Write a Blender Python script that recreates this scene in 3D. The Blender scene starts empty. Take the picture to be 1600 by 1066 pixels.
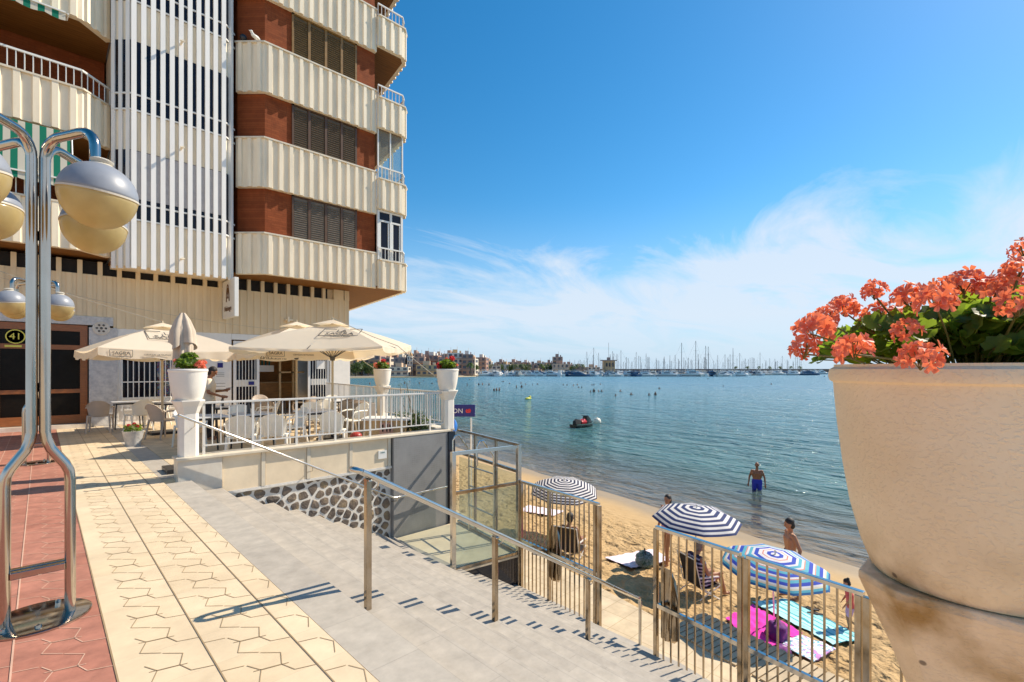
import bpy, math, random
from mathutils import Vector, Matrix, noise
from mathutils.geometry import tessellate_polygon
random.seed(7)
R_ = math.radians
PI = math.pi
scn = bpy.context.scene
COL = scn.collection

# ------------------------------------------------------------------ camera
cd = bpy.data.cameras.new('camera'); cam = bpy.data.objects.new('camera', cd); COL.objects.link(cam)
cd.sensor_width = 36; cd.lens = 36*758.6/1600; cd.shift_y = 44/1600
cd.clip_start = 0.05; cd.clip_end = 20000
cam.location = (0, 0, 1.65); cam.rotation_euler = (R_(90), 0, R_(-44.1))
scn.camera = cam
scn.view_settings.view_transform = 'Standard'; scn.view_settings.look = 'None'
scn.view_settings.exposure = 0.5; scn.view_settings.gamma = 1
scn.cycles.max_bounces = 8; scn.cycles.transparent_max_bounces = 24
scn.cycles.diffuse_bounces = 4; scn.cycles.glossy_bounces = 4
scn.cycles.use_denoising = True
scn.cycles.caustics_reflective = False; scn.cycles.caustics_refractive = False

# ------------------------------------------------------------------ sky and sun
SUN_EL, SUN_AZ = 43.0, -18.0        # azimuth measured from +X, counter clockwise
w = bpy.data.worlds.new('World'); scn.world = w; w.use_nodes = True
nt = w.node_tree; N = nt.nodes; L = nt.links
bg = N['Background']
sky = N.new('ShaderNodeTexSky'); sky.sky_type = 'NISHITA'; sky.sun_disc = False
sky.sun_elevation = R_(SUN_EL); sky.sun_rotation = R_(90 - SUN_AZ)
sky.altitude = 50; sky.air_density = 1.0; sky.dust_density = 0.25; sky.ozone_density = 3.0
def wm(op, a, b=None, c=None, clamp=False):
    n = N.new('ShaderNodeMath'); n.operation = op; n.use_clamp = clamp
    for i, v in enumerate((a, b, c)):
        if v is None: continue
        if isinstance(v, (int, float)): n.inputs[i].default_value = v
        else: L.new(v, n.inputs[i])
    return n.outputs[0]
tc = N.new('ShaderNodeTexCoord'); sp = N.new('ShaderNodeSeparateXYZ'); L.new(tc.outputs['Generated'], sp.inputs[0])
zz = wm('ADD', wm('MAXIMUM', sp.outputs[2], 0.0), 0.16)
cx = wm('DIVIDE', sp.outputs[0], zz); cy = wm('DIVIDE', sp.outputs[1], zz)
cb = N.new('ShaderNodeCombineXYZ'); L.new(cx, cb.inputs[0]); L.new(cy, cb.inputs[1])
mp = N.new('ShaderNodeMapping'); mp.inputs['Rotation'].default_value = (0, 0, R_(38)); mp.inputs['Scale'].default_value = (0.62, 1.15, 1)
mp.inputs['Location'].default_value = (3.1, 0.4, 0)
L.new(cb.outputs[0], mp.inputs[0])
n1 = N.new('ShaderNodeTexNoise'); n1.inputs['Scale'].default_value = 1.25; n1.inputs['Detail'].default_value = 12; n1.inputs['Roughness'].default_value = 0.62; n1.inputs['Distortion'].default_value = 0.9
L.new(mp.outputs[0], n1.inputs['Vector'])
# density: strongest low over the sea, fading out with height; a thin sheet to the right
el = sp.outputs[2]
low = N.new('ShaderNodeMapRange'); low.inputs[1].default_value = 0.42; low.inputs[2].default_value = 0.16; low.inputs[3].default_value = -0.22; low.inputs[4].default_value = 0.20; L.new(el, low.inputs[0])
rt = N.new('ShaderNodeVectorMath'); rt.operation = 'DOT_PRODUCT'; rt.inputs[1].default_value = (0.718, -0.696, 0); L.new(tc.outputs['Generated'], rt.inputs[0])
right = N.new('ShaderNodeMapRange'); right.inputs[1].default_value = 0.1; right.inputs[2].default_value = 0.55; right.inputs[3].default_value = 0.0; right.inputs[4].default_value = 0.10; L.new(rt.outputs['Value'], right.inputs[0])
dens = wm('ADD', wm('ADD', n1.outputs['Fac'], low.outputs[0]), right.outputs[0])
cf = N.new('ShaderNodeMapRange'); cf.inputs[1].default_value = 0.54; cf.inputs[2].default_value = 0.76; cf.inputs[3].default_value = 0; cf.inputs[4].default_value = 0.85; L.new(dens, cf.inputs[0])
hz = N.new('ShaderNodeMapRange'); hz.inputs[1].default_value = 0.0; hz.inputs[2].default_value = 0.10; hz.inputs[3].default_value = 0.25; hz.inputs[4].default_value = 1.0; L.new(el, hz.inputs[0])
fac = wm('MULTIPLY', cf.outputs[0], hz.outputs[0])
hs = N.new('ShaderNodeHueSaturation'); hs.inputs['Hue'].default_value = 0.491; hs.inputs['Saturation'].default_value = 1.36; hs.inputs['Value'].default_value = 1.36
L.new(sky.outputs[0], hs.inputs['Color'])
mx = N.new('ShaderNodeMix'); mx.data_type = 'RGBA'
hm_ = N.new('ShaderNodeMapRange'); hm_.interpolation_type = 'SMOOTHSTEP'; hm_.inputs[1].default_value = 0.34; hm_.inputs[2].default_value = -0.04; hm_.inputs[3].default_value = 0.0; hm_.inputs[4].default_value = 0.92; L.new(el, hm_.inputs[0])
hx = N.new('ShaderNodeMix'); hx.data_type = 'RGBA'; L.new(hm_.outputs[0], hx.inputs[0]); L.new(hs.outputs[0], hx.inputs[6]); hx.inputs[7].default_value = (3.9, 5.7, 7.6, 1)
L.new(fac, mx.inputs[0]); L.new(hx.outputs[2], mx.inputs[6]); mx.inputs[7].default_value = (6.4, 7.2, 8.2, 1)
L.new(mx.outputs[2], bg.inputs['Color']); bg.inputs['Strength'].default_value = 0.083

sl = bpy.data.lights.new('sun', 'SUN'); sl.energy = 4.7; sl.angle = R_(0.53); sl.color = (1.0, 0.89, 0.73)
so = bpy.data.objects.new('sun', sl); COL.objects.link(so)
sd = Vector((math.cos(R_(SUN_EL))*math.cos(R_(SUN_AZ)), math.cos(R_(SUN_EL))*math.sin(R_(SUN_AZ)), math.sin(R_(SUN_EL))))
so.rotation_euler = sd.to_track_quat('Z', 'Y').to_euler()

# ------------------------------------------------------------------ materials
def mat(name, col, rough=0.6, metal=0.0, var=0.12, vscale=6.0, bump=0.0, bscale=40.0, col2=None, spec=0.5, trans=0.0, alpha=1.0, stain=0.0, stretch=(1, 1, 1), emis=0.0, rvar=0.0, coat=0.0, detail=5):
    m = bpy.data.materials.new(name); m.use_nodes = True
    n = m.node_tree.nodes; l = m.node_tree.links; p = n['Principled BSDF']
    p.inputs['Roughness'].default_value = rough; p.inputs['Metallic'].default_value = metal
    p.inputs['Specular IOR Level'].default_value = spec
    p.inputs['Alpha'].default_value = alpha
    if coat: p.inputs['Coat Weight'].default_value = coat; p.inputs['Coat Roughness'].default_value = 0.1
    if trans: p.inputs['Transmission Weight'].default_value = trans
    t = n.new('ShaderNodeTexCoord'); mp = n.new('ShaderNodeMapping'); mp.inputs['Scale'].default_value = stretch
    l.new(t.outputs['Object'], mp.inputs[0])
    ns = n.new('ShaderNodeTexNoise'); ns.inputs['Scale'].default_value = vscale; ns.inputs['Detail'].default_value = detail; ns.inputs['Roughness'].default_value = 0.6
    l.new(mp.outputs[0], ns.inputs['Vector'])
    rp = n.new('ShaderNodeMapRange'); rp.inputs[1].default_value = 0.3; rp.inputs[2].default_value = 0.7; l.new(ns.outputs['Fac'], rp.inputs[0])
    mx = n.new('ShaderNodeMix'); mx.data_type = 'RGBA'; l.new(rp.outputs[0], mx.inputs[0])
    c2 = col2 or tuple(c*(1-var) for c in col)
    mx.inputs[6].default_value = (*c2, 1); mx.inputs[7].default_value = (*(col if col2 else tuple(min(1, c*(1+var*0.5)) for c in col)), 1)
    out = mx.outputs[2]
    if stain:
        s2 = n.new('ShaderNodeTexNoise'); s2.inputs['Scale'].default_value = vscale*0.35; s2.inputs['Detail'].default_value = 8; s2.inputs['Roughness'].default_value = 0.7
        l.new(mp.outputs[0], s2.inputs['Vector'])
        r2 = n.new('ShaderNodeMapRange'); r2.inputs[1].default_value = 0.55; r2.inputs[2].default_value = 0.75; r2.inputs[4].default_value = stain; l.new(s2.outputs['Fac'], r2.inputs[0])
        m2 = n.new('ShaderNodeMix'); m2.data_type = 'RGBA'; l.new(r2.outputs[0], m2.inputs[0]); l.new(out, m2.inputs[6]); m2.inputs[7].default_value = (col[0]*0.45, col[1]*0.38, col[2]*0.28, 1)
        out = m2.outputs[2]
    l.new(out, p.inputs['Base Color'])
    if rvar:
        r3 = n.new('ShaderNodeMapRange'); r3.inputs[3].default_value = rough-rvar; r3.inputs[4].default_value = rough+rvar; l.new(ns.outputs['Fac'], r3.inputs[0]); l.new(r3.outputs[0], p.inputs['Roughness'])
    if bump:
        b = n.new('ShaderNodeBump'); b.inputs['Strength'].default_value = bump; b.inputs['Distance'].default_value = 0.02
        bn = n.new('ShaderNodeTexNoise'); bn.inputs['Scale'].default_value = bscale; bn.inputs['Detail'].default_value = 4
        l.new(mp.outputs[0], bn.inputs['Vector']); l.new(bn.outputs['Fac'], b.inputs['Height']); l.new(b.outputs[0], p.inputs['Normal'])
    if emis: p.inputs['Emission Color'].default_value = (*col, 1); p.inputs['Emission Strength'].default_value = emis
    return m

def nodes(m):
    n = m.node_tree.nodes; return n, m.node_tree.links, n['Principled BSDF']
def add_translucent(m, col, amount=0.4):
    n, l, p = nodes(m); o = n['Material Output']
    tr = n.new('ShaderNodeBsdfTranslucent'); tr.inputs[0].default_value = (*col, 1)
    mi = n.new('ShaderNodeMixShader'); mi.inputs[0].default_value = amount
    l.new(p.outputs[0], mi.inputs[1]); l.new(tr.outputs[0], mi.inputs[2]); l.new(mi.outputs[0], o.inputs[0])

M = {}
M['cream'] = mat('cream_cladding', (0.88, 0.755, 0.56), 0.55, var=0.14, vscale=2.6, stain=0.26, bump=0.05, bscale=60, stretch=(1, 1, 0.25))
M['cream_rib'] = M['cream']
M['fin'] = mat('white_fin_paint', (0.86, 0.83, 0.78), 0.5, var=0.07, vscale=3, stain=0.06, stretch=(1, 1, 0.2))
M['slatwall'] = mat('ochre_cladding', (0.76, 0.60, 0.38), 0.6, var=0.10, vscale=2, stain=0.15, stretch=(1, 1, 0.3))
M['coping'] = mat('coping_paint', (0.70, 0.61, 0.47), 0.5, var=0.15, stain=0.15, vscale=3)
M['soffit'] = mat('varnished_boards', (0.24, 0.105, 0.028), 0.6, var=0.3, spec=0.2, vscale=4, stretch=(0.4, 6, 1))
M['white'] = mat('white_paint', (0.80, 0.77, 0.71), 0.5, var=0.06, vscale=8, stain=0.08, bump=0.06, bscale=30)
M['rail_paint'] = mat('grey_white_rail_paint', (0.66, 0.64, 0.60), 0.4, var=0.08, vscale=10, stain=.2)
M['white_metal'] = mat('white_enamel', (0.78, 0.76, 0.71), 0.35, var=0.05, vscale=10)
M['marble'] = mat('rough_marble', (0.66, 0.63, 0.58), 0.6, col2=(0.42, 0.41, 0.40), vscale=9, bump=0.35, bscale=14)
M['marble_smooth'] = mat('marble_slab', (0.72, 0.66, 0.56), 0.35, col2=(0.55, 0.47, 0.37), vscale=2.6, stain=0.3)
M['panel_cream'] = mat('cream_wall_panel', (0.82, 0.67, 0.47), 0.45, var=0.14, vscale=2.2, stain=0.22, bump=0.05, bscale=20)
M['glass_dark'] = mat('dark_window_glass', (0.010, 0.009, 0.018), 0.08, var=0.3, vscale=1.2, spec=0.30)
M['door_glass'] = mat('dark_door_glass', (0.010, 0.008, 0.006), 0.22, var=.3, spec=0.12)
M['black'] = mat('dark_interior', (0.012, 0.010, 0.009), 0.8)
M['shutter'] = mat('brown_shutter', (0.12, 0.085, 0.052), 0.55, var=0.3, vscale=9, stretch=(1, 1, 6))
M['shutter_frame'] = mat('bronze_frame', (0.10, 0.048, 0.018), 0.4, var=0.25)
M['wood_door'] = mat('varnished_door_wood', (0.30, 0.10, 0.028), 0.3, var=0.3, vscale=5, stretch=(1, 1, 8))
M['steel'] = mat('polished_steel', (0.62, 0.58, 0.52), 0.13, metal=1.0, var=0.12, vscale=5, rvar=0.06)
M['steel_old'] = mat('weathered_steel', (0.48, 0.42, 0.35), 0.17, metal=1.0, col2=(0.30, 0.22, 0.13), vscale=9, rvar=0.07, stretch=(1, 1, .5))
M['chrome'] = mat('lamp_post_steel', (0.54, 0.49, 0.44), 0.12, metal=1.0, col2=(0.40, 0.33, 0.27), vscale=4, rvar=0.07, stretch=(1, 1, .4))
M['rubber'] = mat('black_rubber', (0.02, 0.02, 0.02), 0.7)
M['lamp_top'] = mat('grey_lamp_shell', (0.25, 0.27, 0.31), 0.42, var=0.10, vscale=9)
M['lamp_glass'] = mat('yellowed_diffuser', (0.62, 0.52, 0.27), 0.22, var=0.25, vscale=5, spec=0.6)
add_translucent(M['lamp_glass'], (0.92, 0.78, 0.42), 0.5)
M['lamp_cap'] = mat('lamp_neck', (0.60, 0.55, 0.46), 0.4, var=0.1)
M['granite'] = mat('grey_granite_steps', (0.50, 0.455, 0.39), 0.65, var=0.16, vscale=1.6, bump=0.12, bscale=110, stain=0.14, detail=9)
M['chair'] = mat('ivory_plastic', (0.92, 0.87, 0.76), 0.5, var=0.06, bump=0.25, bscale=120)
M['chair_shade'] = mat('ivory_plastic_shade', (0.52, 0.42, 0.33), 0.5, var=0.08, bump=0.25, bscale=120)  # darker copy of the ivory plastic, with the shade put into its colour
M['table_top'] = mat('pale_table_top', (0.66, 0.66, 0.66), 0.3, var=0.05)
M['dark_metal'] = mat('dark_metal', (0.05, 0.05, 0.055), 0.35, metal=0.6)
M['canvas'] = mat('cream_canvas', (0.88, 0.80, 0.66), 0.85, var=0.05, vscale=2, bump=0.15, bscale=3)
add_translucent(M['canvas'], (0.92, 0.76, 0.52), 0.45)
M['canvas_dark'] = mat('folded_canvas', (0.58, 0.48, 0.37), 0.9, var=0.15, bump=0.2, bscale=8)
M['print_grey'] = mat('grey_print', (0.10, 0.09, 0.08), 0.8)
M['pole_wood'] = mat('beige_pole', (0.55, 0.44, 0.28), 0.5)
M['leaf'] = mat('geranium_leaf', (0.14, 0.20, 0.022), 0.5, col2=(0.05, 0.10, 0.014), vscale=18, spec=0.4)
add_translucent(M['leaf'], (0.34, 0.50, 0.04), 0.48)
M['leaf_far'] = mat('shrub_leaf', (0.06, 0.10, 0.025), 0.6, col2=(0.03, 0.055, 0.015), vscale=3)
add_translucent(M['leaf_far'], (0.16, 0.24, 0.04), 0.3)
M['stem'] = mat('green_stem', (0.16, 0.15, 0.04), 0.6)
def petal_mat(name, deep, pale, tr):
    m = mat(name, deep, 0.55, var=.1, vscale=30); n, l, p = nodes(m)
    a = n.new('ShaderNodeAttribute'); a.attribute_name = 'r'
    mi = n.new('ShaderNodeMix'); mi.data_type = 'RGBA'; l.new(a.outputs['Fac'], mi.inputs[0]); mi.inputs[6].default_value = (*deep, 1); mi.inputs[7].default_value = (*pale, 1)
    l.new(mi.outputs[2], p.inputs['Base Color']); add_translucent(m, tr, .36); return m
M['petal'] = petal_mat('coral_petal', (0.74, 0.075, 0.03), (0.92, 0.33, 0.21), (0.98, 0.26, 0.10))
M['petal_red'] = mat('crimson_petal', (0.62, 0.03, 0.04), 0.6, var=0.2)
add_translucent(M['petal_red'], (0.8, 0.05, 0.05), 0.4)
M['bark'] = mat('bark', (0.16, 0.11, 0.07), 0.9, var=0.3)
M['skin'] = mat('tanned_skin', (0.44, 0.20, 0.10), 0.5, var=0.10, vscale=5)
M['skin_dark'] = mat('deep_tan_skin', (0.30, 0.125, 0.06), 0.45, var=0.12, vscale=5)
M['skin_pale'] = mat('light_skin', (0.56, 0.30, 0.19), 0.5, var=0.10, vscale=5)
M['hair'] = mat('dark_hair', (0.018, 0.012, 0.009), 0.6, bump=0.3, bscale=90)
M['hair_grey'] = mat('grey_hair', (0.24, 0.20, 0.16), 0.7, bump=0.4, bscale=90)
M['tee'] = mat('cream_tee', (0.74, 0.62, 0.46), 0.85, bump=0.2, bscale=9)
M['navy'] = mat('navy_cloth', (0.012, 0.016, 0.06), 0.8)
M['blue_cloth'] = mat('blue_trunks', (0.02, 0.035, 0.42), 0.7, bump=0.2, bscale=20)
M['black_cloth'] = mat('black_cloth', (0.016, 0.014, 0.018), 0.7)
M['pink_cloth'] = mat('pale_pink_cloth', (0.62, 0.30, 0.42), 0.8)
M['coral_cloth'] = mat('coral_cloth', (0.72, 0.12, 0.12), 0.8)
M['lilac_cloth'] = mat('lilac_cloth', (0.62, 0.40, 0.62), 0.8)
M['signblue'] = mat('blue_sign', (0.006, 0.008, 0.16), 0.4)
M['red_paint'] = mat('red_paint', (0.62, 0.02, 0.03), 0.4)
M['white_print'] = mat('white_print', (0.8, 0.8, 0.8), 0.5)
M['yellow_print'] = mat('yellow_print', (0.75, 0.68, 0.10), 0.5)
M['tile_black'] = mat('black_wall_tile', (0.014, 0.016, 0.028), 0.12, var=0.5, vscale=3, spec=0.7)
M['mesh_grey'] = mat('grey_sheet', (0.27, 0.26, 0.25), 0.5, var=0.22, vscale=3, stain=.2)
M['rope'] = mat('rope', (0.55, 0.48, 0.36), 0.8)
M['buoy'] = mat('buoy_plastic', (0.74, 0.70, 0.58), 0.4, stain=0.3)
M['jet_dark'] = mat('watercraft_hull', (0.012, 0.02, 0.022), 0.2)
M['green_paint'] = mat('green_trim', (0.02, 0.16, 0.13), 0.35)
M['orange'] = mat('warm_wood', (0.52, 0.25, 0.07), 0.5, var=0.3, vscale=5, stretch=(1, 1, 5))
M['tan'] = mat('tan_board', (0.60, 0.40, 0.19), 0.6, var=0.2)
M['blue_ball'] = mat('blue_inflatable', (0.03, 0.17, 0.55), 0.3)

# perforated grey panel
def grid_bump(m, sx, depth=0.6, plane='XZ', dark=0.7):
    n, l, p = nodes(m)
    t = n.new('ShaderNodeTexCoord'); s = n.new('ShaderNodeSeparateXYZ'); l.new(t.outputs['Object'], s.inputs[0])
    outs = []
    for ax in ('XZ' if plane == 'XZ' else 'XY'):
        q = n.new('ShaderNodeMath'); q.operation = 'MULTIPLY'; q.inputs[1].default_value = sx*2*PI
        l.new(s.outputs['XYZ'.index(ax)], q.inputs[0])
        r = n.new('ShaderNodeMath'); r.operation = 'SINE'; l.new(q.outputs[0], r.inputs[0]); outs.append(r.outputs[0])
    mu = n.new('ShaderNodeMath'); mu.operation = 'MAXIMUM'; l.new(outs[0], mu.inputs[0]); l.new(outs[1], mu.inputs[1])
    mr = n.new('ShaderNodeMapRange'); mr.inputs[1].default_value = 0.75; mr.inputs[2].default_value = 0.95; l.new(mu.outputs[0], mr.inputs[0])
    base = p.inputs['Base Color'].links[0].from_socket
    mi = n.new('ShaderNodeMix'); mi.data_type = 'RGBA'; l.new(mr.outputs[0], mi.inputs[0]); l.new(base, mi.inputs[6])
    mi.inputs[7].default_value = (0.26, 0.26, 0.26, 1); l.new(mi.outputs[2], p.inputs['Base Color'])
grid_bump(M['mesh_grey'], 24)

# brick-brown small tiles
def brick_mat(name, c1, c2, mortar, w_=0.24, h_=0.07, ms=0.01, plane='XZ', rough=0.6, offset=0.5, bumpy=0.3, sh=(0, 0), nsc=3, lo=.78, hi=1.15):
    m = bpy.data.materials.new(name); m.use_nodes = True; n, l, p = nodes(m)
    p.inputs['Roughness'].default_value = rough
    t = n.new('ShaderNodeTexCoord'); s = n.new('ShaderNodeSeparateXYZ'); l.new(t.outputs['Object'], s.inputs[0])
    c = n.new('ShaderNodeCombineXYZ')
    if plane == 'XZ':
        ad = n.new('ShaderNodeMath'); ad.operation = 'ADD'; l.new(s.outputs[0], ad.inputs[0]); l.new(s.outputs[1], ad.inputs[1]); l.new(ad.outputs[0], c.inputs[0]); l.new(s.outputs[2], c.inputs[1])
    else:
        for k_ in (0, 1):
            a_ = n.new('ShaderNodeMath'); a_.operation = 'ADD'; a_.inputs[1].default_value = sh[k_]; l.new(s.outputs[k_ if plane == 'XY' else 1-k_], a_.inputs[0]); l.new(a_.outputs[0], c.inputs[k_])
    b = n.new('ShaderNodeTexBrick'); b.inputs['Scale'].default_value = 1; b.inputs['Brick Width'].default_value = w_; b.inputs['Row Height'].default_value = h_
    b.inputs['Mortar Size'].default_value = ms; b.inputs['Color1'].default_value = (*c1, 1); b.inputs['Color2'].default_value = (*c2, 1); b.inputs['Mortar'].default_value = (*mortar, 1)
    b.offset = offset
    l.new(c.outputs[0], b.inputs['Vector'])
    ns = n.new('ShaderNodeTexNoise'); ns.inputs['Scale'].default_value = nsc; ns.inputs['Detail'].default_value = 10; ns.inputs['Roughness'].default_value = .65; l.new(t.outputs['Object'], ns.inputs['Vector'])
    mr = n.new('ShaderNodeMapRange'); mr.inputs[1].default_value = .3; mr.inputs[2].default_value = .7; mr.inputs[3].default_value = lo; mr.inputs[4].default_value = hi; l.new(ns.outputs['Fac'], mr.inputs[0])
    mi = n.new('ShaderNodeMix'); mi.data_type = 'RGBA'; mi.blend_type = 'MULTIPLY'; mi.inputs[0].default_value = 1; l.new(b.outputs['Color'], mi.inputs[6]); l.new(mr.outputs[0], mi.inputs[7])
    l.new(mi.outputs[2], p.inputs['Base Color'])
    bu = n.new('ShaderNodeBump'); bu.inputs['Strength'].default_value = bumpy; bu.inputs['Distance'].default_value = 0.01; bu.invert = True
    l.new(b.outputs['Fac'], bu.inputs['Height']); l.new(bu.outputs[0], p.inputs['Normal'])
    return m
M['brown'] = brick_mat('brown_facing_tile', (0.29, 0.075, 0.024), (0.23, 0.055, 0.018), (0.20, 0.05, 0.016), 0.24, 0.075, 0.006, rough=0.75)
M['brown'].node_tree.nodes['Principled BSDF'].inputs['Specular IOR Level'].default_value = 0.15
M['paving'] = brick_mat('cream_paving', (0.66, 0.52, 0.34), (0.62, 0.48, 0.30), (0.48, 0.35, 0.2), 0.4, 0.4, 0.006, 'XY', 0.7, 0.0)
M['stair'] = brick_mat('granite_treads', (0.48, 0.425, 0.35), (0.43, 0.38, 0.315), (0.39, 0.345, 0.285), 0.61, 0.375, 0.0035, 'YX', 0.65, 0.5, .25, (0, -.1), nsc=7, lo=.80, hi=1.10)
M['cream_tile'] = brick_mat('cream_floor_tile', (0.76, 0.60, 0.40), (0.70, 0.545, 0.35), (0.60, 0.47, 0.31), 0.41, 0.388, 0.0015, 'XY', 0.65, 0.0, .2, (-.29, 0), nsc=2.2, lo=.80, hi=1.08)
M['red_tile'] = brick_mat('red_floor_tile', (0.45, 0.19, 0.13), (0.38, 0.15, 0.10), (0.38, 0.15, 0.10), 0.41, 0.388, 0.0015, 'XY', 0.65, 0.0, .2, (-.29, 0), nsc=6, lo=.74, hi=1.25)
M['groove'] = mat('cream_tile_groove', (0.38, 0.27, 0.15), 0.9, var=.4, vscale=3)
M['groove_red'] = mat('red_tile_groove', (0.62, 0.38, 0.27), 0.8)
M['joint'] = mat('tile_joint', (0.34, 0.24, 0.13), 0.9)

# board soffit lines
def boards(m, ax, pitch, dark=0.35, wd=0.06):
    n, l, p = nodes(m)
    t = n.new('ShaderNodeTexCoord'); s = n.new('ShaderNodeSeparateXYZ'); l.new(t.outputs['Object'], s.inputs[0])
    q = n.new('ShaderNodeMath'); q.operation = 'DIVIDE'; q.inputs[1].default_value = pitch; l.new(s.outputs[ax], q.inputs[0])
    f = n.new('ShaderNodeMath'); f.operation = 'FRACT'; l.new(q.outputs[0], f.inputs[0])
    g = n.new('ShaderNodeMath'); g.operation = 'LESS_THAN'; g.inputs[1].default_value = wd; l.new(f.outputs[0], g.inputs[0])
    base = p.inputs['Base Color'].links[0].from_socket
    mi = n.new('ShaderNodeMix'); mi.data_type = 'RGBA'; mi.blend_type = 'MULTIPLY'; l.new(g.outputs[0], mi.inputs[0]); l.new(base, mi.inputs[6]); mi.inputs[7].default_value = (dark, dark, dark, 1)
    l.new(mi.outputs[2], p.inputs['Base Color'])
boards(M['soffit'], 1, 0.12, 0.4, 0.08)
M['deck'] = mat('beach_boards', (0.52, 0.40, 0.25), 0.7, var=0.2, vscale=6)

# glass
gm = bpy.data.materials.new('clear_glass'); gm.use_nodes = True; n, l, p = nodes(gm)
p.inputs['Base Color'].default_value = (0.52, 0.54, 0.46, 1); p.inputs['Roughness'].default_value = 0.05
tr = n.new('ShaderNodeBsdfTransparent'); tr.inputs[0].default_value = (0.90, 0.94, 0.91, 1); mi = n.new('ShaderNodeMixShader')
ns = n.new('ShaderNodeTexNoise'); ns.inputs['Scale'].default_value = 3; ns.inputs['Detail'].default_value = 8; mr = n.new('ShaderNodeMapRange'); mr.inputs[3].default_value = 0.05; mr.inputs[4].default_value = 0.30
l.new(ns.outputs['Fac'], mr.inputs[0]); l.new(mr.outputs[0], mi.inputs[0]); l.new(tr.outputs[0], mi.inputs[1]); l.new(p.outputs[0], mi.inputs[2]); l.new(mi.outputs[0], n['Material Output'].inputs[0])
M['glass'] = gm

# stucco of the big pots
def stucco(name, col, col2, bs=0.5, zs=(.16, 0.0), amt=1.0):
    m = mat(name, col, 0.75, col2=col2, vscale=3.5, stain=0.10)
    n, l, p = nodes(m)
    t = n.new('ShaderNodeTexCoord')
    mp = n.new('ShaderNodeMapping'); mp.inputs['Scale'].default_value = (1, 1, 1.25); l.new(t.outputs['Object'], mp.inputs[0])
    a = n.new('ShaderNodeTexNoise'); a.inputs['Scale'].default_value = 95; a.inputs['Detail'].default_value = 2; a.inputs['Distortion'].default_value = 0.3; l.new(mp.outputs[0], a.inputs['Vector'])
    a2_ = n.new('ShaderNodeMapRange'); a2_.inputs[1].default_value = .50; a2_.inputs[2].default_value = .66; l.new(a.outputs['Fac'], a2_.inputs[0])
    b = n.new('ShaderNodeTexNoise'); b.inputs['Scale'].default_value = 18; b.inputs['Detail'].default_value = 2; l.new(mp.outputs[0], b.inputs['Vector'])
    c = n.new('ShaderNodeMath'); c.operation = 'ADD'; l.new(a2_.outputs[0], c.inputs[0]); l.new(b.outputs['Fac'], c.inputs[1])
    # weathering: ochre water marks low on the piece, and small dark chips
    sz_ = n.new('ShaderNodeSeparateXYZ'); l.new(t.outputs['Object'], sz_.inputs[0])
    lo_ = n.new('ShaderNodeMapRange'); lo_.inputs[1].default_value = zs[0]; lo_.inputs[2].default_value = zs[1]; lo_.inputs[4].default_value = amt; l.new(sz_.outputs[2], lo_.inputs[0])
    wn_ = n.new('ShaderNodeTexNoise'); wn_.inputs['Scale'].default_value = 7; wn_.inputs['Detail'].default_value = 7; l.new(t.outputs['Object'], wn_.inputs['Vector'])
    wr_ = n.new('ShaderNodeMapRange'); wr_.inputs[1].default_value = .42; wr_.inputs[2].default_value = .68; l.new(wn_.outputs['Fac'], wr_.inputs[0])
    wm_ = n.new('ShaderNodeMath'); wm_.operation = 'MULTIPLY'; l.new(lo_.outputs[0], wm_.inputs[0]); l.new(wr_.outputs[0], wm_.inputs[1])
    vc_ = n.new('ShaderNodeTexVoronoi'); vc_.inputs['Scale'].default_value = 9; l.new(t.outputs['Object'], vc_.inputs['Vector'])
    ch_ = n.new('ShaderNodeMapRange'); ch_.inputs[1].default_value = .075; ch_.inputs[2].default_value = .045; ch_.inputs[4].default_value = .8; l.new(vc_.outputs['Distance'], ch_.inputs[0])
    base_ = p.inputs['Base Color'].links[0].from_socket
    x1_ = n.new('ShaderNodeMix'); x1_.data_type = 'RGBA'; l.new(wm_.outputs[0], x1_.inputs[0]); l.new(base_, x1_.inputs[6]); x1_.inputs[7].default_value = (.36, .20, .05, 1)
    x2_ = n.new('ShaderNodeMix'); x2_.data_type = 'RGBA'; l.new(ch_.outputs[0], x2_.inputs[0]); l.new(x1_.outputs[2], x2_.inputs[6]); x2_.inputs[7].default_value = (.12, .08, .05, 1); l.new(x2_.outputs[2], p.inputs['Base Color'])
    bu = n.new('ShaderNodeBump'); bu.inputs['Strength'].default_value = bs; bu.inputs['Distance'].default_value = 0.004; l.new(c.outputs[0], bu.inputs['Height']); l.new(bu.outputs[0], p.inputs['Normal'])
    return m
M['pot'] = stucco('stucco_pot', (0.94, 0.79, 0.55), (0.84, 0.66, 0.42), 0.36)  # white stucco given a tan base that carries its warm shade, pillar too
M['pot_shaft'] = stucco('stucco_pillar', (0.92, 0.75, 0.53), (0.78, 0.58, 0.36), 0.36, (2.72, 3.12), 1.0)
M['pot_white'] = mat('white_pot', (0.82, 0.77, 0.68), 0.6, var=0.07, stain=0.12, vscale=4, bump=0.1, bscale=50)

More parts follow.
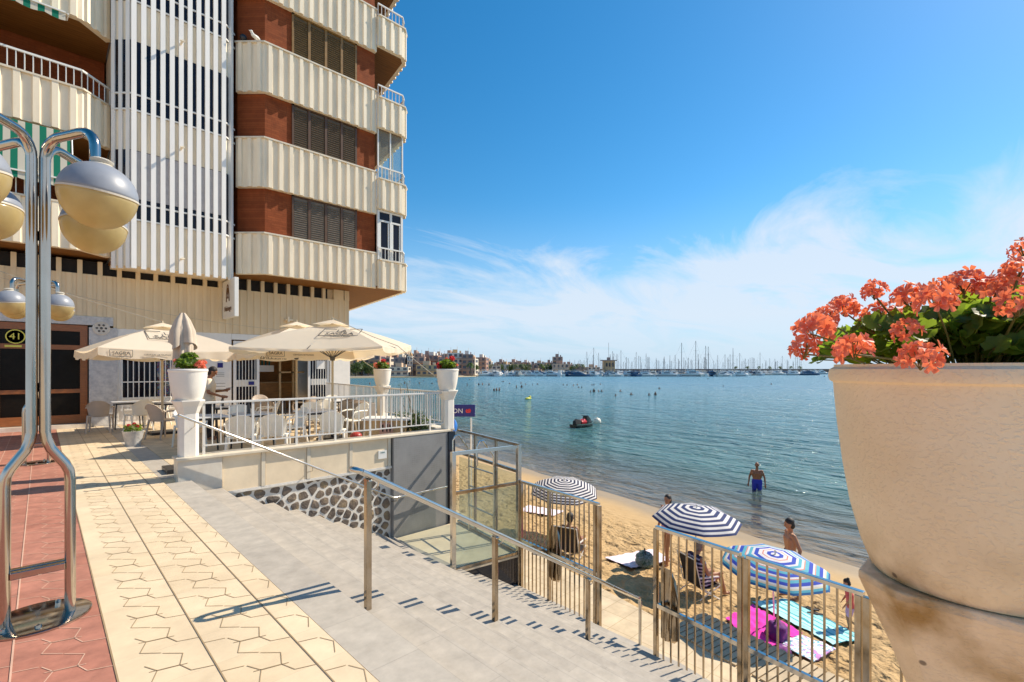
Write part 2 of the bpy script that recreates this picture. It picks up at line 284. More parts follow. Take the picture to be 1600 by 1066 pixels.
# rubble stone wall
m = bpy.data.materials.new('rubble_stone'); m.use_nodes = True; n, l, p = nodes(m); p.inputs['Roughness'].default_value = 0.65
t = n.new('ShaderNodeTexCoord'); v = n.new('ShaderNodeTexNoise'); v.inputs['Scale'].default_value = 4; v.inputs['Detail'].default_value = 8; l.new(t.outputs['Object'], v.inputs['Vector'])
cr = n.new('ShaderNodeValToRGB'); cr.color_ramp.elements[0].position = 0.32; cr.color_ramp.elements[0].color = (0.055, 0.045, 0.038, 1); cr.color_ramp.elements[1].position = 0.72; cr.color_ramp.elements[1].color = (0.36, 0.26, 0.14, 1)
e_ = cr.color_ramp.elements.new(0.52); e_.color = (0.17, 0.13, 0.10, 1)
l.new(v.outputs['Fac'], cr.inputs[0]); l.new(cr.outputs[0], p.inputs['Base Color'])
bu = n.new('ShaderNodeBump'); bu.inputs['Strength'].default_value = 0.8; bu.inputs['Distance'].default_value = 0.03; bn = n.new('ShaderNodeTexNoise'); bn.inputs['Scale'].default_value = 18; bn.inputs['Detail'].default_value = 6; l.new(t.outputs['Object'], bn.inputs['Vector']); l.new(bn.outputs['Fac'], bu.inputs['Height']); l.new(bu.outputs[0], p.inputs['Normal'])
M['rubble'] = m
M['mortar'] = mat('pale_mortar', (0.74, 0.70, 0.63), 0.8, var=0.12, bump=0.2, bscale=30)

# stripes by stored vertex value
def stripe_mat(name, stops, reps, rough=0.8, trans=0.3, attr='r'):
    m = bpy.data.materials.new(name); m.use_nodes = True; n, l, p = nodes(m); p.inputs['Roughness'].default_value = rough
    a = n.new('ShaderNodeAttribute'); a.attribute_name = attr
    q = n.new('ShaderNodeMath'); q.operation = 'MULTIPLY'; q.inputs[1].default_value = reps; l.new(a.outputs['Fac'], q.inputs[0])
    f = n.new('ShaderNodeMath'); f.operation = 'FRACT'; l.new(q.outputs[0], f.inputs[0])
    cr = n.new('ShaderNodeValToRGB'); cr.color_ramp.interpolation = 'CONSTANT'
    els = cr.color_ramp.elements
    els[0].position = 0; els[0].color = (*stops[0][1], 1); els[1].position = stops[1][0]; els[1].color = (*stops[1][1], 1)
    for s_, c_ in stops[2:]:
        e = els.new(s_); e.color = (*c_, 1)
    l.new(f.outputs[0], cr.inputs[0]); l.new(cr.outputs[0], p.inputs['Base Color'])
    if trans:
        tr = n.new('ShaderNodeBsdfTranslucent'); l.new(cr.outputs[0], tr.inputs[0]); mi = n.new('ShaderNodeMixShader'); mi.inputs[0].default_value = trans
        l.new(p.outputs[0], mi.inputs[1]); l.new(tr.outputs[0], mi.inputs[2]); l.new(mi.outputs[0], n['Material Output'].inputs[0])
    return m
NV, WH = (0.02, 0.04, 0.15), (0.80, 0.80, 0.80)
M['navy_stripe'] = stripe_mat('navy_white_stripes', [(0, WH), (0.5, NV)], 7)
M['navy_stripe_fine'] = stripe_mat('navy_white_fine_stripes', [(0, WH), (0.5, (0.015, 0.02, 0.07))], 11)
BL, CY, CO, YE = (0.03, 0.08, 0.55), (0.12, 0.50, 0.62), (0.75, 0.30, 0.22), (0.78, 0.74, 0.55)
M['multi_stripe'] = stripe_mat('multicolour_stripes', [(0, WH), (.06, BL), (.12, WH), (.17, CO), (.19, WH), (.25, BL), (.31, WH), (.35, CY), (.40, WH), (.44, CO), (.46, CY), (.52, BL), (.59, WH), (.63, CO), (.65, CY), (.72, BL), (.80, WH), (.84, YE), (.88, CY), (.94, (0.02, 0.14, 0.36))], 1)
M['green_stripe'] = stripe_mat('green_awning_stripes', [(0, (0.74, 0.70, 0.58)), (0.5, (0.0, 0.22, 0.13))], 1, trans=0.35)
M['dress_stripe'] = stripe_mat('striped_cloth', [(0, (0.03, 0.02, 0.07)), (0.6, (0.62, 0.55, 0.66))], 1, trans=0)
M['aqua_stripe'] = stripe_mat('aqua_towel', [(0, (0.02, 0.26, 0.34)), (.07, (0.30, 0.66, 0.66)), (.2, (0.06, 0.38, 0.42)), (.25, (0.42, 0.72, 0.70)), (.35, (0.05, 0.36, 0.42)), (.40, (0.36, 0.70, 0.70)), (.55, (0.05, 0.36, 0.42)), (.63, (0.45, 0.74, 0.72)), (.75, (0.05, 0.40, 0.46)), (.8, (0.40, 0.72, 0.72))], 1, trans=0)
M['pink_towel'] = mat('magenta_towel', (0.85, 0.03, 0.42), 0.9, var=0.15, bump=0.3, bscale=12)
M['purple_towel'] = mat('purple_bag', (0.22, 0.02, 0.17), 0.8, col2=(0.06, 0.015, 0.16), vscale=14)
def towel_mat(name, cols, sc):
    m = bpy.data.materials.new(name); m.use_nodes = True; n, l, p = nodes(m); p.inputs['Roughness'].default_value = 0.9
    t = n.new('ShaderNodeTexCoord'); v = n.new('ShaderNodeTexNoise'); v.inputs['Scale'].default_value = sc; v.inputs['Detail'].default_value = 3; v.inputs['Distortion'].default_value = 1.5; l.new(t.outputs['Object'], v.inputs['Vector'])
    cr = n.new('ShaderNodeValToRGB'); cr.color_ramp.interpolation = 'CONSTANT'; els = cr.color_ramp.elements
    k = len(cols)
    for i, c in enumerate(cols):
        pos = 0.34 + 0.32*i/k if i else 0
        e = els[i] if i < 2 else els.new(pos)
        e.position = pos; e.color = (*c, 1)
    l.new(v.outputs['Fac'], cr.inputs[0]); l.new(cr.outputs[0], p.inputs['Base Color']); return m
M['print_towel'] = towel_mat('printed_towel', [(0.10, 0.45, 0.55), (0.78, 0.74, 0.78), (0.72, 0.55, 0.70), (0.80, 0.77, 0.80), (0.10, 0.42, 0.52), (0.55, 0.25, 0.55)], 5)
M['pale_towel'] = towel_mat('pale_pink_towel', [(0.80, 0.72, 0.78), (0.78, 0.60, 0.68), (0.82, 0.78, 0.80), (0.74, 0.52, 0.62), (0.80, 0.76, 0.80)], 11)
M['goods'] = towel_mat('shop_goods', [(0.03, 0.02, 0.03), (0.35, 0.06, 0.04), (0.04, 0.10, 0.35), (0.30, 0.25, 0.08), (0.02, 0.02, 0.02), (0.10, 0.28, 0.40), (0.4, 0.35, 0.3)], 7)
M['bagprint'] = towel_mat('printed_bag', [(0.05, 0.10, 0.07), (0.20, 0.26, 0.24), (0.10, 0.16, 0.14), (0.3, 0.34, 0.36)], 14)

# ------------------------------------------------------------------ mesh helper
class MB:
    def __init__(s): s.v = []; s.f = []; s.mi = []; s.cur = 0; s.at = []
    def add(s, vs, fs, at=None):
        o = len(s.v); s.v += [tuple(a) for a in vs]; s.f += [tuple(i+o for i in f) for f in fs]; s.mi += [s.cur]*len(fs)
        s.at += list(at) if at else [0.0]*len(vs)
        return s
    def box(s, x0, y0, z0, x1, y1, z1, T=None):
        vs = [Vector((x, y, z)) for z in (z0, z1) for x, y in ((x0, y0), (x1, y0), (x1, y1), (x0, y1))]
        if T is not None: vs = [T @ v for v in vs]
        return s.add(vs, [(3, 2, 1, 0), (4, 5, 6, 7), (0, 1, 5, 4), (1, 2, 6, 5), (2, 3, 7, 6), (3, 0, 4, 7)])
    def bar(s, a, b, w, h, up=(0, 0, 1)):
        a = Vector(a); b = Vector(b); d = (b-a).normalized(); u = Vector(up)
        if abs(d.dot(u)) > 0.98: u = Vector((0.988, -0.153, 0))
        x = d.cross(u).normalized(); y = x.cross(d).normalized()
        vs = [p + x*sx*w/2 + y*sy*h/2 for p in (a, b) for sx, sy in ((-1, -1), (1, -1), (1, 1), (-1, 1))]
        return s.add(vs, [(0, 1, 2, 3)[::-1], (4, 5, 6, 7), (0, 4, 5, 1)[::-1], (1, 5, 6, 2)[::-1], (2, 6, 7, 3)[::-1], (3, 7, 4, 0)[::-1]])
    def tube(s, pts, r, seg=8, cap=True):
        pts = [Vector(p) for p in pts]; n_ = len(pts); rs = r if isinstance(r, (list, tuple)) else [r]*n_
        o = []; prev = None
        for i, p in enumerate(pts):
            d = (pts[min(i+1, n_-1)]-pts[max(i-1, 0)]).normalized()
            if prev is None:
                u = Vector((0, 0, 1)) if abs(d.z) < 0.9 else Vector((1, 0, 0)); x = d.cross(u).normalized()
            else: x = (prev - d*prev.dot(d)).normalized()
            y = d.cross(x).normalized(); prev = x
            o += [p + (x*math.cos(2*PI*k/seg) + y*math.sin(2*PI*k/seg))*rs[i] for k in range(seg)]
        fs = [(i*seg+k, i*seg+(k+1) % seg, (i+1)*seg+(k+1) % seg, (i+1)*seg+k) for i in range(n_-1) for k in range(seg)]
        if cap: fs += [tuple(range(seg))[::-1], tuple((n_-1)*seg+k for k in range(seg))]
        return s.add(o, fs)
    def lathe(s, prof, seg=24, c=(0, 0, 0), T=None, ang0=0):
        o = []
        for r, z in prof:
            for k in range(seg):
                a = ang0+2*PI*k/seg; p = Vector((r*math.cos(a), r*math.sin(a), z))
                o.append((T @ p if T is not None else p) + Vector(c))
        fs = [(i*seg+k, i*seg+(k+1) % seg, (i+1)*seg+(k+1) % seg, (i+1)*seg+k) for i in range(len(prof)-1) for k in range(seg)]
        if prof[0][0] > 1e-5: fs.append(tuple(range(seg))[::-1])
        if prof[-1][0] > 1e-5: fs.append(tuple((len(prof)-1)*seg+k for k in range(seg)))
        return s.add(o, fs)
    def prism(s, poly, z0, z1, T=None):
        k = len(poly)
        vs = [Vector((x, y, z0)) for x, y in poly] + [Vector((x, y, z1)) for x, y in poly]
        if T is not None: vs = [T @ v for v in vs]
        return s.add(vs, [tuple(range(k))[::-1], tuple(range(k, 2*k))] + [(i, (i+1) % k, k+(i+1) % k, k+i) for i in range(k)])
    def ball(s, c, r, seg=12, rings=8, T=None):
        rr = r if isinstance(r, (tuple, list)) else (r, r, r)
        o = []; 
        for i in range(rings+1):
            th = PI*i/rings
            for k in range(seg):
                a = 2*PI*k/seg; p = Vector((rr[0]*math.sin(th)*math.cos(a), rr[1]*math.sin(th)*math.sin(a), -rr[2]*math.cos(th)))
                o.append((T @ p if T is not None else p)+Vector(c))
        return s.add(o, [(i*seg+k, i*seg+(k+1) % seg, (i+1)*seg+(k+1) % seg, (i+1)*seg+k) for i in range(rings) for k in range(seg)])
    def mesh(s, name, mats, smooth=False):
        me = bpy.data.meshes.new(name); me.from_pydata(s.v, [], s.f)
        for m_ in (mats if isinstance(mats, (list, tuple)) else [mats]): me.materials.append(m_)
        me.polygons.foreach_set('material_index', s.mi)
        if smooth is True: me.polygons.foreach_set('use_smooth', [True]*len(s.f))
        if any(s.at):
            a = me.attributes.new('r', 'FLOAT', 'POINT'); a.data.foreach_set('value', s.at)
        me.update(); me.validate()
        if smooth == 'auto':
            me.polygons.foreach_set('use_smooth', [True]*len(me.polygons)); 
            try: me.set_sharp_from_angle(angle=R_(38))
            except Exception: pass
        return me
    def build(s, name, mats, parent=None, smooth=False, loc=None, bevel=0):
        me = s.mesh(name, mats, smooth); o = bpy.data.objects.new(name, me); COL.objects.link(o)
        if parent: o.parent = parent
        if loc: o.location = loc
        if bevel:
            b = o.modifiers.new('bevel', 'BEVEL'); b.width = bevel; b.segments = 2; b.limit_method = 'ANGLE'; b.angle_limit = R_(50)
        return o

def tag(o, label=None, cat=None, group=None, kind=None):
    if label: o['label'] = label
    if cat: o['category'] = cat
    if group: o['group'] = group
    if kind: o['kind'] = kind
    return o
def thing(name, label, cat, loc=(0, 0, 0), rz=0, group=None):
    o = bpy.data.objects.new(name, None); COL.objects.link(o); o.location = loc; o.rotation_euler = (0, 0, rz); o.empty_display_size = 0.2
    return tag(o, label, cat, group)
def kids(o): return [c for c in bpy.data.objects if c.parent == o]
def copy_tree(o, loc, rz, label=None, group=None, scale=None, tree=None):
    t = tree or tree_of(o)
    def rec(node, par):
        ob, ch = node; c = ob.copy(); COL.objects.link(c); c.parent = par
        for k in ch: rec(k, c)
        return c
    r = rec(t, None); r.location = loc; r.rotation_euler = (r.rotation_euler[0], r.rotation_euler[1], rz)
    if scale: r.scale = (scale,)*3 if isinstance(scale, (int, float)) else scale
    if label: r['label'] = label
    if group: r['group'] = group
    return r
def tree_of(o): return (o, [tree_of(c) for c in kids(o)])
def struct(mb, name, m_, **k): return tag(mb.build(name, m_, **k), kind='structure')

def text_mb(txt, size, depth=0.002, T=None, align='CENTER', mb=None, mirror=False):
    c = bpy.data.curves.new('t', 'FONT'); c.body = txt; c.size = size; c.align_x = align; c.align_y = 'CENTER'; c.extrude = depth; c.resolution_u = 2
    o = bpy.data.objects.new('t', c); COL.objects.link(o)
    dg = bpy.context.evaluated_depsgraph_get(); me = bpy.data.meshes.new_from_object(o.evaluated_get(dg))
    bpy.data.objects.remove(o); bpy.data.curves.remove(c)
    mb = mb or MB()
    vs = [v.co.copy() for v in me.vertices]
    if mirror: vs = [Vector((-v.x, v.y, v.z)) for v in vs]
    if T is not None: vs = [T @ v for v in vs]
    mb.add(vs, [tuple(p.vertices) for p in me.polygons]); bpy.data.meshes.remove(me)
    return mb

def frame(origin, ex, ey):
    ex = Vector(ex).normalized(); ey = Vector(ey).normalized(); ez = ex.cross(ey)
    m_ = Matrix((ex, ey, ez)).transposed().to_4x4(); m_.translation = Vector(origin); return m_

BV = Vector((0.1525, 0.988, 0)); BU = Vector((0.988, -0.1525, 0))   # the shore direction and its normal to seaward
NW = (0.982, -0.19)
def W(x, y): return NW[0]*x + NW[1]*y
def Wp(w_, s):  # point at seaward distance w_ and shore coordinate s
    return (NW[0]*w_ + 0.19*s, -0.19*w_ + 0.982*s)
def clip(poly, a, b, c):   # keep a*x+b*y<=c
    out = []
    for i in range(len(poly)):
        p, q = poly[i], poly[(i+1) % len(poly)]; dp = a*p[0]+b*p[1]-c; dq = a*q[0]+b*q[1]-c
        if dp <= 0: out.append(p)
        if dp*dq < 0: t_ = dp/(dp-dq); out.append((p[0]+(q[0]-p[0])*t_, p[1]+(q[1]-p[1])*t_))
    return out
SEA = -3.3
def sandz(x, y):
    w_ = W(x, y)
    return -2.5-(w_-6.3)*0.106 if w_ < 14.5 else -2.5-8.2*0.106-(w_-14.5)*0.085

# ================================================================== GROUND
# pavement: pillars of plan -> red strip, cream strip, granite edge, terrace
m_ = MB(); m_.prism([(-70, -40), (1.28, -40), (1.28, 8.75), (6.36, 8.75), (7.44, 15.6), (7.9, 18.6), (12.6, 50), (-70, 50)], -0.12, -0.006)
struct(m_, 'pavement', M['paving'])
def tiled(x0, x1, y0, y1, cols, mt, mg, mj, name, edge):
    mb = MB(); mb.prism([(x0, y0), (x1, y0), (x1, y1), (x0, y1)], -0.02, 0.0)
    segs = [(.0, .43, .11, .395), (.12, .385, .165, .29), (.165, .29, .12, .17), (.12, .17, .21, .09), (.215, .08, .30, 0), (.30, 0, .265, -.12), (.265, -.12, .30, -.22), (.30, -.22, .41, -.26), (.165, .29, .30, .255), (.265, -.12, .13, -.085)]
    h = 0.0025
    def seg(a, b, wd, z):
        d = Vector((b[0]-a[0], b[1]-a[1])); n_ = Vector((-d.y, d.x)).normalized()*wd/2
        mb.add([(a[0]+n_.x, a[1]+n_.y, z), (a[0]-n_.x, a[1]-n_.y, z), (b[0]-n_.x, b[1]-n_.y, z), (b[0]+n_.x, b[1]+n_.y, z)], [(0, 1, 2, 3)])
    T = 0.41; P = 0.388
    for cxx in cols:
        mb.cur = 1
        j = int(y0/P)
        while j*P < y1-0.4:
            if j*P > y0+0.4:
                for a0, b0, a1, b1 in segs:
                    p = (cxx+a0, j*P+0.25+b0); q = (cxx+a1, j*P+0.25+b1)
                    if min(p[0], q[0]) < x0 or max(p[0], q[0]) > x1+0.002: continue
                    seg(p, q, 0.0048 if name != 'red_pavement' else .006, h)
            j += 1
        mb.cur = 2
        for e in ((cxx,) if cxx != cols[-1] or name == 'red_pavement' else (cxx,)):
            if x0-0.012 <= e <= x1+0.01: seg((e, y0), (e, y1), 0.007 if name != 'red_pavement' else .009, h+0.0015)
    return struct(mb, name, [mt, mg, mj])
tiled(0.295, 1.28, -4, 18.4, [0.29, 0.70, 1.11-0.002], M['cream_tile'], M['groove'], M['joint'], 'cream_pavement', 0)
tiled(-2.6, 0.291, -4, 18.4, [0.29-0.41*k for k in range(1, 8)], M['red_tile'], M['groove_red'], M['groove_red'], 'red_pavement', 0)
# cream paving of the terrace and forecourt, larger plain tiles
m_ = MB(); m_.prism([(1.6, 8.85), (6.3, 8.85), (7.85, 18.45), (1.6, 18.45)], -0.02, 0.0)
struct(m_, 'terrace_floor', M['paving'])
m_ = MB(); m_.prism([(1.284, -4), (1.6, -4), (1.6, 8.48), (1.284, 8.48)], -0.19, -0.001)
m_.prism([(1.284, 8.9), (1.596, 8.9), (1.596, 18.4), (1.284, 18.4)], -0.03, -0.001)
struct(m_, 'granite_kerb', M['stair'])

# stairs: twelve treads running down to seaward, cut by the fence line
m_ = MB()
for k in range(1, 13):
    z = -0.185*k; x0 = 1.6+0.375*(k-1); x1 = 9
    po = clip([(x0-0.0, -4), (x0+0.375+0.03, -4), (x0+0.405, 8.5), (x0, 8.5)], NW[0], NW[1], 5.10)
    if len(po) > 2: m_.prism(po, z-0.24, z)
    # nosing slab: a thin projecting lip on each tread
    po = clip([(x0+0.345, -4), (x0+0.392, -4), (x0+0.392, 8.5), (x0+0.345, 8.5)], NW[0], NW[1], 5.11)
struct(m_, 'granite_stairs', M['stair'])
# lower landing / beach path
po = [Wp(5.0, -8), Wp(6.3, -8), Wp(6.3, 60), Wp(5.0, 60)]
m_ = MB(); m_.prism(po, -2.7, -2.40); struct(m_, 'beach_path', M['paving'])
m_ = MB()
s_ = -8.0
while s_ < 5.0:
    a, b, c, d = Wp(6.16, s_), Wp(7.06, s_), Wp(7.06, s_+0.085), Wp(6.16, s_+0.085)
    m_.prism([a, b, c, d], -2.42, -2.375); s_ += 0.105
struct(m_, 'beach_boardwalk', M['deck'])

# sand: one sheet from the path into the water
mb = MB(); ws = []; w_ = 6.25
while w_ < 30: ws.append(w_); w_ += 0.07 if w_ < 15 else (0.25 if w_ < 18 else 2.0)
ss = []; s_ = -6.0
while s_ < 320: ss.append(s_); s_ += 0.07 if s_ < 10 else (0.12 if s_ < 22 else (0.5 if s_ < 60 else 12))
vs = []
for s_ in ss:
    for w_ in ws:
        x, y = Wp(w_, s_); z = sandz(x, y)
        k = max(0, min(1, (12.2-w_)/1.6)) * max(0, min(1, (w_-6.2)/0.4+0.3))
        a = noise.noise(Vector((x*2.6, y*2.6, 0)))*0.035 + noise.noise(Vector((x*5.5, y*5.5, 3)))*0.050 + abs(noise.noise(Vector((x*4.2, y*3.4, 9))))*-0.09
        z += a*k + noise.noise(Vector((x*0.5, y*0.5, 5)))*0.02
        vs.append((x, y, z))
nw = len(ws)
fs = [(i*nw+j, i*nw+j+1, (i+1)*nw+j+1, (i+1)*nw+j) for i in range(len(ss)-1) for j in range(nw-1)]
mb.add(vs, fs)
m = bpy.data.materials.new('beach_sand'); m.use_nodes = True; n, l, p = nodes(m)
g = n.new('ShaderNodeNewGeometry'); dt = n.new('ShaderNodeVectorMath'); dt.operation = 'DOT_PRODUCT'; dt.inputs[1].default_value = (NW[0], NW[1], 0); l.new(g.outputs['Position'], dt.inputs[0])
ns = n.new('ShaderNodeTexNoise'); ns.inputs['Scale'].default_value = 0.35; ns.inputs['Detail'].default_value = 4; l.new(g.outputs['Position'], ns.inputs['Vector'])
ad = n.new('ShaderNodeMath'); ad.operation = 'MULTIPLY_ADD'; ad.inputs[1].default_value = 1.6; l.new(ns.outputs['Fac'], ad.inputs[0]); l.new(dt.outputs['Value'], ad.inputs[2])
wet = n.new('ShaderNodeMapRange'); wet.interpolation_type = 'SMOOTHSTEP'; wet.inputs[1].default_value = 12.5; wet.inputs[2].default_value = 14.2; l.new(ad.outputs[0], wet.inputs[0])
n2 = n.new('ShaderNodeTexNoise'); n2.inputs['Scale'].default_value = 2.2; n2.inputs['Detail'].default_value = 9; n2.inputs['Roughness'].default_value = .7; l.new(g.outputs['Position'], n2.inputs['Vector'])
c1 = n.new('ShaderNodeMix'); c1.data_type = 'RGBA'; c1.inputs[6].default_value = (0.40, 0.25, 0.105, 1); c1.inputs[7].default_value = (0.55, 0.375, 0.18, 1); l.new(n2.outputs['Fac'], c1.inputs[0])
c2 = n.new('ShaderNodeMix'); c2.data_type = 'RGBA'; l.new(wet.outputs[0], c2.inputs[0]); l.new(c1.outputs[2], c2.inputs[6]); c2.inputs[7].default_value = (0.34, 0.235, 0.115, 1)
l.new(c2.outputs[2], p.inputs['Base Color'])
rr = n.new('ShaderNodeMapRange'); rr.inputs[3].default_value = 0.95; rr.inputs[4].default_value = 0.42; l.new(wet.outputs[0], rr.inputs[0]); l.new(rr.outputs[0], p.inputs['Roughness'])
dry = n.new('ShaderNodeMapRange'); dry.inputs[1].default_value = 12.6; dry.inputs[2].default_value = 11.0; dry.inputs[3].default_value = 0.05; dry.inputs[4].default_value = 1.0; l.new(ad.outputs[0], dry.inputs[0])
bu = n.new('ShaderNodeBump'); bu.inputs['Distance'].default_value = 0.16; l.new(dry.outputs[0], bu.inputs['Strength'])
vo = n.new('ShaderNodeTexVoronoi'); vo.inputs['Scale'].default_value = 4.2; vo.feature = 'SMOOTH_F1'
vm = n.new('ShaderNodeTexNoise'); vm.inputs['Scale'].default_value = 3.0; vm.inputs['Detail'].default_value = 3; l.new(g.outputs['Position'], vm.inputs['Vector'])
va = n.new('ShaderNodeVectorMath'); va.operation = 'MULTIPLY_ADD'; va.inputs[1].default_value = (0.5, 0.5, 0.5); l.new(vm.outputs['Color'], va.inputs[0]); l.new(g.outputs['Position'], va.inputs[2]); l.new(va.outputs[0], vo.inputs['Vector'])
b2 = n.new('ShaderNodeTexNoise'); b2.inputs['Scale'].default_value = 14; b2.inputs['Detail'].default_value = 6; l.new(g.outputs['Position'], b2.inputs['Vector'])
hh = n.new('ShaderNodeMath'); hh.operation = 'MULTIPLY_ADD'; hh.inputs[1].default_value = 0.35; l.new(b2.outputs['Fac'], hh.inputs[0]); l.new(vo.outputs['Distance'], hh.inputs[2])
l.new(hh.outputs[0], bu.inputs['Height']); l.new(bu.outputs[0], p.inputs['Normal'])
M['sand'] = m
struct(mb, 'beach_sand', M['sand'], smooth=True)

# sea: one sheet out to the horizon, clearer where it is shallow
mb = MB(); rows = [12.6, 20, 30, 60, 150, 500, 1500, 9000]; cols_ = [-3000, -300, -40, 0, 20, 60, 200, 900, 9000]
vs = [(*Wp(a, b), SEA) for b in cols_ for a in rows]
nr = len(rows)
mb.add(vs, [(i*nr+j, i*nr+j+1, (i+1)*nr+j+1, (i+1)*nr+j) for i in range(len(cols_)-1) for j in range(nr-1)])
m = bpy.data.materials.new('sea_water'); m.use_nodes = True; n, l, p = nodes(m)
g = n.new('ShaderNodeNewGeometry'); dt = n.new('ShaderNodeVectorMath'); dt.operation = 'DOT_PRODUCT'; dt.inputs[1].default_value = (NW[0], NW[1], 0); l.new(g.outputs['Position'], dt.inputs[0])
def wavetex(sc, ang, stretch, det, dist, rough=0.5):
    mp = n.new('ShaderNodeMapping'); mp.inputs['Rotation'].default_value = (0, 0, R_(ang)); mp.inputs['Scale'].default_value = stretch; l.new(g.outputs['Position'], mp.inputs[0])
    t = n.new('ShaderNodeTexNoise'); t.inputs['Scale'].default_value = sc; t.inputs['Detail'].default_value = det; t.inputs['Distortion'].default_value = dist; t.inputs['Roughness'].default_value = rough
    l.new(mp.outputs[0], t.inputs['Vector']); return t.outputs['Fac']
big = wavetex(0.10, 8.8, (1.6, 0.45, 1), 3, 0.4)
mid = wavetex(0.85, 14, (1.4, 0.62, 1), 3, 0.9, 0.55)
sml = wavetex(3.2, 6, (1.2, 0.45, 1), 4, 1.0, 0.6)
a1 = n.new('ShaderNodeMath'); a1.operation = 'MULTIPLY_ADD'; a1.inputs[1].default_value = 0.35; l.new(sml, a1.inputs[0])
a2 = n.new('ShaderNodeMath'); a2.operation = 'MULTIPLY_ADD'; a2.inputs[1].default_value = 2.2; l.new(mid, a2.inputs[0]); l.new(a2.outputs[0], a1.inputs[2])
a3 = n.new('ShaderNodeMath'); a3.operation = 'MULTIPLY'; a3.inputs[1].default_value = 1.5; l.new(big, a3.inputs[0])
swl = wavetex(0.30, 20, (1.5, 0.5, 1), 3, 0.8, 0.5)
a4 = n.new('ShaderNodeMath'); a4.operation = 'MULTIPLY_ADD'; a4.inputs[1].default_value = 3.4; l.new(swl, a4.inputs[0]); l.new(a3.outputs[0], a4.inputs[2]); a3 = a4; l.new(a3.outputs[0], a2.inputs[2])
bu = n.new('ShaderNodeBump'); bu.inputs['Distance'].default_value = 0.42; l.new(a1.outputs[0], bu.inputs['Height'])
st = n.new('ShaderNodeMapRange'); st.inputs[1].default_value = 13.5; st.inputs[2].default_value = 26; st.inputs[3].default_value = 0.20; st.inputs[4].default_value = 1.0; l.new(dt.outputs['Value'], st.inputs[0]); l.new(st.outputs[0], bu.inputs['Strength'])
cr = n.new('ShaderNodeValToRGB'); els = cr.color_ramp.elements
dm = n.new('ShaderNodeMapRange'); dm.inputs[1].default_value = 13.5; dm.inputs[2].default_value = 140; l.new(dt.outputs['Value'], dm.inputs[0])
els[0].color = (0.16, 0.15, 0.09, 1); els[1].position = 1.0; els[1].color = (0.12, 0.27, 0.35, 1)
for po_, co_ in ((0.02, (0.12, 0.14, 0.10)), (0.07, (0.085, 0.20, 0.19)), (0.25, (0.085, 0.25, 0.29))):
    e = els.new(po_); e.color = (*co_, 1)
l.new(dm.outputs[0], cr.inputs[0]); l.new(cr.outputs[0], p.inputs['Base Color'])
rf = n.new('ShaderNodeMapRange'); rf.inputs[1].default_value = 15; rf.inputs[2].default_value = 160; rf.inputs[3].default_value = .06; rf.inputs[4].default_value = .32; l.new(dt.outputs['Value'], rf.inputs[0]); l.new(rf.outputs[0], p.inputs['Roughness']); p.inputs['IOR'].default_value = 1.33; p.inputs['Specular IOR Level'].default_value = 0.5
l.new(bu.outputs[0], p.inputs['Normal'])
al = n.new('ShaderNodeMapRange'); al.interpolation_type = 'SMOOTHSTEP'; al.inputs[1].default_value = 13.2; al.inputs[2].default_value = 24; al.inputs[3].default_value = 0.12; al.inputs[4].default_value = 1.0
l.new(dt.outputs['Value'], al.inputs[0])
tr = n.new('ShaderNodeBsdfTransparent'); df = n.new('ShaderNodeBsdfGlossy'); df.inputs['Roughness'].default_value = 0.07; l.new(bu.outputs[0], df.inputs['Normal'])
fr = n.new('ShaderNodeFresnel'); fr.inputs[0].default_value = 1.33; l.new(bu.outputs[0], fr.inputs['Normal'])
m1 = n.new('ShaderNodeMixShader'); l.new(fr.outputs[0], m1.inputs[0]); l.new(tr.outputs[0], m1.inputs[1]); l.new(df.outputs[0], m1.inputs[2])
m2 = n.new('ShaderNodeMixShader'); l.new(al.outputs[0], m2.inputs[0]); l.new(m1.outputs[0], m2.inputs[1]); l.new(p.outputs[0], m2.inputs[2]); l.new(m2.outputs[0], n['Material Output'].inputs[0])
M['sea'] = m
struct(mb, 'sea', M['sea'])

# ================================================================== TERRACE WALL, SEA WALL
t = thing('terrace_wall', 'cream panelled retaining wall under the café terrace with rubble stone below', 'wall', (1.5, 8.6, 0))
def cl(mb, name, mt, **k):
    o = mb.build(name, mt, None, **k); return o
def put(mb, name, mt, parent, **k):   # geometry written in world coordinates under a parent with an offset / rotation
    bpy.context.view_layer.update() if False else None
    loc = Vector(parent.location); rz = parent.rotation_euler[2]; c, s = math.cos(-rz), math.sin(-rz)
    mb.v = [((x-loc.x)*c-(y-loc.y)*s, (x-loc.x)*s+(y-loc.y)*c, z-loc.z) for x, y, z in mb.v]
    return mb.build(name, mt, parent, **k)
x = 1.46; widths = [0.62, 0.62, 0.72, 0.72, 0.74]
mb = MB(); mb.box(1.44, 8.56, -0.32, 2.02, 8.86, 0.29); put(mb, 'marble_end', M['marble_smooth'], t, bevel=0.006)
x = 2.03
for i, wd in enumerate([0.63, 0.74, 0.78, 0.80]):
    mb = MB(); mb.box(x, 8.60, -0.27, x+wd-0.07, 8.80, 0.285); put(mb, 'wall_panel', M['panel_cream'], t, bevel=0.004)
    mb = MB(); mb.box(x+wd-0.066, 8.585, -0.27, x+wd-0.006, 8.80, 0.285); put(mb, 'panel_joint', M['coping'], t)
    x += wd
mb = MB(); mb.box(1.42, 8.53, 0.29, 6.42, 8.90, 0.335); put(mb, 'coping', M['coping'], t, bevel=0.008)
mb = MB(); mb.box(2.03, 8.64, -1.9, 5.0, 8.86, -0.272); mb.box(2.03, 8.59, -0.315, 5.0, 8.88, -0.271); put(mb, 'mortar_face', M['mortar'], t)
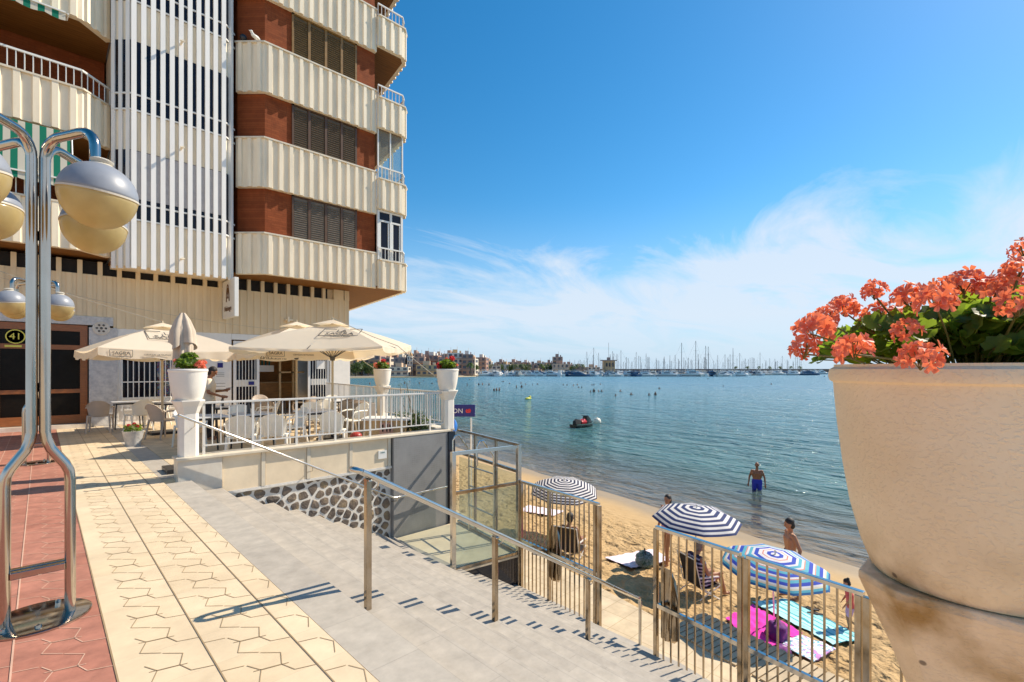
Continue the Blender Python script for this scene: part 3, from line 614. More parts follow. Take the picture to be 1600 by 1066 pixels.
# rubble stones: irregular polygons of real depth, packed by relaxation
random.seed(11)
st_pts = []
for i in range(2600):
    x_, z_ = random.uniform(2.1, 5.1), random.uniform(-1.75, -0.25)
    q_ = random.choice((.15, .20, .26)) if i < 1200 else .13
    if all((x_-a)**2+(z_-b)**2 > q_**2 for a, b in st_pts): st_pts.append((x_, z_))
mb = MB()
for x_, z_ in st_pts:
    if not (2.2 < x_ < 4.98): continue
    po = [(x_-.3, z_-.3), (x_+.3, z_-.3), (x_+.3, z_+.3), (x_-.3, z_+.3)]
    for a, b in st_pts:
        d2 = (a-x_)**2+(b-z_)**2
        if 0 < d2 < .36: po = clip(po, a-x_, b-z_, (a*a+b*b-x_*x_-z_*z_)/2)
    q = random.uniform(.78, .92)
    po = [(x_+(a-x_)*q*random.uniform(.9, 1.05), z_+(b-z_)*q*random.uniform(.9, 1.05)) for a, b in po]
    po = clip(clip(po, 0, 1, -.335), 1, 0, 4.99)
    k = len(po)
    if k < 4 or max(b for a, b in po) < -0.185*((x_-1.6)/0.375)-.05: continue
    pl = []
    for j in range(k):   # cut the corners
        a, b = po[j], po[(j+1) % k]; pl += [(a[0]*.8+b[0]*.2, a[1]*.8+b[1]*.2), (a[0]*.2+b[0]*.8, a[1]*.2+b[1]*.8)]
    k = len(pl); d = random.uniform(.004, .014)
    vs = [(a, 8.645, b) for a, b in pl]+[(a*.84+x_*.16, 8.64-d*random.uniform(.7, 1), b*.84+z_*.16) for a, b in pl]+[(x_, 8.64-d*1.3, z_)]
    mb.add(vs, [(j, (j+1) % k, k+(j+1) % k, k+j) for j in range(k)]+[(k+j, k+(j+1) % k, 2*k) for j in range(k)])
o = put(mb, 'rubble_stones', M['rubble'], t)
mb = MB(); mb.box(5.012, 8.54, -1.72, 6.33, 8.86, 0.285); put(mb, 'perforated_panel', M['mesh_grey'], t)
mb = MB(); mb.box(6.34, 8.52, -2.4, 6.52, 8.84, 0.288); put(mb, 'corner_post', M['tile_black'], t)
mb = MB(); mb.box(4.70, 8.575, -0.10, 4.88, 8.598, 0.06); put(mb, 'small_plate', M['white_metal'], t)
o = put(text_mb('AVISO', 0.035, 0.001, frame((4.79, 8.573, 0.02), (1, 0, 0), (0, 0, 1))), 'plate_lettering', M['green_paint'], t)

t = thing('sea_wall', 'tall rendered sea wall carrying the terrace edge above the sand', 'wall', (6.5, 8.8, 0))
def seg_pts(p, q, off): 
    d = Vector((q[0]-p[0], q[1]-p[1])).normalized(); nn = Vector((d.y, -d.x))*off; return nn
P3, P2, PE, PF = (6.46, 8.70), (6.86, 12.3), (7.43, 15.9), (7.86, 18.5)
mb = MB()
for a, b in ((P3, P2), (P2, PE), (PE, PF), (PF, (12.5, 49))):
    nn = seg_pts(a, b, 0.12); mb.prism([(a[0]-nn.x, a[1]-nn.y), (a[0]+nn.x, a[1]+nn.y), (b[0]+nn.x, b[1]+nn.y), (b[0]-nn.x, b[1]-nn.y)], -2.7, 0.29)
put(mb, 'rendered_face', M['panel_cream'], t)
mb = MB()
for a, b in ((P3, P2), (P2, PE), (PE, PF)):
    nn = seg_pts(a, b, 0.17); mb.prism([(a[0]-nn.x, a[1]-nn.y), (a[0]+nn.x, a[1]+nn.y), (b[0]+nn.x, b[1]+nn.y), (b[0]-nn.x, b[1]-nn.y)], 0.292, 0.332)
put(mb, 'coping', M['coping'], t)

# ------------------------------------------------------------------ terrace railings
def railing(name, label, a, b, z0, ztop, zlow, pitch=0.115, post_every=6, mats='rail_paint', cat='railing'):
    a = Vector(a); b = Vector(b); L_ = (b-a).length; d = (b-a).normalized(); ang = math.atan2(d.y, d.x)
    t = thing(name, label, cat, (a.x, a.y, z0), ang)
    mt = M[mats]
    mb = MB(); mb.bar((0, 0, ztop-z0), (L_, 0, ztop-z0), 0.05, 0.035); mb.build('top_rail', mt, t, bevel=0.006)
    mb = MB(); mb.bar((0, 0, zlow-z0), (L_, 0, zlow-z0), 0.03, 0.022); mb.build('lower_rail', mt, t)
    k = int(L_/pitch); proto_b = proto_p = None
    for i in range(k+1):
        x = L_*i/k
        if i % post_every == 0:
            if not proto_p: mb = MB(); mb.box(-0.018, -0.012, 0, 0.018, 0.012, ztop-z0-0.017); proto_p = mb.build('post', mt, t); proto_p.location = (x, 0, 0)
            else: c = proto_p.copy(); COL.objects.link(c); c.location = (x, 0, 0)
        else:
            if not proto_b: mb = MB(); mb.box(-0.0075, -0.0075, zlow-z0, 0.0075, 0.0075, ztop-z0-0.017); proto_b = mb.build('bar', mt, t); proto_b.location = (x, 0, 0)
            else: c = proto_b.copy(); COL.objects.link(c); c.location = (x, 0, 0)
    return t
railing('terrace_railing', 'white barred railing along the front of the café terrace above the stairs', (1.80, 8.70), (6.33, 8.70), 0.335, 1.13, 0.47)
railing('terrace_railing', 'white barred railing between the two flower pots on the seaward side', (6.50, 8.98), (6.84, 12.1), 0.332, 1.13, 0.47)
railing('terrace_railing', 'white barred railing running from the far flower pot towards the building', (6.90, 12.5), (7.43, 15.9), 0.332, 1.13, 0.47)
railing('terrace_railing', 'last short railing meeting the white corner wall of the building', (7.43, 15.9), (7.86, 18.35), 0.332, 1.13, 0.47)

# ------------------------------------------------------------------ flower pots on pillars
def pot_profile(R=0.262, h=0.47):
    b = R*0.70
    return [(b*0.95, 0), (b*.99, 0.012), (R*0.755, h*.12), (R*0.835, h*0.30), (R*0.89, h*0.5), (R*0.935, h*0.72), (R*0.962, h-0.045), (R*0.99, h-0.040), (R, h-0.028), (R*0.99, h-0.012), (R*0.955, h-0.006), (R*0.955, h), (R*0.87, h), (R*0.85, h-0.05), (0.0, h-0.06)]
def pillar_pot(x, y, zbase, rz, lab_pillar, lab_pot, mt='pot_white', hw=0.125, R=0.262, topz=1.655, ch=0.19, h=0.47, zc=None, flare=1.6):
    zb = topz-h
    t = thing('pillar', lab_pillar, 'pillar', (x, y, zbase), rz, None)
    H_ = zb-zbase
    mb = MB()
    def ring(a, z): c_ = a*.42; return [(-a+c_, -a, z), (a-c_, -a, z), (a, -a+c_, z), (a, a-c_, z), (a-c_, a, z), (-a+c_, a, z), (-a, a-c_, z), (-a, -a+c_, z)]
    lv = [(hw, 0), (hw, H_-ch*1.08), (hw*1.05, H_-ch), (hw*(1+(flare-1)*.5), H_-ch*.5), (hw*flare, H_-0.018), (hw*flare, H_)]
    vs = []
    for a, z in lv: vs += ring(a, z)
    k = len(lv); mb.add(vs, [tuple(range(8))[::-1], tuple(range(8*k-8, 8*k))]+[(i*8+j, i*8+(j+1) % 8, i*8+8+(j+1) % 8, i*8+8+j) for i in range(k-1) for j in range(8)])
    mb.build('shaft', M['pot_shaft' if mt == 'pot' else mt], t, bevel=0.004)
    mb = MB(); mb.lathe(pot_profile(R, h-0.003), 72); p = mb.build('flower_pot', M[mt], None, smooth='auto', loc=(x, y, zb+0.003)); p.rotation_euler[2] = rz
    tag(p, lab_pot, 'flower pot')
    mb = MB(); mb.lathe([(0, 0), (R*0.86, 0), (R*0.86, 0.01), (0, 0.012)], 24); mb.build('soil', M['bark'], p, loc=(0, 0, h-0.066))
    return t, p
pillar_pot(1.60, 8.72, 0.335, 0, 'white square pillar at the head of the stairs by the terrace', 'white flower pot at the head of the stairs in front of the folded parasol')
pillar_pot(6.46, 8.72, 0.335, 0, 'white square pillar at the seaward corner of the terrace', 'white flower pot on the corner pillar above the glass lift screen', R=0.25)
pillar_pot(6.86, 12.3, 0.335, 0.1, 'white square pillar halfway along the seaward railing', 'white flower pot farthest away on the seaward railing, before the harbour town', R=0.25)
pillar_pot(1.566, 0.063, -2.0, 0, 'shaded stucco pillar carrying the huge near flower pot', 'huge shaded stucco flower pot close to the camera at the right', mt='pot', hw=0.088, R=0.287, topz=1.662, ch=0.34, flare=2.3, h=0.505)

# ------------------------------------------------------------------ handrails on the stairs
def rail_slope(x, z0, s): return z0
t = thing('stair_handrail', 'double steel handrail on square posts running down the middle of the stairs', 'handrail', (1.7, 3.43, -0.185))
sl_ = (-1.36-0.90)/(5.60-1.70)
pts = []
y0, y1 = 3.385, 3.475
top = [(1.72, y1, 0.885), (5.52, y1, -1.30), (5.66, y1, -1.37), (5.74, y1, -1.42), (5.755, y1, -1.55), (5.755, y1, -2.38)]
near = [(x, y0, z) for x, _, z in top[:2]]+[(5.62, 3.40, -1.345), (5.70, 3.46, -1.39)]
arc = [(1.72-0.045*math.sin(a)*1.3, 3.43+0.045*math.cos(a), 0.885+0.02*math.sin(a)) for a in [PI*k/6 for k in range(1, 6)]]
for nm, po in (('far_rail', top), ('near_rail', near)):
    mb = MB(); mb.tube(po, 0.021, 12); put(mb, 'rail', M['steel'], t, smooth='auto')
mb = MB(); mb.tube([top[0]]+arc+[near[0]], 0.021, 12); put(mb, 'end_bend', M['steel'], t, smooth='auto')
for px_, pz in ((1.79, -0.185), (3.10, -0.925), (4.55, -1.48)):
    zt = 0.885+(px_-1.72)*(-2.185/3.8)-0.03
    mb = MB(); mb.box(px_-0.022, 3.408, pz, px_+0.022, 3.452, zt); put(mb, 'post', M['steel_old'], t, bevel=0.003)
    mb = MB(); mb.tube([(px_+0.02, 3.43, zt-0.09), (px_+0.06, 3.43, zt-0.09), (px_+0.07, 3.40, zt-0.06), (px_+0.07, y0, zt-0.0)], 0.006, 6); put(mb, 'bracket', M['steel'], t)
    mb = MB(); mb.bar((px_, y0, zt-0.01), (px_, y1, zt-0.01), 0.03, 0.01); put(mb, 'saddle', M['steel'], t)

t = thing('wall_handrail', 'slim steel handrail fixed to the panelled terrace wall from the first pillar', 'handrail', (1.6, 8.5, 0.9))
mb = MB(); mb.tube([(1.42, 8.38, 0.99), (4.75, 8.38, -0.76), (4.92, 8.38, -0.85), (5.1, 8.38, -0.86), (6.22, 8.42, -0.86)], 0.02, 10); put(mb, 'rail', M['steel'], t, smooth='auto')
for x_ in (1.62, 3.35, 5.0):
    z_ = 0.99-(x_-1.42)*0.5255 if x_ < 4.8 else -0.85
    yb = 8.60
    mb = MB(); mb.tube([(x_, 8.38, z_-0.02), (x_, 8.40, z_-0.08), (x_, yb, z_-0.13)], 0.008, 6); put(mb, 'bracket', M['steel'], t)

# ------------------------------------------------------------------ lift enclosure
A_, B_, C_ = Vector((4.87, 6.42, 0)), Vector((6.19, 6.215, 0)), Vector((6.53, 8.42, 0))
D_ = A_+(C_-B_)
t = thing('lift_platform', 'black tiled platform base with pale floor beneath the glass lift screens', 'platform', (A_.x, A_.y, -2.5), math.atan2(B_.y-A_.y, B_.x-A_.x))
mb = MB(); mb.prism([tuple(v.xy) for v in (A_+Vector((.1, .02, 0)), B_, Vector((6.56, 8.5, 0)), Vector((5.0, 8.5, 0)))], -2.5, -1.73); put(mb, 'black_base', M['tile_black'], t)
mb = MB(); mb.prism([tuple(v.xy) for v in (A_+Vector((0.02, -.02, 0)), B_+Vector((.03, -.03, 0)), Vector((6.58, 8.49, 0)), Vector((4.98, 8.49, 0)))], -1.729, -1.695); put(mb, 'platform_floor', M['panel_cream'], t)
t = thing('lift_screen', 'steel framed glass screen on two sides of the lift beside the stairs', 'glass screen', (A_.x, A_.y, -1.69), math.atan2(B_.y-A_.y, B_.x-A_.x))
zb, zt, zm = -1.69, 0.285, -0.40
def post(mb, p, z0, z1, s=0.06): mb.bar((p.x, p.y, z0), (p.x, p.y, z1), s, s, up=(BU.x, BU.y, 0))
for p, z0, z1 in ((A_, zb, zt), (B_, -2.38, zt)):
    mb = MB(); post(mb, p, z0, z1, 0.075); put(mb, 'corner_post', M['steel'], t, bevel=0.004)
mb = MB(); mb.bar((A_.x, A_.y, zt-.03), (B_.x, B_.y, zt-.03), .055, .055); put(mb, 'top_rail', M['steel'], t)
mb = MB(); mb.bar((A_.x, A_.y, zm), (B_.x, B_.y, zm), .045, .05); put(mb, 'middle_rail', M['steel_old'], t)
mb = MB(); mb.bar((A_.x, A_.y, zb+.03), (B_.x, B_.y, zb+.03), .045, .05); put(mb, 'bottom_rail', M['steel_old'], t)
mb = MB(); mb.bar((B_.x, B_.y, zt+.0), (C_.x, C_.y, zt+.04), .05, .045); put(mb, 'side_top_rail', M['steel_old'], t)
mb = MB(); mb.bar((B_.x, B_.y, zm+.2), (C_.x, C_.y, zm+.24), .05, .05); put(mb, 'side_middle_rail', M['steel_old'], t)
mb = MB(); mb.bar((B_.x, B_.y, zb+.03), (C_.x, C_.y, zb+.03), .05, .05); put(mb, 'side_bottom_rail', M['steel_old'], t)
for f_ in (0.33, 0.68):
    p = B_.lerp(C_, f_); mb = MB(); post(mb, p, zb, zt+.01, .045); put(mb, 'side_post', M['steel_old'], t)
g1 = MB(); g1.bar((*(A_.lerp(B_, .03)).xy, (zm+zb)/2), (*(A_.lerp(B_, .97)).xy, (zm+zb)/2), .012, zm-zb-.09); put(g1, 'glass_pane', M['glass'], t)
g1 = MB(); g1.bar((*(B_.lerp(C_, .02)).xy, (zm+zb)/2+.1), (*(B_.lerp(C_, .98)).xy, (zm+zb)/2+.1), .012, zm-zb+.1); put(g1, 'glass_pane', M['glass'], t)
t = thing('ladder_rails', 'pair of bent steel ladder rails standing behind the glass lift screen', 'ladder', (6.35, 7.4, -1.69), 0)
for k, (f_) in enumerate((0.30, 0.72)):
    p = B_.lerp(C_, f_)-BU*0.12
    mb = MB(); mb.tube([(*(p-BU*0.35).xy, -0.15), (*(p-BU*0.35).xy, 0.20), (*(p-BU*0.30).xy, 0.30), (*(p-BU*0.22).xy, 0.31), (*(p).xy, 0.02), (*(p+BU*0.02).xy, -0.05), (*(p+BU*0.02).xy, -1.69)], 0.018, 8)
    put(mb, 'rail', M['steel'], t, smooth='auto')
mb = MB()
for z_ in (-0.35, -0.75, -1.15): mb.bar((*(B_.lerp(C_, .30)-BU*0.10).xy, z_), (*(B_.lerp(C_, .72)-BU*0.10).xy, z_), .025, .02)
put(mb, 'rungs', M['steel'], t)

# ------------------------------------------------------------------ steel fences with gates at the foot of the stairs
def fence(name, label, a, b, zt, zb, zmid, nbars, plate=None, posts=(0, 1), cat='fence'):
    a = Vector(a); b = Vector(b); L_ = (b-a).length; d = (b-a).normalized(); ang = math.atan2(d.y, d.x)
    t = thing(name, label, cat, (a.x, a.y, zb), ang); H_ = zt-zb
    mt = M['steel_old']
    mb = MB(); mb.bar((0, 0, H_-.02), (L_, 0, H_-.02), .055, .04); mb.build('top_rail', M['steel'], t, bevel=.004)
    mb = MB(); mb.bar((0, 0, zmid-zb), (L_, 0, zmid-zb), .04, .05); mb.build('middle_rail', M['steel'], t)
    mb = MB(); mb.bar((0, 0, .06), (L_, 0, .06), .04, .04); mb.build('bottom_rail', mt, t)
    for x in posts:
        mb = MB(); mb.box(x*L_-.026, -.028, 0, x*L_+.026, .028, H_-.04); mb.build('post', mt, t, bevel=.004)
    mb = MB(); mb.box(-.0085, -.0085, .05, .0085, .0085, H_-.03); pr = None
    for i in range(1, nbars+1):
        x = L_*i/(nbars+1)
        if any(abs(x-q*L_) < .05 for q in posts): continue
        if pr is None: pr = mb.build('bar', mt, t); pr.location = (x, 0, 0)
        else: c = pr.copy(); COL.objects.link(c); c.location = (x, 0, 0)
    if plate is not None:
        x0, dr, zc = plate
        outl = [(x0, H_-zc), (x0+dr*.10, H_-zc-.03), (x0+dr*.18, H_-zc-.14), (x0+dr*.25, H_-zc-.34), (x0+dr*.26, H_-zc-.76), (x0+dr*.23, H_-zc-.86), (x0+dr*.16, H_-zc-.93), (x0+dr*.04, H_-zc-.94), (x0, H_-zc-.90)]
        mb = MB(); k = len(outl)
        def bulge(x): return -.03-.07*math.sin(PI*min(1, abs(x-x0)/.26))
        vs = [(x, -bulge(x), z) for x, z in outl]+[(x, -bulge(x)+.006, z) for x, z in outl]
        mb.add(vs, [tuple(range(k)), tuple(range(k, 2*k))[::-1]]+[(i, k+i, k+(i+1) % k, (i+1) % k) for i in range(k)])
        mb.build('lock_guard', M['steel_old'], t)
    return t
fence('gate_fence', 'barred steel gate leaf between the glass lift screen and the gateway', (6.195, 6.15), (5.98, 4.30), -0.35, -2.38, -1.42, 17, plate=(0.72, 1, .62), posts=(0, .40, .96, 1.0))
fence('gate_fence', 'barred steel fence leaf on the right of the gateway, before the towels', (5.65, 3.18), (5.48, 2.07), -0.35, -2.38, -1.36, 9, plate=(0.05, 1, .52), posts=(0, 1.0))
fence('gate_fence', 'barred steel fence leaf ending beside the huge near flower pot', (5.47, 2.0), (5.31, 0.93), -0.35, -2.38, -1.36, 9, posts=(0, .96, 1.02))
fence('gate_fence', 'barred steel fence leaf mostly hidden behind the huge near flower pot', (5.28, 0.80), (5.05, -1.0), -0.35, -2.38, -1.36, 12, posts=(0.5, 1.0))

# ================================================================== APARTMENT BUILDING
bt = thing('apartment_building', 'tall seafront apartment block with cream ribbed balconies, brown tiles and white vertical fins', 'building', (0, 18.5, 0))
ZT = 20.6
FL = [(4.77, 6.08)] + [(7.62+3.12*k, 9.20+3.12*k) for k in range(4)]       # bands of the middle section
FD = [(4.77, 5.82)] + [(7.82+3.12*k, 8.94+3.12*k) for k in range(4)]       # bands of the corner balconies
FA = [(4.87, 6.05)] + [(8.00+3.12*k, 9.20+3.12*k) for k in range(4)]       # bands of the left balconies
def off(path, d):   # offset a polyline to its right-hand side when walking left to right (outwards = -Y)
    out = []
    for i, p in enumerate(path):
        ns_ = []
        for a, b in ((i-1, i), (i, i+1)):
            if a < 0 or b >= len(path): continue
            q = Vector((path[b][0]-path[a][0], path[b][1]-path[a][1])).normalized(); ns_.append(Vector((q.y, -q.x)))
        nn = sum(ns_, Vector((0, 0))); nn.normalize(); nn /= max(0.4, nn.dot(ns_[0]))
        out.append((p[0]+nn.x*d, p[1]+nn.y*d))
    return out
def wallpath(mb, path, z0, z1, th=0.14):
    o = off(path, -th)
    for i in range(len(path)-1):
        mb.prism([path[i], path[i+1], o[i+1], o[i]], z0, z1)
def ribs(mb, path, z0, z1, pitch, wd, dp, start=0.0, ends=True):
    for i in range(len(path)-1):
        a = Vector(path[i]); b = Vector(path[i+1]); L_ = (b-a).length; d = (b-a)/L_; nn = Vector((d.y, -d.x))
        k = max(1, round(L_/pitch)); 
        for j in range(k):
            c = a+d*((j+0.5)*L_/k)
            p = [c-d*wd/2+nn*.003, c+d*wd/2+nn*.003, c+d*wd*.36+nn*dp, c-d*wd*.36+nn*dp]
            mb.prism([tuple(q) for q in p][::-1], z0, z1)
def band(path, z0, z1, nm='balcony_parapet', pitch=0.35, rb=0.155, dp=0.062):
    mb = MB(); wallpath(mb, path, z0, z1); ribs(mb, path, z0+.002, z1-.002, pitch, rb, dp)
    o = put(mb, nm, M['cream'], bt)
    mb = MB(); oo = off(path, .075); ii = off(path, -.17)
    for i in range(len(path)-1): mb.prism([oo[i], oo[i+1], ii[i+1], ii[i]], z1+.001, z1+.05)
    c = mb.build('coping', M['coping'], o)
    c.matrix_parent_inverse = Matrix.Identity(4); c.location = (-0, -18.5, 0)
    return o
PC = [(4.57, 17.72), (5.24, 17.05), (9.268, 17.05)]
dback = Vector((10.66, 17.22, 0))+BV*13
PD = [(9.272, 16.90), (10.38, 16.90), (10.64, 17.20), (dback.x, dback.y)]
PA = [(-9.5, 17.55), (0.79, 17.55), (1.44, 18.20)]
for z0, z1 in FL: band(PC, z0, z1)
for z0, z1 in FD: band(PD, z0, z1)
for z0, z1 in FA: band(PA, z0, z1, pitch=.36, rb=.17)
# cores
cb_ = Vector((9.27, 17.2, 0))+BV*13.2
mb = MB(); mb.prism([(4.66, 17.86), (5.30, 17.2), (9.262, 17.2), (cb_.x, cb_.y), (4.66, 30.2)], 4.9, ZT); put(mb, 'brown_wall', M['brown'], bt)
mb = MB(); mb.prism([(-9.5, 19.6), (1.40, 19.6), (1.40, 30.2), (-9.5, 30.2)], 4.9, ZT); put(mb, 'loggia_back_wall', M['brown'], bt)
# tower of fins
PT = [(1.45, 17.84), (1.82, 17.47), (4.20, 17.47), (4.52, 17.80)]
mb = MB(); mb.prism([PT[0], PT[1], PT[2], PT[3], (4.64, 30.1), (1.44, 30.1)], 4.60, ZT); put(mb, 'fin_tower_wall', M['cream'], bt)
mb = MB()
def finat(mb, x, y, dx, dy, wd=.118, dp=.11):
    d = Vector((dx, dy)).normalized(); nn = Vector((d.y, -d.x)); c = Vector((x, y))
    p = [c-d*wd/2+nn*.004, c+d*wd/2+nn*.004, c+d*wd/2+nn*dp, c-d*wd/2+nn*dp]
    mb.prism([tuple(q) for q in p][::-1], 4.52, ZT)
for k in range(11): finat(mb, 1.885+.226*k, 17.47, 1, 0)
for f_ in (.10, .50, .90): finat(mb, PT[0][0]+(PT[1][0]-PT[0][0])*f_, PT[0][1]+(PT[1][1]-PT[0][1])*f_, 1, -1, .105, .05)
for f_ in (.45,): finat(mb, PT[2][0]+(PT[3][0]-PT[2][0])*f_, PT[2][1]+(PT[3][1]-PT[2][1])*f_, 1, 1)
put(mb, 'vertical_fins', M['fin'], bt)
for k in range(5):
    z0 = 5.90+3.12*k; z1 = z0+2.0
    if z1 > ZT: continue
    mb = MB(); o1 = off(PT, .022); o2 = off(PT, .002)
    for i in range(3): mb.prism([o1[i], o1[i+1], o2[i+1], o2[i]], z0, z1)
    wn = put(mb, 'window', M['glass_dark'], bt)
    mb = MB(); o1 = off(PT, .055); o2 = off(PT, .023)
    for zz_ in (z0+.0, z0+.45): 
        for i in range(3): mb.prism([o1[i], o1[i+1], o2[i+1], o2[i]], zz_, zz_+.045)
    c = mb.build('frame', M['white_metal'], wn, loc=(0, -18.5, 0))
    if k == 0:
        mb = MB(); o1 = off(PT, .040); o2 = off(PT, .024)
        mb.prism([o1[1], o1[2], o2[2], o2[1]], z0+.62, z1-.02); mb.build('blind', mat('grey_blind', (0.42, 0.40, 0.40), 0.7), wn, loc=(0, -18.5, 0))
for z_ in (4.95, 8.25, 11.4, 14.5):
    mb = MB(); mb.tube([(3.0, 17.45, z_), (3.0, 17.10, z_-.02)], .03, 8); mb.tube([(2.94, 17.12, z_-.03), (3.06, 17.12, z_-.03)], .025, 8); put(mb, 'water_spout', M['cream'], bt)
# shutters in the brown wall
sx0, sx1 = 6.15, 8.51
SHM = [(M['shutter_frame'], mat('greyed_shutter', (0.17, 0.14, 0.11), 0.6, var=.35, vscale=7, stretch=(1, 1, 5))), (M['shutter_frame'], M['shutter'])] + [(mat('golden_oak_frame', (0.26, 0.14, 0.035), .4, var=.3), mat('golden_shutter', (0.14, 0.09, 0.035), .5, var=.4, vscale=7, stretch=(1, 1, 5)))]*3
for k in range(5):
    z0 = FL[k][1]+.0; z1 = (FL[k+1][0] if k < 4 else ZT)-.0
    z1 = min(z1, z0+1.54)
    mb = MB()
    mb.box(sx0, 17.15, z0, sx0+.07, 17.198, z1); mb.box(sx1-.07, 17.15, z0, sx1, 17.198, z1); mb.box(sx0, 17.15, z1-.05, sx1, 17.198, z1-.001)
    for q in range(1, 4): xx = sx0+(sx1-sx0)*q/4; mb.box(xx-.045, 17.145, z0, xx+.045, 17.198, z1-.051)
    wn = put(mb, 'shuttered_window', SHM[k][0], bt)
    for q in range(4):
        xa = sx0+(sx1-sx0)*q/4+.05; xb = sx0+(sx1-sx0)*(q+1)/4-.05
        mb = MB(); mb.box(xa, 17.186, z0+.02, xb, 17.199, z1-.06)
        zz_ = z0+.08
        while zz_ < z1-.12:
            mb.add([(xa+.015, 17.184, zz_+.030), (xb-.015, 17.184, zz_+.030), (xb-.015, 17.150, zz_), (xa+.015, 17.150, zz_), (xa+.015, 17.180, zz_-.018), (xb-.015, 17.180, zz_-.018)], [(0, 1, 2, 3)[::-1], (3, 2, 5, 4)[::-1]]); zz_ += .075
        mb.build('shutter', SHM[k][1], wn, loc=(0, -18.5, 0))
# soffits
so_ = Vector((8.84, 18.5, 0))+BV*11.5
mb = MB(); mb.prism([(4.50, 17.9), (5.22, 17.10), (9.2, 17.10), (9.3, 16.95), (10.36, 16.95), (10.60, 17.24), (dback.x-.05, dback.y), (so_.x-.5, so_.y), (4.5, 30)], 4.775, 4.85); put(mb, 'soffit', M['soffit'], bt)
mb = MB(); mb.prism([(1.42, 18.15), (1.95, 17.5), (4.2, 17.5), (4.6, 17.9), (4.55, 19.2), (1.42, 19.2)], 4.70, 4.78); put(mb, 'soffit', M['soffit'], bt)
mb = MB(); mb.prism([(-9.4, 17.6), (.77, 17.6), (1.41, 18.24), (1.41, 19.7), (-9.4, 19.7)], 4.872, 4.93); put(mb, 'soffit', M['soffit'], bt)
for z0, z1 in FD[1:]:
    mb = MB(); mb.prism([(9.28, 16.96), (10.36, 16.96), (10.60, 17.24), (dback.x-.05, dback.y), (cb_.x+.02, cb_.y), (9.28, 17.22)], z0+.004, z0+.10); put(mb, 'soffit', M['soffit'], bt)
for z0, z1 in FA[1:]:
    mb = MB(); mb.prism([(-9.4, 17.6), (.77, 17.6), (1.41, 18.24), (1.41, 19.7), (-9.4, 19.7)], z0+.004, z0+.10); put(mb, 'soffit', M['soffit'], bt)
# small rails above the parapets
def small_rail(path, z0, h, pitch, nm='balcony_railing'):
    mb = MB()
    for i in range(len(path)-1):
        a = Vector(path[i]); b = Vector(path[i+1]); L_ = (b-a).length
        mb.bar((*a, z0+h), (*b, z0+h), .05, .05)
        k = max(1, int(L_/pitch))
        for j in range(k+1):
            c = a.lerp(b, j/k); mb.bar((*c, z0), (*c, z0+h-.02), .032, .02)
    put(mb, nm, M['white_metal'], bt)
for z0, z1 in FA: small_rail(off(PA, -.02), z1+.05, .50, .155)
PDr = off(PD, -.06); 
for i, (z0, z1) in enumerate(FD): small_rail([PDr[0], PDr[1], (PDr[2][0], PDr[2][1]), (PDr[2][0]+BV.x*4, PDr[2][1]+BV.y*4)], z1+.05, .46, .145)
# corner flats: glazed storeys
def door_set(z0, z1):
    mb = MB(); xs = (9.33, 9.87, 10.36); y = 17.06
    for a in xs: mb.box(a-.045, y-.04, z0, a+.045, y+.04, z1)
    for q in (z0+.0, z0+1.50, z1-.07): mb.box(9.33+.046, y-.03, q, 9.87-.046, y+.03, q+.07); mb.box(9.87+.046, y-.03, q, 10.36-.046, y+.03, q+.07)
    for a, b in ((9.39, 9.80), (9.93, 10.30)):
        mb.box(a, y-.02, z0+.07, a+.05, y+.035, z0+1.49); mb.box(b-.05, y-.02, z0+.07, b, y+.035, z0+1.49)
    wn = put(mb, 'balcony_door', M['white_metal'], bt)
    mb = MB(); mb.box(9.38, y+.005, z0+.02, 9.82, y+.012, z1-.02); mb.box(9.92, y+.005, z0+.02, 10.31, y+.012, z1-.02); mb.build('pane', M['glass_dark'], wn, loc=(0, -18.5, 0))
    a = Vector((10.42, 17.18, 0)); b = a+BV*5
    mb = MB(); mb.bar((*a.xy, (z0+z1)/2), (*b.xy, (z0+z1)/2), .04, z1-z0-.02); put(mb, 'side_glazing', M['glass_dark'], bt)
door_set(5.87, 7.81)
mb = MB()
for a in (9.33, 9.86, 10.40): mb.box(a-.025, 17.04, 8.99, a+.025, 17.09, 10.93)
a = Vector((10.44, 17.16, 0))
for q in (1.0, 2.2, 3.4): p = a+BV*q; mb.bar((*p.xy, 8.99), (*p.xy, 10.93), .05, .05, up=(BU.x, BU.y, 0))
gl = put(mb, 'glazed_balcony_frame', M['white_metal'], bt)
mb = MB(); mb.box(9.36, 17.062, 9.0, 9.83, 17.068, 10.92); mb.box(9.89, 17.062, 9.0, 10.37, 17.068, 10.92); mb.build('pane', M['glass'], gl, loc=(0, -18.5, 0))
# awnings on the left balconies
def awning(z1, z0, x0, x1, out, nm):
    mb = MB(); k = int((x1-x0)/.065)
    for i in range(k):
        xa = x0+(x1-x0)*i/k; xb = x0+(x1-x0)*(i+1)/k; s = (i//2) % 2*.5+.1
        mb.add([(xa, 17.46, z1), (xb, 17.46, z1), (xb, 17.46-out, z0), (xa, 17.46-out, z0)], [(0, 1, 2, 3)[::-1]], [s]*4)
        def sc(x): return .17+.05*abs(math.sin((x-x0)*PI/.52))
        mb.add([(xa, 17.458-out, z0), (xb, 17.458-out, z0), (xb, 17.45-out, z0-sc(xb)), (xa, 17.45-out, z0-sc(xa))], [(0, 1, 2, 3)[::-1]], [s]*4)
    o = put(mb, nm, M['green_stripe'], bt)
    mb = MB(); mb.bar((x0, 17.44-out, z0), (x1, 17.44-out, z0), .035, .035); mb.tube([(x1+.03, 17.5, z1-.1), (x1+.05, 17.42-out, z0-.02)], .018, 6); mb.build('awning_bar', M['white_metal'], o, loc=(0, -18.5, 0))
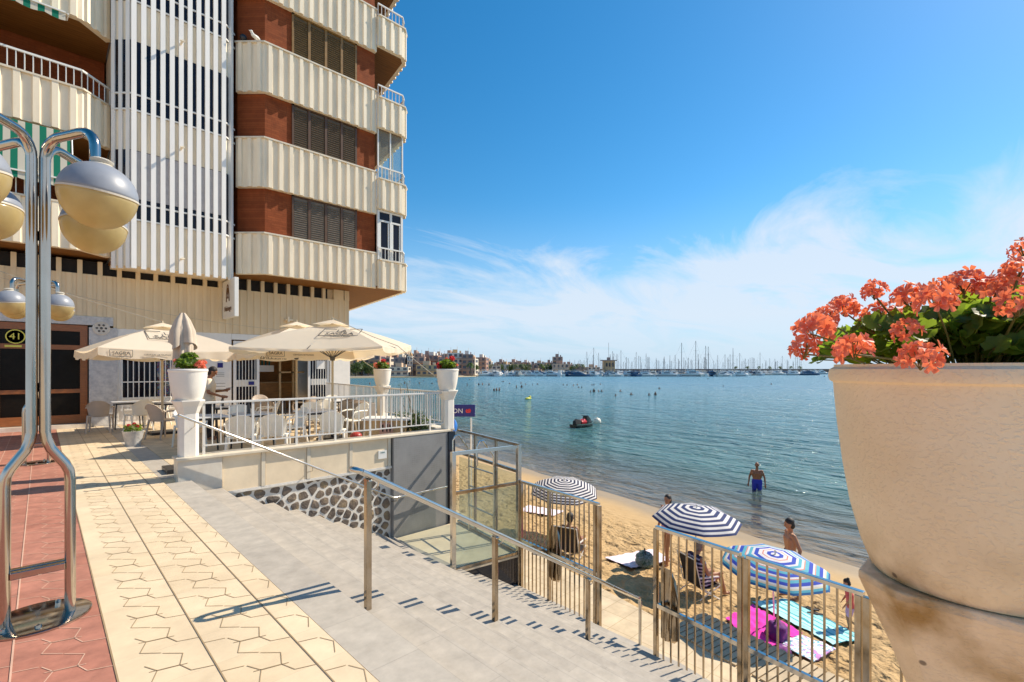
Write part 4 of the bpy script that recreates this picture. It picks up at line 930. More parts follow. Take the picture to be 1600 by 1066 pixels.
awning(7.93, 6.62, -9.3, .55, .16, 'awning')
awning(11.02, 10.92, -9.3, .45, .30, 'awning')
mb = MB(); mb.bar((-.9, 17.3, 10.72), (-.9, 17.34, 10.15), .02, .02); put(mb, 'crank_rod', M['white_metal'], bt)

# ------------------------------------------------ ground storey
mb = MB()
mb.box(-9.5, 18.5, 3.17, 1.52, 18.78, 4.38); mb.box(1.521, 18.5, 2.86, 8.84, 18.78, 4.38)
x = -9.4
while x < 8.85:
    if x+.11 < 8.84: mb.box(x, 18.475, 2.86 if x > 1.45 else 3.17, x+.11, 18.4995, 4.379)
    x += .22
mb.box(-9.5, 18.62, 4.381, 8.84, 18.78, 4.77)
put(mb, 'slatted_wall', M['slatwall'], bt)
mb = MB(); mb.box(-9.45, 18.60, 4.385, 8.0, 18.619, 4.765); put(mb, 'dark_slots', M['black'], bt)
x = -9.39; pp = None
while x < 8.8:
    wd = .11 if x < 8.0 else .4
    if wd > .2 or pp is None:
        mb = MB(); mb.box(x, 18.48, 4.38, min(x+wd, 8.84), 18.61, 4.768); o = put(mb, 'slot_pier', M['slatwall'], bt)
        if pp is None: pp = (o, x)
    else: c = pp[0].copy(); COL.objects.link(c); c.location = (x-pp[1], 0, 0)
    x += .44
# sea side wall and the rest of the ground storey
se = Vector((8.84, 18.5, 0))+BV*11.5
mb = MB(); a, b = Vector((8.84, 18.5, 0)), se
mb.prism([(8.06, 18.45), (8.86, 18.45), (8.86+BV.x*11.5, se.y), (8.6+BV.x*11.5, se.y), (8.06, 18.80)], 0.0, 2.858)
mb.prism([(8.60, 18.785), (8.838+.045, 18.785), (8.84+BV.x*11.5, se.y), (8.6+BV.x*11.5, se.y)], 2.86, 4.76)
put(mb, 'white_corner_wall', M['white'], bt)
mb = MB(); mb.box(-9.5, 18.48, 0, -2.75, 18.8, 3.168); mb.box(.98, 18.46, 0, 1.62, 18.8, 2.858); mb.box(-2.75, 18.46, 2.92, 1.52, 18.8, 3.168); put(mb, 'stone_facing', M['marble'], bt)
mb = MB(); mb.lathe([(0, 0), (.20, 0), (.20, .012), (.17, .02), (.165, .012), (.0, .012)], 28, T=frame((1.25, 18.455, 2.84), (1, 0, 0), (0, 0, 1)))
put(mb, 'round_medallion', M['marble_smooth'], bt)
mb = MB()
for k in range(6):
    a = 2*PI*k/6; mb.ball((1.25+.10*math.cos(a), 18.436, 2.84+.10*math.sin(a)), (.03, .006, .03), 8, 5)
mb.ball((1.25, 18.436, 2.84), (.035, .006, .035), 8, 5); put(mb, 'medallion_petals', M['print_grey'], bt)
# entrance door 41
mb = MB(); x0, x1 = -2.72, .95; y = 18.52
mb.box(x0, y, .12, x0+.14, y+.1, 2.90); mb.box(x1-.16, y, .12, x1, y+.1, 2.90); mb.box(x0+.141, y, 2.72, x1-.161, y+.1, 2.90)
for xm in (-.86,): mb.box(xm-.07, y, .12, xm+.07, y+.1, 2.719)
for a, b in ((x0+.141, -.931), (-.789, x1-.161)):
    mb.box(a, y+.01, 2.20, b, y+.09, 2.33); mb.box(a, y+.01, .98, b, y+.09, 1.09); mb.box(a, y+.01, .12, b, y+.09, .36)
dr = put(mb, 'entrance_door', M['wood_door'], bt)
mb = MB(); mb.box(x0+.1, y+.05, .2, x1-.1, y+.06, 2.8); mb.build('pane', M['door_glass'], dr, loc=(0, -18.5, 0))
mb = MB(); mb.lathe([(.165, 0), (.19, 0), (.19, .012), (.165, .012), (.165, 0)], 32, T=frame((-.50, 18.52, 2.52), (1, 0, 0), (0, 0, 1)))
text_mb('41', .24, .004, frame((-.50, 18.51, 2.52), (1, 0, 0), (0, 0, 1)), mb=mb); mb.build('house_number', M['yellow_print'], dr, loc=(0, -18.5, 0))
mb = MB(); mb.box(-.70, y-.004, 2.24, -.38, y+.008, 2.29); mb.build('name_strip', M['yellow_print'], dr, loc=(0, -18.5, 0))
mb = MB(); mb.box(-3.0, 18.2, 0.001, 1.02, 18.6, .11); put(mb, 'door_step', M['marble_smooth'], bt)
# barred shop window
mb = MB(); mb.box(1.621, 18.50, 0, 4.64, 18.8, .76); mb.box(3.80, 18.50, .761, 4.64, 18.8, 2.858); mb.box(1.621, 18.50, 2.42, 3.799, 18.8, 2.858); mb.box(1.621, 18.5, .761, 1.74, 18.8, 2.419); put(mb, 'white_wall', M['white'], bt)
mb = MB(); mb.box(1.741, 18.66, .762, 2.6, 18.68, 2.418); wn = put(mb, 'shop_window', M['glass_dark'], bt)
mb = MB(); mb.box(2.601, 18.655, .762, 3.798, 18.68, 2.418); mb.build('displayed_goods', M['goods'], wn, loc=(0, -18.5, 0))
mb = MB(); mb.box(1.70, 18.44, .72, 3.84, 18.52, .80); mb.build('sill', M['white'], wn, loc=(0, -18.5, 0))
mb = MB()
x = 1.72
while x < 3.86: mb.box(x-.011, 18.395, .40, x+.011, 18.417, 2.45); x += .132
mb.box(1.68, 18.39, .42, 3.86, 18.394, .45); mb.box(1.68, 18.39, 1.25, 3.86, 18.394, 1.28); mb.box(1.68, 18.39, 2.38, 3.86, 18.394, 2.41); mb.build('window_bars', M['white_metal'], wn, loc=(0, -18.5, 0))
# notices on the wall
for a, b, c, d in ((4.16, 4.46, 2.0, 2.18), (4.14, 4.47, 1.36, 1.58), (4.14, 4.50, .88, 1.28), (4.16, 4.46, 2.3, 2.44)):
    mb = MB(); mb.box(a, 18.485, c, b, 18.497, d); o = put(mb, 'notice', M['white_metal'], bt)
    mb = MB()
    for q in range(3): mb.box(a+.04, 18.481, c+(d-c)*(.22+.25*q), b-.05, 18.484, c+(d-c)*(.22+.25*q)+.012)
    mb.build('notice_lines', M['print_grey'], o, loc=(0, -18.5, 0))
mb = MB(); mb.box(4.22, 18.482, 1.70, 4.38, 18.497, 1.86); put(mb, 'blue_sticker', M['signblue'], bt)
# café front: two barred door leaves, dark opening, interior
def leaf(x0, x1, nm='cafe_door_leaf'):
    y = 18.50; mb = MB()
    mb.box(x0, y, .05, x0+.09, y+.06, 2.62); mb.box(x1-.09, y, .05, x1, y+.06, 2.62)
    for a, b in ((2.50, 2.62), (1.05, 1.28), (.05, .25)): mb.box(x0+.091, y, a, x1-.091, y+.06, b)
    o = put(mb, nm, M['white_metal'], bt)
    mb = MB(); x = x0+.17
    while x < x1-.12: mb.box(x-.009, y-.03, .25, x+.009, y-.012, 2.5); x += .10
    mb.build('bars', M['white_metal'], o, loc=(0, -18.5, 0))
    mb = MB(); mb.box(x0+.09, y+.03, .25, x1-.09, y+.036, 2.5); mb.build('pane', M['glass_dark'], o, loc=(0, -18.5, 0))
    return o
l1 = leaf(4.70, 5.52); l2 = leaf(7.22, 8.04)
mb = MB(); mb.box(5.16, 18.463, 1.10, 5.34, 18.469, 1.22); mb.build('blue_sticker', M['signblue'], l1, loc=(0, -18.5, 0))
mb = MB(); mb.box(7.52, 18.463, 1.66, 7.84, 18.469, 1.98); mb.build('notice', M['white_metal'], l2, loc=(0, -18.5, 0))
mb = MB(); mb.box(4.641, 18.48, 2.66, 8.055, 18.6, 2.855); put(mb, 'cafe_door_head', M['white'], bt)
mb = MB(); mb.box(4.5, 18.85, 0.02, 4.6, 22.5, 2.8); mb.box(4.6, 22.5, .02, 8.3, 22.6, 2.8); mb.box(4.5, 18.82, 2.8, 8.5, 22.6, 2.85); put(mb, 'cafe_inner_walls', M['orange'], bt)
mb = MB(); mb.box(5.6, 21.0, .02, 7.6, 21.6, 1.08); put(mb, 'bar_counter', M['orange'], bt)
mb = MB(); mb.box(5.5, 20.9, 1.081, 7.7, 21.7, 1.13); put(mb, 'bar_top', M['tan'], bt)
mb = MB(); mb.box(5.55, 20.2, 1.55, 6.55, 20.5, 1.80); put(mb, 'glass_rack', M['white_metal'], bt)
mb = MB()
for k in range(7): mb.lathe([(.0, 0), (.03, 0), (.035, .16), (.012, .2), (.012, .27), (0, .27)], 8, c=(5.65+.13*k, 20.35, 1.80))
put(mb, 'bottles', M['green_paint'], bt)
for x_ in (6.55, 7.05):
    mb = MB(); mb.box(x_, 19.6, .02, x_+.07, 19.68, 2.6); mb.box(x_, 19.6, 1.5, x_+.45, 19.68, 1.56); put(mb, 'shelf_upright', M['tan'], bt)
mb = MB(); mb.box(-9.4, 18.9, .02, -9.3, 30, 4.7); mb.box(-9.4, 30, .02, 9, 30.1, 4.7); mb.box(-9.4, 18.81, 4.0, 4.4, 30, 4.1); put(mb, 'rear_walls', M['white'], bt)
mb = MB(); mb.prism([(-9.4, 17.7), (10.3, 17.4), (12.0, 30.0), (-9.4, 30.0)], ZT+.01, ZT+.35); put(mb, 'roof_slab', M['cream'], bt)
# wall lamp and hanging sign
mb = MB(); mb.box(6.35, 18.30, 3.42, 6.60, 18.47, 3.47); mb.box(6.40, 18.24, 3.36, 6.46, 18.30, 3.55); put(mb, 'wall_bracket', M['cream'], bt)

t = thing('blade_sign', 'white projecting sign with brown lettering high on the ochre slatted wall', 'sign', (4.38, 18.46, 3.3))
mb = MB(); mb.box(4.36, 17.05, 3.32, 4.48, 18.46, 4.56); put(mb, 'sign_box', M['white_metal'], t, bevel=.008)
T_ = frame((4.352, 17.78, 3.62), (0, -1, 0), (0, 0, 1))
sb = mat('brown_print', (0.16, 0.07, 0.02), 0.7)
put(text_mb('Nalongo', .24, .003, T_), 'lettering', sb, t)
mb = MB()
for s_ in (-1, 1):
    mb.tube([(4.35, 17.78+s_*.17, 3.85), (4.35, 17.78+s_*.15, 4.12), (4.35, 17.78+s_*.06, 4.36), (4.35, 17.78, 4.40)], .014, 6)
    mb.tube([(4.35, 17.78+s_*.05, 3.95), (4.35, 17.78-s_*.05, 4.14), (4.35, 17.78, 4.30)], .01, 6)
put(mb, 'emblem', sb, t)
# thin cables
mb = MB()
def sagline(a, b, sag, k=14): 
    a = Vector(a); b = Vector(b); return [a.lerp(b, i/k)-Vector((0, 0, sag*math.sin(PI*i/k))) for i in range(k+1)]
mb.tube(sagline((-1.2, 18.3, 4.35), (2.2, 15.15, 2.86), .05), .008, 5); tag(mb.build('guy_cable', M['rope']), 'pale cable slanting from the slatted wall down to the left parasol', 'cable')
mb = MB(); mb.tube(sagline((-2.5, 18.2, 4.42), (8.2, 18.3, 2.98), .35), .007, 5); tag(mb.build('guy_cable', M['rope']), 'thin cable sagging along the slatted wall above the parasols', 'cable')

# ================================================================== STREET LAMPS
def street_lamp(x, y, label):
    t = thing('street_lamp', label, 'street lamp', (x, y, 0), 0, 'steel street lamps with globe lights')
    mb = MB(); mb.lathe([(.0, 0.001), (.27, 0.001), (.27, .012), (.255, .018), (0, .018)], 40); mb.build('base_plate', M['chrome'], t, smooth='auto')
    mb = MB()
    for q in ((.10, .17), (-.16, -.12), (.0, -.2)): mb.lathe([(0, 0), (.016, 0), (.016, .02), (0, .026)], 8, c=(q[0], q[1], .018))
    mb.build('anchor_bolts', M['steel'], t)
    dirs = [(.26, -.43), (.235, .33), (-.26, .43), (-.235, -.33)]
    for i, (dx, dy) in enumerate(dirs):
        L_ = math.hypot(dx, dy); ux, uy = dx/L_, dy/L_; R0 = .50
        sx = 1 if i in (0, 1) else -1; sy = -1 if i in (0, 3) else 1
        qx, qy = sx*.031, sy*.031
        top = 3.02
        ax, ay = ux*R0, uy*R0
        pts = [(sx*.155, sy*.034, .016), (sx*.155, sy*.034, .90), (sx*.150, sy*.034, .96), (sx*.13, sy*.034, 1.01), (sx*.06, sy*.033, 1.12), (sx*.040, sy*.033, 1.18), (qx, qy, 1.24), (qx, qy, 3.03)]
        for k in range(1, 6):
            a = PI/2*k/5; pts.append((qx+ux*.13*(1-math.cos(a)), qy+uy*.13*(1-math.cos(a)), 3.03+.135*math.sin(a)))
        ex, ey = ax, ay
        pts.append((ex-ux*.12, ey-uy*.12, 3.165))
        for k in range(1, 6):
            a = PI/2*k/5; pts.append((ex-ux*.11+ux*.11*math.sin(a), ey-uy*.11+uy*.11*math.sin(a), 3.165-.10*(1-math.cos(a))))
        pts.append((ex, ey, 2.95))
        mb = MB(); mb.tube(pts, .0295, 14); mb.build('tube', M['chrome'], t, smooth='auto')
        g = thing('globe', None, None, (ex+.03*ux, ey+.03*uy, 2.752)); g.parent = t
        g.rotation_euler = (R_(8)*(-uy), R_(8)*ux, 0)
        r = .203
        mb = MB(); mb.lathe([(r*math.cos(a), r*.97*math.sin(a)) for a in [PI/2*k/14 for k in range(15)]][::1]+[], 40); mb.build('shell', M['lamp_top'], g, smooth=True)
        mb = MB(); mb.lathe([(r*1.012, -.006), (r*1.012, .006)], 40); mb.build('rim', M['lamp_cap'], g)
        mb = MB(); mb.lathe([(r*.992*math.cos(a), -r*1.04*math.sin(a)-.001) for a in [PI/2*k/14 for k in range(15)]][::-1], 40); mb.build('diffuser', M['lamp_glass'], g, smooth=True)
        mb = MB(); mb.lathe([(0, r*.88), (.062, r*.88), (.066, r*.92), (.050, r*.97), (.058, r*1.02), (.060, r*1.07), (.040, r*1.12), (0, r*1.14)], 20); mb.build('neck', M['lamp_cap'], g, smooth='auto')
    mb = MB(); mb.bar((-.13, -.034, .33), (.13, -.034, .33), .05, .045); mb.bar((-.13, .034, .33), (.13, .034, .33), .05, .045); mb.build('cross_bar', M['chrome'], t, bevel=.004)
    for z_ in (1.5, 2.5):
        mb = MB(); mb.box(-.012, -.012, z_, .012, .012, z_+.06); mb.build('spacer', M['rubber'], t)
    return t
street_lamp(-.015, 4.48, 'near steel street lamp standing on the red paving')
street_lamp(-.06, 11.9, 'farther steel street lamp seen behind the near one, before the wooden entrance door')
# steel bollard-like cabinet at the far left
t = thing('steel_barrier', 'row of vertical steel plates at the left edge of the forecourt', 'barrier', (-1.35, 11.8, 0))
for k in range(4):
    mb = MB(); mb.box(-.02, -.10, 0.0, .035, .10, 1.15); o = mb.build('plate', M['steel_old'], t, loc=(.09*k-.2, .05*k, 0), bevel=.004)

# ================================================================== CAFÉ PARASOLS
def parasol(label, cx_, cy_, rz, half, rim, apex, txts, tiltv=(0, 0), lift=None, vent=True, back_text=None, base=True, tshift=0.0, vals=(1, 1, 1, 1)):
    t = thing('cafe_parasol', label, 'parasol', (cx_, cy_, 0), rz, 'cream canvas parasols on the café terrace')
    lift = lift or [0, 0, 0, 0]
    cs = [(-half, -half), (half, -half), (half, half), (-half, half)]
    rimz = [rim+l for l in lift]
    n_ = 12
    mb = MB(); grid = {}
    def edge(i, f): a = cs[i]; b = cs[(i+1) % 4]; s_ = -.045*math.sin(PI*f); za = rimz[i]; zb_ = rimz[(i+1) % 4]; return Vector((a[0]+(b[0]-a[0])*f, a[1]+(b[1]-a[1])*f, za+(zb_-za)*f+s_*1.2))
    for i in range(4):
        rows = []
        for r in range(n_+1):
            q = r/n_
            row = []
            for c in range(n_+1):
                e = edge(i, c/n_); ap = Vector((0, 0, apex))
                v_ = ap.lerp(e, q)
                v_.z += .05*math.sin(PI*q)*(1.0) - .05*math.sin(PI*c/n_)*math.sin(PI*q*.5)*0.8
                row.append(v_)
            rows.append(row)
        vs = [v for r in rows for v in r]; m1 = n_+1
        mb.add(vs, [(r*m1+c, (r+1)*m1+c, (r+1)*m1+c+1, r*m1+c+1) for r in range(n_) for c in range(n_)])
        grid[i] = rows
    can = mb.build('canopy', M['canvas'], t, smooth='auto')
    for i in range(4):
        mb = MB(); k = 48; vs = []
        a = Vector(cs[i]); b = Vector(cs[(i+1) % 4]); d = (b-a).normalized(); nn = Vector((d.y, -d.x))
        for j in range(k+1):
            f = j/k; e = edge(i, f); wv = .012*math.sin(f*40+i)
            dz = (.165+.05*abs(math.sin(f*PI*3)))*vals[i]
            vs += [e, (e.x+nn.x*(.006+wv*.5), e.y+nn.y*(.006+wv*.5), e.z-dz*.5), (e.x+nn.x*(.012+wv), e.y+nn.y*(.012+wv), e.z-dz)]
        mb.add(vs, [(3*j+r, 3*j+r+1, 3*j+4+r, 3*j+3+r) for j in range(k) for r in (0, 1)])
        mb.build('valance', M['canvas'], t, smooth='auto')
    if vent:
        mb = MB(); h = .34; zt_ = apex+.10; zb_ = apex-.02
        vs = [(0, 0, zt_)]
        for i in range(4):
            for f in (0, .5): a = cs[i]; b = cs[(i+1) % 4]; vs.append(((a[0]+(b[0]-a[0])*f)*h/half, (a[1]+(b[1]-a[1])*f)*h/half, zb_-(.015 if f == 0 else .0)))
        mb.add(vs, [(0, i+1, (i+1) % 8+1) for i in range(8)]); mb.build('vent_cap', M['canvas'], t)
    mb = MB(); mb.tube([(0, 0, .06), (0, 0, apex+.02)], .027, 12); mb.lathe([(.0, apex+.05), (.03, apex+.07), (.02, apex+.14), (0, apex+.15)], 10); mb.build('pole', M['pole_wood'], t, smooth='auto')
    hz_ = rim-.18
    mb = MB(); mb.lathe([(0, hz_-.05), (.05, hz_-.05), (.06, hz_), (.05, hz_+.05), (0, hz_+.05)], 12); mb.build('hub', M['print_grey'], t)
    for i in range(8):
        f = .5 if i % 2 else 0; e = edge(i//2, f)
        p1 = Vector((0, 0, apex)).lerp(e, .98); p1.z -= .01
        mb = MB(); p0 = Vector((0, 0, apex-.03)); mid = p0.lerp(p1, .5); mb.bar(p0, p1-Vector((0, 0, .015)), .014, .02)
        rb = mb.build('rib', M['print_grey'], t)
        mb = MB(); mb.bar((0, 0, hz_), p0.lerp(p1, .45)-Vector((0, 0, .02)), .012, .018); mb.build('strut', M['print_grey'], rb)
    if base:
        mb = MB(); mb.box(-.28, -.28, 0.004, .28, .28, .07); mb.lathe([(.04, .07), (.04, .35), (.03, .36)], 12); mb.build('base', M['dark_metal'], t, bevel=.01)
    # printed lettering on panels
    for (i, q0, sz, box_) in txts:
        e = edge(i, .5); ap = Vector((0, 0, apex)); a = Vector((*cs[i], 0)); b = Vector((*cs[(i+1) % 4], 0)); ex = (b-a).normalized()
        pc = ap.lerp(e, q0); pc.z += .05*math.sin(PI*q0)-.04*math.sin(PI*q0*.5)
        up = (ap.lerp(e, q0-.12)); up.z += .05*math.sin(PI*(q0-.12))-.04*math.sin(PI*(q0-.12)*.5); ey = (up-pc).normalized(); ez = ex.cross(ey).normalized()
        T_ = frame(pc+ez*.045+ex*tshift, ex, ey)
        mb = text_mb('LA', sz, .003, T_ @ Matrix.Translation((0, sz*.52, 0)))
        text_mb('SAGRA', sz, .003, T_ @ Matrix.Translation((0, -sz*.38, 0)), mb=mb)
        text_mb('cervezas artesanas', sz*.26, .003, T_ @ Matrix.Translation((sz*.4, -sz*1.22, 0)), mb=mb)
        X, Y0, Y1 = sz*2.1, -sz*1.0, sz*1.15
        for p, q in (((-X, Y0), (-X, Y1)), ((X, Y0), (X, Y1)), ((-X, Y1), (-X*.35, Y1)), ((X, Y1), (X*.35, Y1)), ((-X, Y0), (X, Y0))):
            mb.bar(T_ @ Vector((*p, 0)), T_ @ Vector((*q, 0)), sz*.07, sz*.05, up=ez)
        mb.build('printed_lettering', M['print_grey'], t)
    # valance prints
    def val_text(i, f, s, sz, mirror=False, frame_=False):
        a = Vector((*cs[i], 0)); b = Vector((*cs[(i+1) % 4], 0)); ex = (b-a).normalized(); nn = Vector((ex.y, -ex.x, 0)); e = edge(i, f)
        T_ = frame(e+nn*(.03)-Vector((0, 0, .10)), ex, (0, 0, 1))
        mb = text_mb(s, sz, .002, T_)
        if frame_:
            for p, q in (((-.2, -.07), (-.2, .07)), ((.2, -.07), (.2, .07)), ((-.2, .07), (.2, .07)), ((-.2, -.07), (.2, -.07))): mb.bar(T_ @ Vector((*p, 0)), T_ @ Vector((*q, 0)), .008, .004, up=nn)
        mb.build('valance_lettering', M['print_grey'], t)
    if vals[0] == 1: val_text(0, .13, 'SAGRA', .10, frame_=True); val_text(0, .35, 'CERVEZAS ARTESANAS', .05)
    if back_text:
        # printed on the outside of the far valance and showing through the cloth
        i, f, s, sz = back_text
        a = Vector((*cs[i], 0)); b = Vector((*cs[(i+1) % 4], 0)); ex = (b-a).normalized(); nn = Vector((ex.y, -ex.x, 0)); e = edge(i, f)
        T_ = frame(e-nn*.004-Vector((0, 0, .10)), ex, (0, 0, 1))
        text_mb(s, sz, .002, T_).build('valance_lettering', M['print_grey'], t)
    return t
parasol('left cream parasol standing before the barred shop window', 2.22, 15.15, R_(5), 1.5, 2.12, 2.74, [(0, .50, .23, 1)])
parasol('rear cream parasol before the café doors, behind the seaward one', 5.05, 13.75, R_(2), 1.5, 2.15, 2.86, [(0, .55, .22, 1)], back_text=(2, .52, 'BREZZINS', .17))
parasol('seaward cream parasol nearest the corner flower pots', 4.92, 11.15, R_(-43), 1.55, 2.08, 2.72, [(0, .50, .20, 1)], lift=[.03, .04, .20, .06], tshift=.45, vals=(.28, .6, 1, .6))
# folded parasol by the first pillar
t = thing('folded_parasol', 'closed beige parasol wrapped in its cloth behind the pot at the head of the stairs', 'parasol', (1.66, 9.45, 0))
mb = MB(); prof = [(.10, 1.25), (.13, 1.40), (.125, 1.65), (.12, 1.9), (.13, 2.15), (.115, 2.32), (.06, 2.47), (.02, 2.55), (0, 2.56)]
vs = []; seg = 40
for r, z in prof:
    for k in range(seg):
        a = 2*PI*k/seg; rr = r*(1+.32*math.sin(7*a+z*1.2)*min(1, (2.6-z)))
        vs.append((rr*math.cos(a), rr*math.sin(a), z))
mb.add(vs, [(i*seg+k, i*seg+(k+1) % seg, (i+1)*seg+(k+1) % seg, (i+1)*seg+k) for i in range(len(prof)-1) for k in range(seg)]); mb.build('cloth', M['canvas_dark'], t, smooth=True)
mb = MB(); vs = []
for j, (r, z) in enumerate([(.03, 2.57), (.09, 2.46), (.15, 2.28), (.17, 2.08)]):
    for k in range(seg): 
        a = 2*PI*k/seg; rr = r*(1+.25*math.sin(5*a+1)); vs.append((rr*math.cos(a), rr*math.sin(a), z-(.12*max(0, math.sin(2*a+.5)) if j == 3 else 0)))
mb.add(vs, [(i*seg+k, i*seg+(k+1) % seg, (i+1)*seg+(k+1) % seg, (i+1)*seg+k) for i in range(3) for k in range(seg)]); mb.build('hood', M['canvas_dark'], t, smooth=True)
mb = MB(); mb.tube([(0, 0, .05), (0, 0, 1.9)], .025, 10); mb.build('pole', M['pole_wood'], t)
mb = MB(); mb.box(-.25, -.25, .004, .25, .25, .07); mb.build('base', M['dark_metal'], t, bevel=.01)
# rope from the corner pillar up over the seaward parasol
mb = MB(); mb.tube(sagline((6.42, 8.70, 1.30), (5.86, 9.80, 2.18), .015)+[(5.5, 10.3, 2.40), (4.9, 11.15, 2.86)], .009, 6); tag(mb.build('guy_rope', M['rope']), 'pale rope tied from the corner pillar up over the seaward parasol', 'rope')
mb = MB(); mb.tube(sagline((6.82, 12.15, 1.5), (6.2, 12.6, 2.05), .02), .008, 6); tag(mb.build('guy_rope', M['rope']), 'short rope between the farthest flower pot and the parasol canvas', 'rope')

# ================================================================== TERRACE FURNITURE
def make_chair(mt, label):
    t = thing('terrace_chair', label, 'chair', (0, 0, 0), 0)
    m_ = M[mt]
    mb = MB(); n_ = 10; vs = []
    for j in range(7):
        z = .44+.40*j/6
        for i in range(n_+1):
            a = PI*(.10+.80*i/n_); hw = .205+.010*j; curve = .10+.0*j
            top = (1 if j == 6 else 0)*-.035*abs(math.cos(a))**2
            vs.append((hw*math.cos(a), -.17-.05*j/6*2-curve*(math.sin(a)-.3), z+top-.11*abs(math.cos(a))**3*(j/6)**3))
    k = n_+1; vs2 = [(x*.95, y+.02, z) for x, y, z in vs]; o = len(vs)
    fs = [(j*k+i, j*k+i+1, (j+1)*k+i+1, (j+1)*k+i) for j in range(6) for i in range(n_)]
    fs2 = [tuple(q+o for q in f[::-1]) for f in fs]
    rim = [(6*k+i, 6*k+i+1, o+6*k+i+1, o+6*k+i) for i in range(n_)]+[(j*k, (j+1)*k, o+(j+1)*k, o+j*k) for j in range(6)]+[(j*k+n_, o+j*k+n_, o+(j+1)*k+n_, (j+1)*k+n_) for j in range(6)]
    mb.add(vs+vs2, fs+fs2+rim); mb.build('backrest', m_, t, smooth='auto')
    mb = MB(); mb.prism([(-.22, -.22), (.22, -.22), (.235, .20), (.16, .24), (-.16, .24), (-.235, .20)], .42, .45); mb.build('seat', m_, t, bevel=.012)
    for s in (-1, 1):
        mb = MB(); mb.tube([(s*.25, -.20, .66), (s*.265, .0, .665), (s*.262, .17, .64), (s*.255, .205, .56), (s*.245, .20, .43)], .019, 8); mb.build('armrest', m_, t, smooth='auto')
        mb = MB(); mb.tube([(s*.225, .19, .43), (s*.245, .225, 0.0)], [.024, .017], 8); mb.build('leg', m_, t, smooth='auto')
        mb = MB(); mb.tube([(s*.215, -.19, .46), (s*.24, -.28, 0.0)], [.026, .017], 8); mb.build('leg', m_, t, smooth='auto')
    return t
def make_table(label):
    t = thing('terrace_table', label, 'table', (0, 0, 0), 0)
    mb = MB(); c = .36; r = .07; po = []
    for cx0, cy0, a0 in ((c-r, c-r, 0), (-c+r, c-r, PI/2), (-c+r, -c+r, PI), (c-r, -c+r, 3*PI/2)):
        for q in range(5): po.append((cx0+r*math.cos(a0+PI/2*q/4), cy0+r*math.sin(a0+PI/2*q/4)))
    mb.prism(po, .715, .74); mb.build('table_top', M['table_top'], t, bevel=.005)
    mb = MB(); mb.box(-.30, -.30, .67, .30, .30, .713); mb.build('under_frame', M['dark_metal'], t)
    for sx in (-1, 1):
        for sy in (-1, 1): mb = MB(); mb.tube([(sx*.28, sy*.28, .68), (sx*.31, sy*.31, 0)], .017, 8); mb.build('leg', M['dark_metal'], t)
    return t
tb = make_table('pale square table nearest the first pillar on the terrace'); tb.location = (2.28, 11.0, 0.0); tb['group'] = 'café tables'
tb_tree = tree_of(tb)
for (x, y, rz, lb) in [(3.15, 11.0, .05, 'pale table behind the second front chair, left of the parasol poles'),
                       (4.35, 10.75, .1, 'pale table below the seaward parasol, beside its pole'),
                       (3.3, 13.6, 0, 'pale table where the man in the cream shirt stands'),
                       (6.2, 13.9, .1, 'pale table close to the far seaward railing'),
                       (5.0, 15.6, 0, 'pale table just outside the café opening'),
                       (1.75, 17.35, 0, 'pale table under the barred shop window'),
                       (2.6, 16.3, .3, 'pale table under the left parasol')]:
    copy_tree(tb, (x, y, 0.0), rz, lb, 'café tables', tree=tb_tree)
ch = make_chair('chair', 'ivory armchair turned away from the camera, leftmost of the front row at the railing'); ch['group'] = 'café chairs'
ch.location = (2.60, 9.72, 0.0); ch.rotation_euler = (0, 0, R_(-18)); ch_t = tree_of(ch)
cht = make_chair('chair_shade', 'shade-toned armchair with its back to the barred window table'); cht['group'] = 'café chairs'
cht.location = (1.10, 16.6, 0.0); cht.rotation_euler = (0, 0, R_(-12)); cht_t = tree_of(cht)
for i, (x, y, r, k, lb) in enumerate([
    (3.10, 9.52, -25, 0, 'ivory armchair turned away from the camera, second of the front row at the railing'),
    (4.15, 9.38, -30, 0, 'ivory armchair turned away from the camera, third of the front row beside the red bin'),
    (3.75, 10.55, 95, 0, 'ivory armchair seen from the side between the two middle tables'),
    (2.25, 12.1, 185, 0, 'ivory armchair facing the camera across the table nearest the first pillar'),
    (3.25, 12.1, 175, 0, 'ivory armchair facing the camera behind the second table'),
    (4.75, 11.85, 170, 0, 'ivory armchair behind the table below the seaward parasol'),
    (5.35, 10.95, 100, 0, 'ivory armchair on the seaward side of the parasol pole'),
    (5.35, 12.6, 160, 0, 'ivory armchair near the railing, its back catching the sun'),
    (6.0, 13.0, 10, 1, 'shade-toned armchair with its back to the camera by the far flower pot'),
    (4.45, 14.6, -20, 1, 'shade-toned armchair in the shade of the rear parasol'),
    (5.7, 14.9, 30, 1, 'shade-toned armchair beside the far seaward table'),
    (6.55, 14.7, 170, 0, 'ivory armchair deepest in the corner by the far railing'),
    (4.15, 13.4, 80, 0, 'ivory armchair pulled back from the table of the standing man'),
    (3.0, 14.5, 180, 1, 'shade-toned armchair behind the standing man in shade'),
    (5.0, 16.45, 180, 1, 'shade-toned armchair against the café opening'),
    (2.45, 17.6, 100, 0, 'ivory armchair on the right of the barred window table'),
    (1.85, 16.2, 15, 0, 'ivory armchair under the left edge of the left parasol'),
    (2.1, 14.1, -60, 1, 'shade-toned armchair draped in cloth shade beside the first pillar')]):
    copy_tree(None, (x, y, 0.0), R_(r), lb, 'café chairs', tree=(cht_t if k else ch_t))
for x, y, lb in ((3.95, 12.9, 'small pale side chair'),): pass
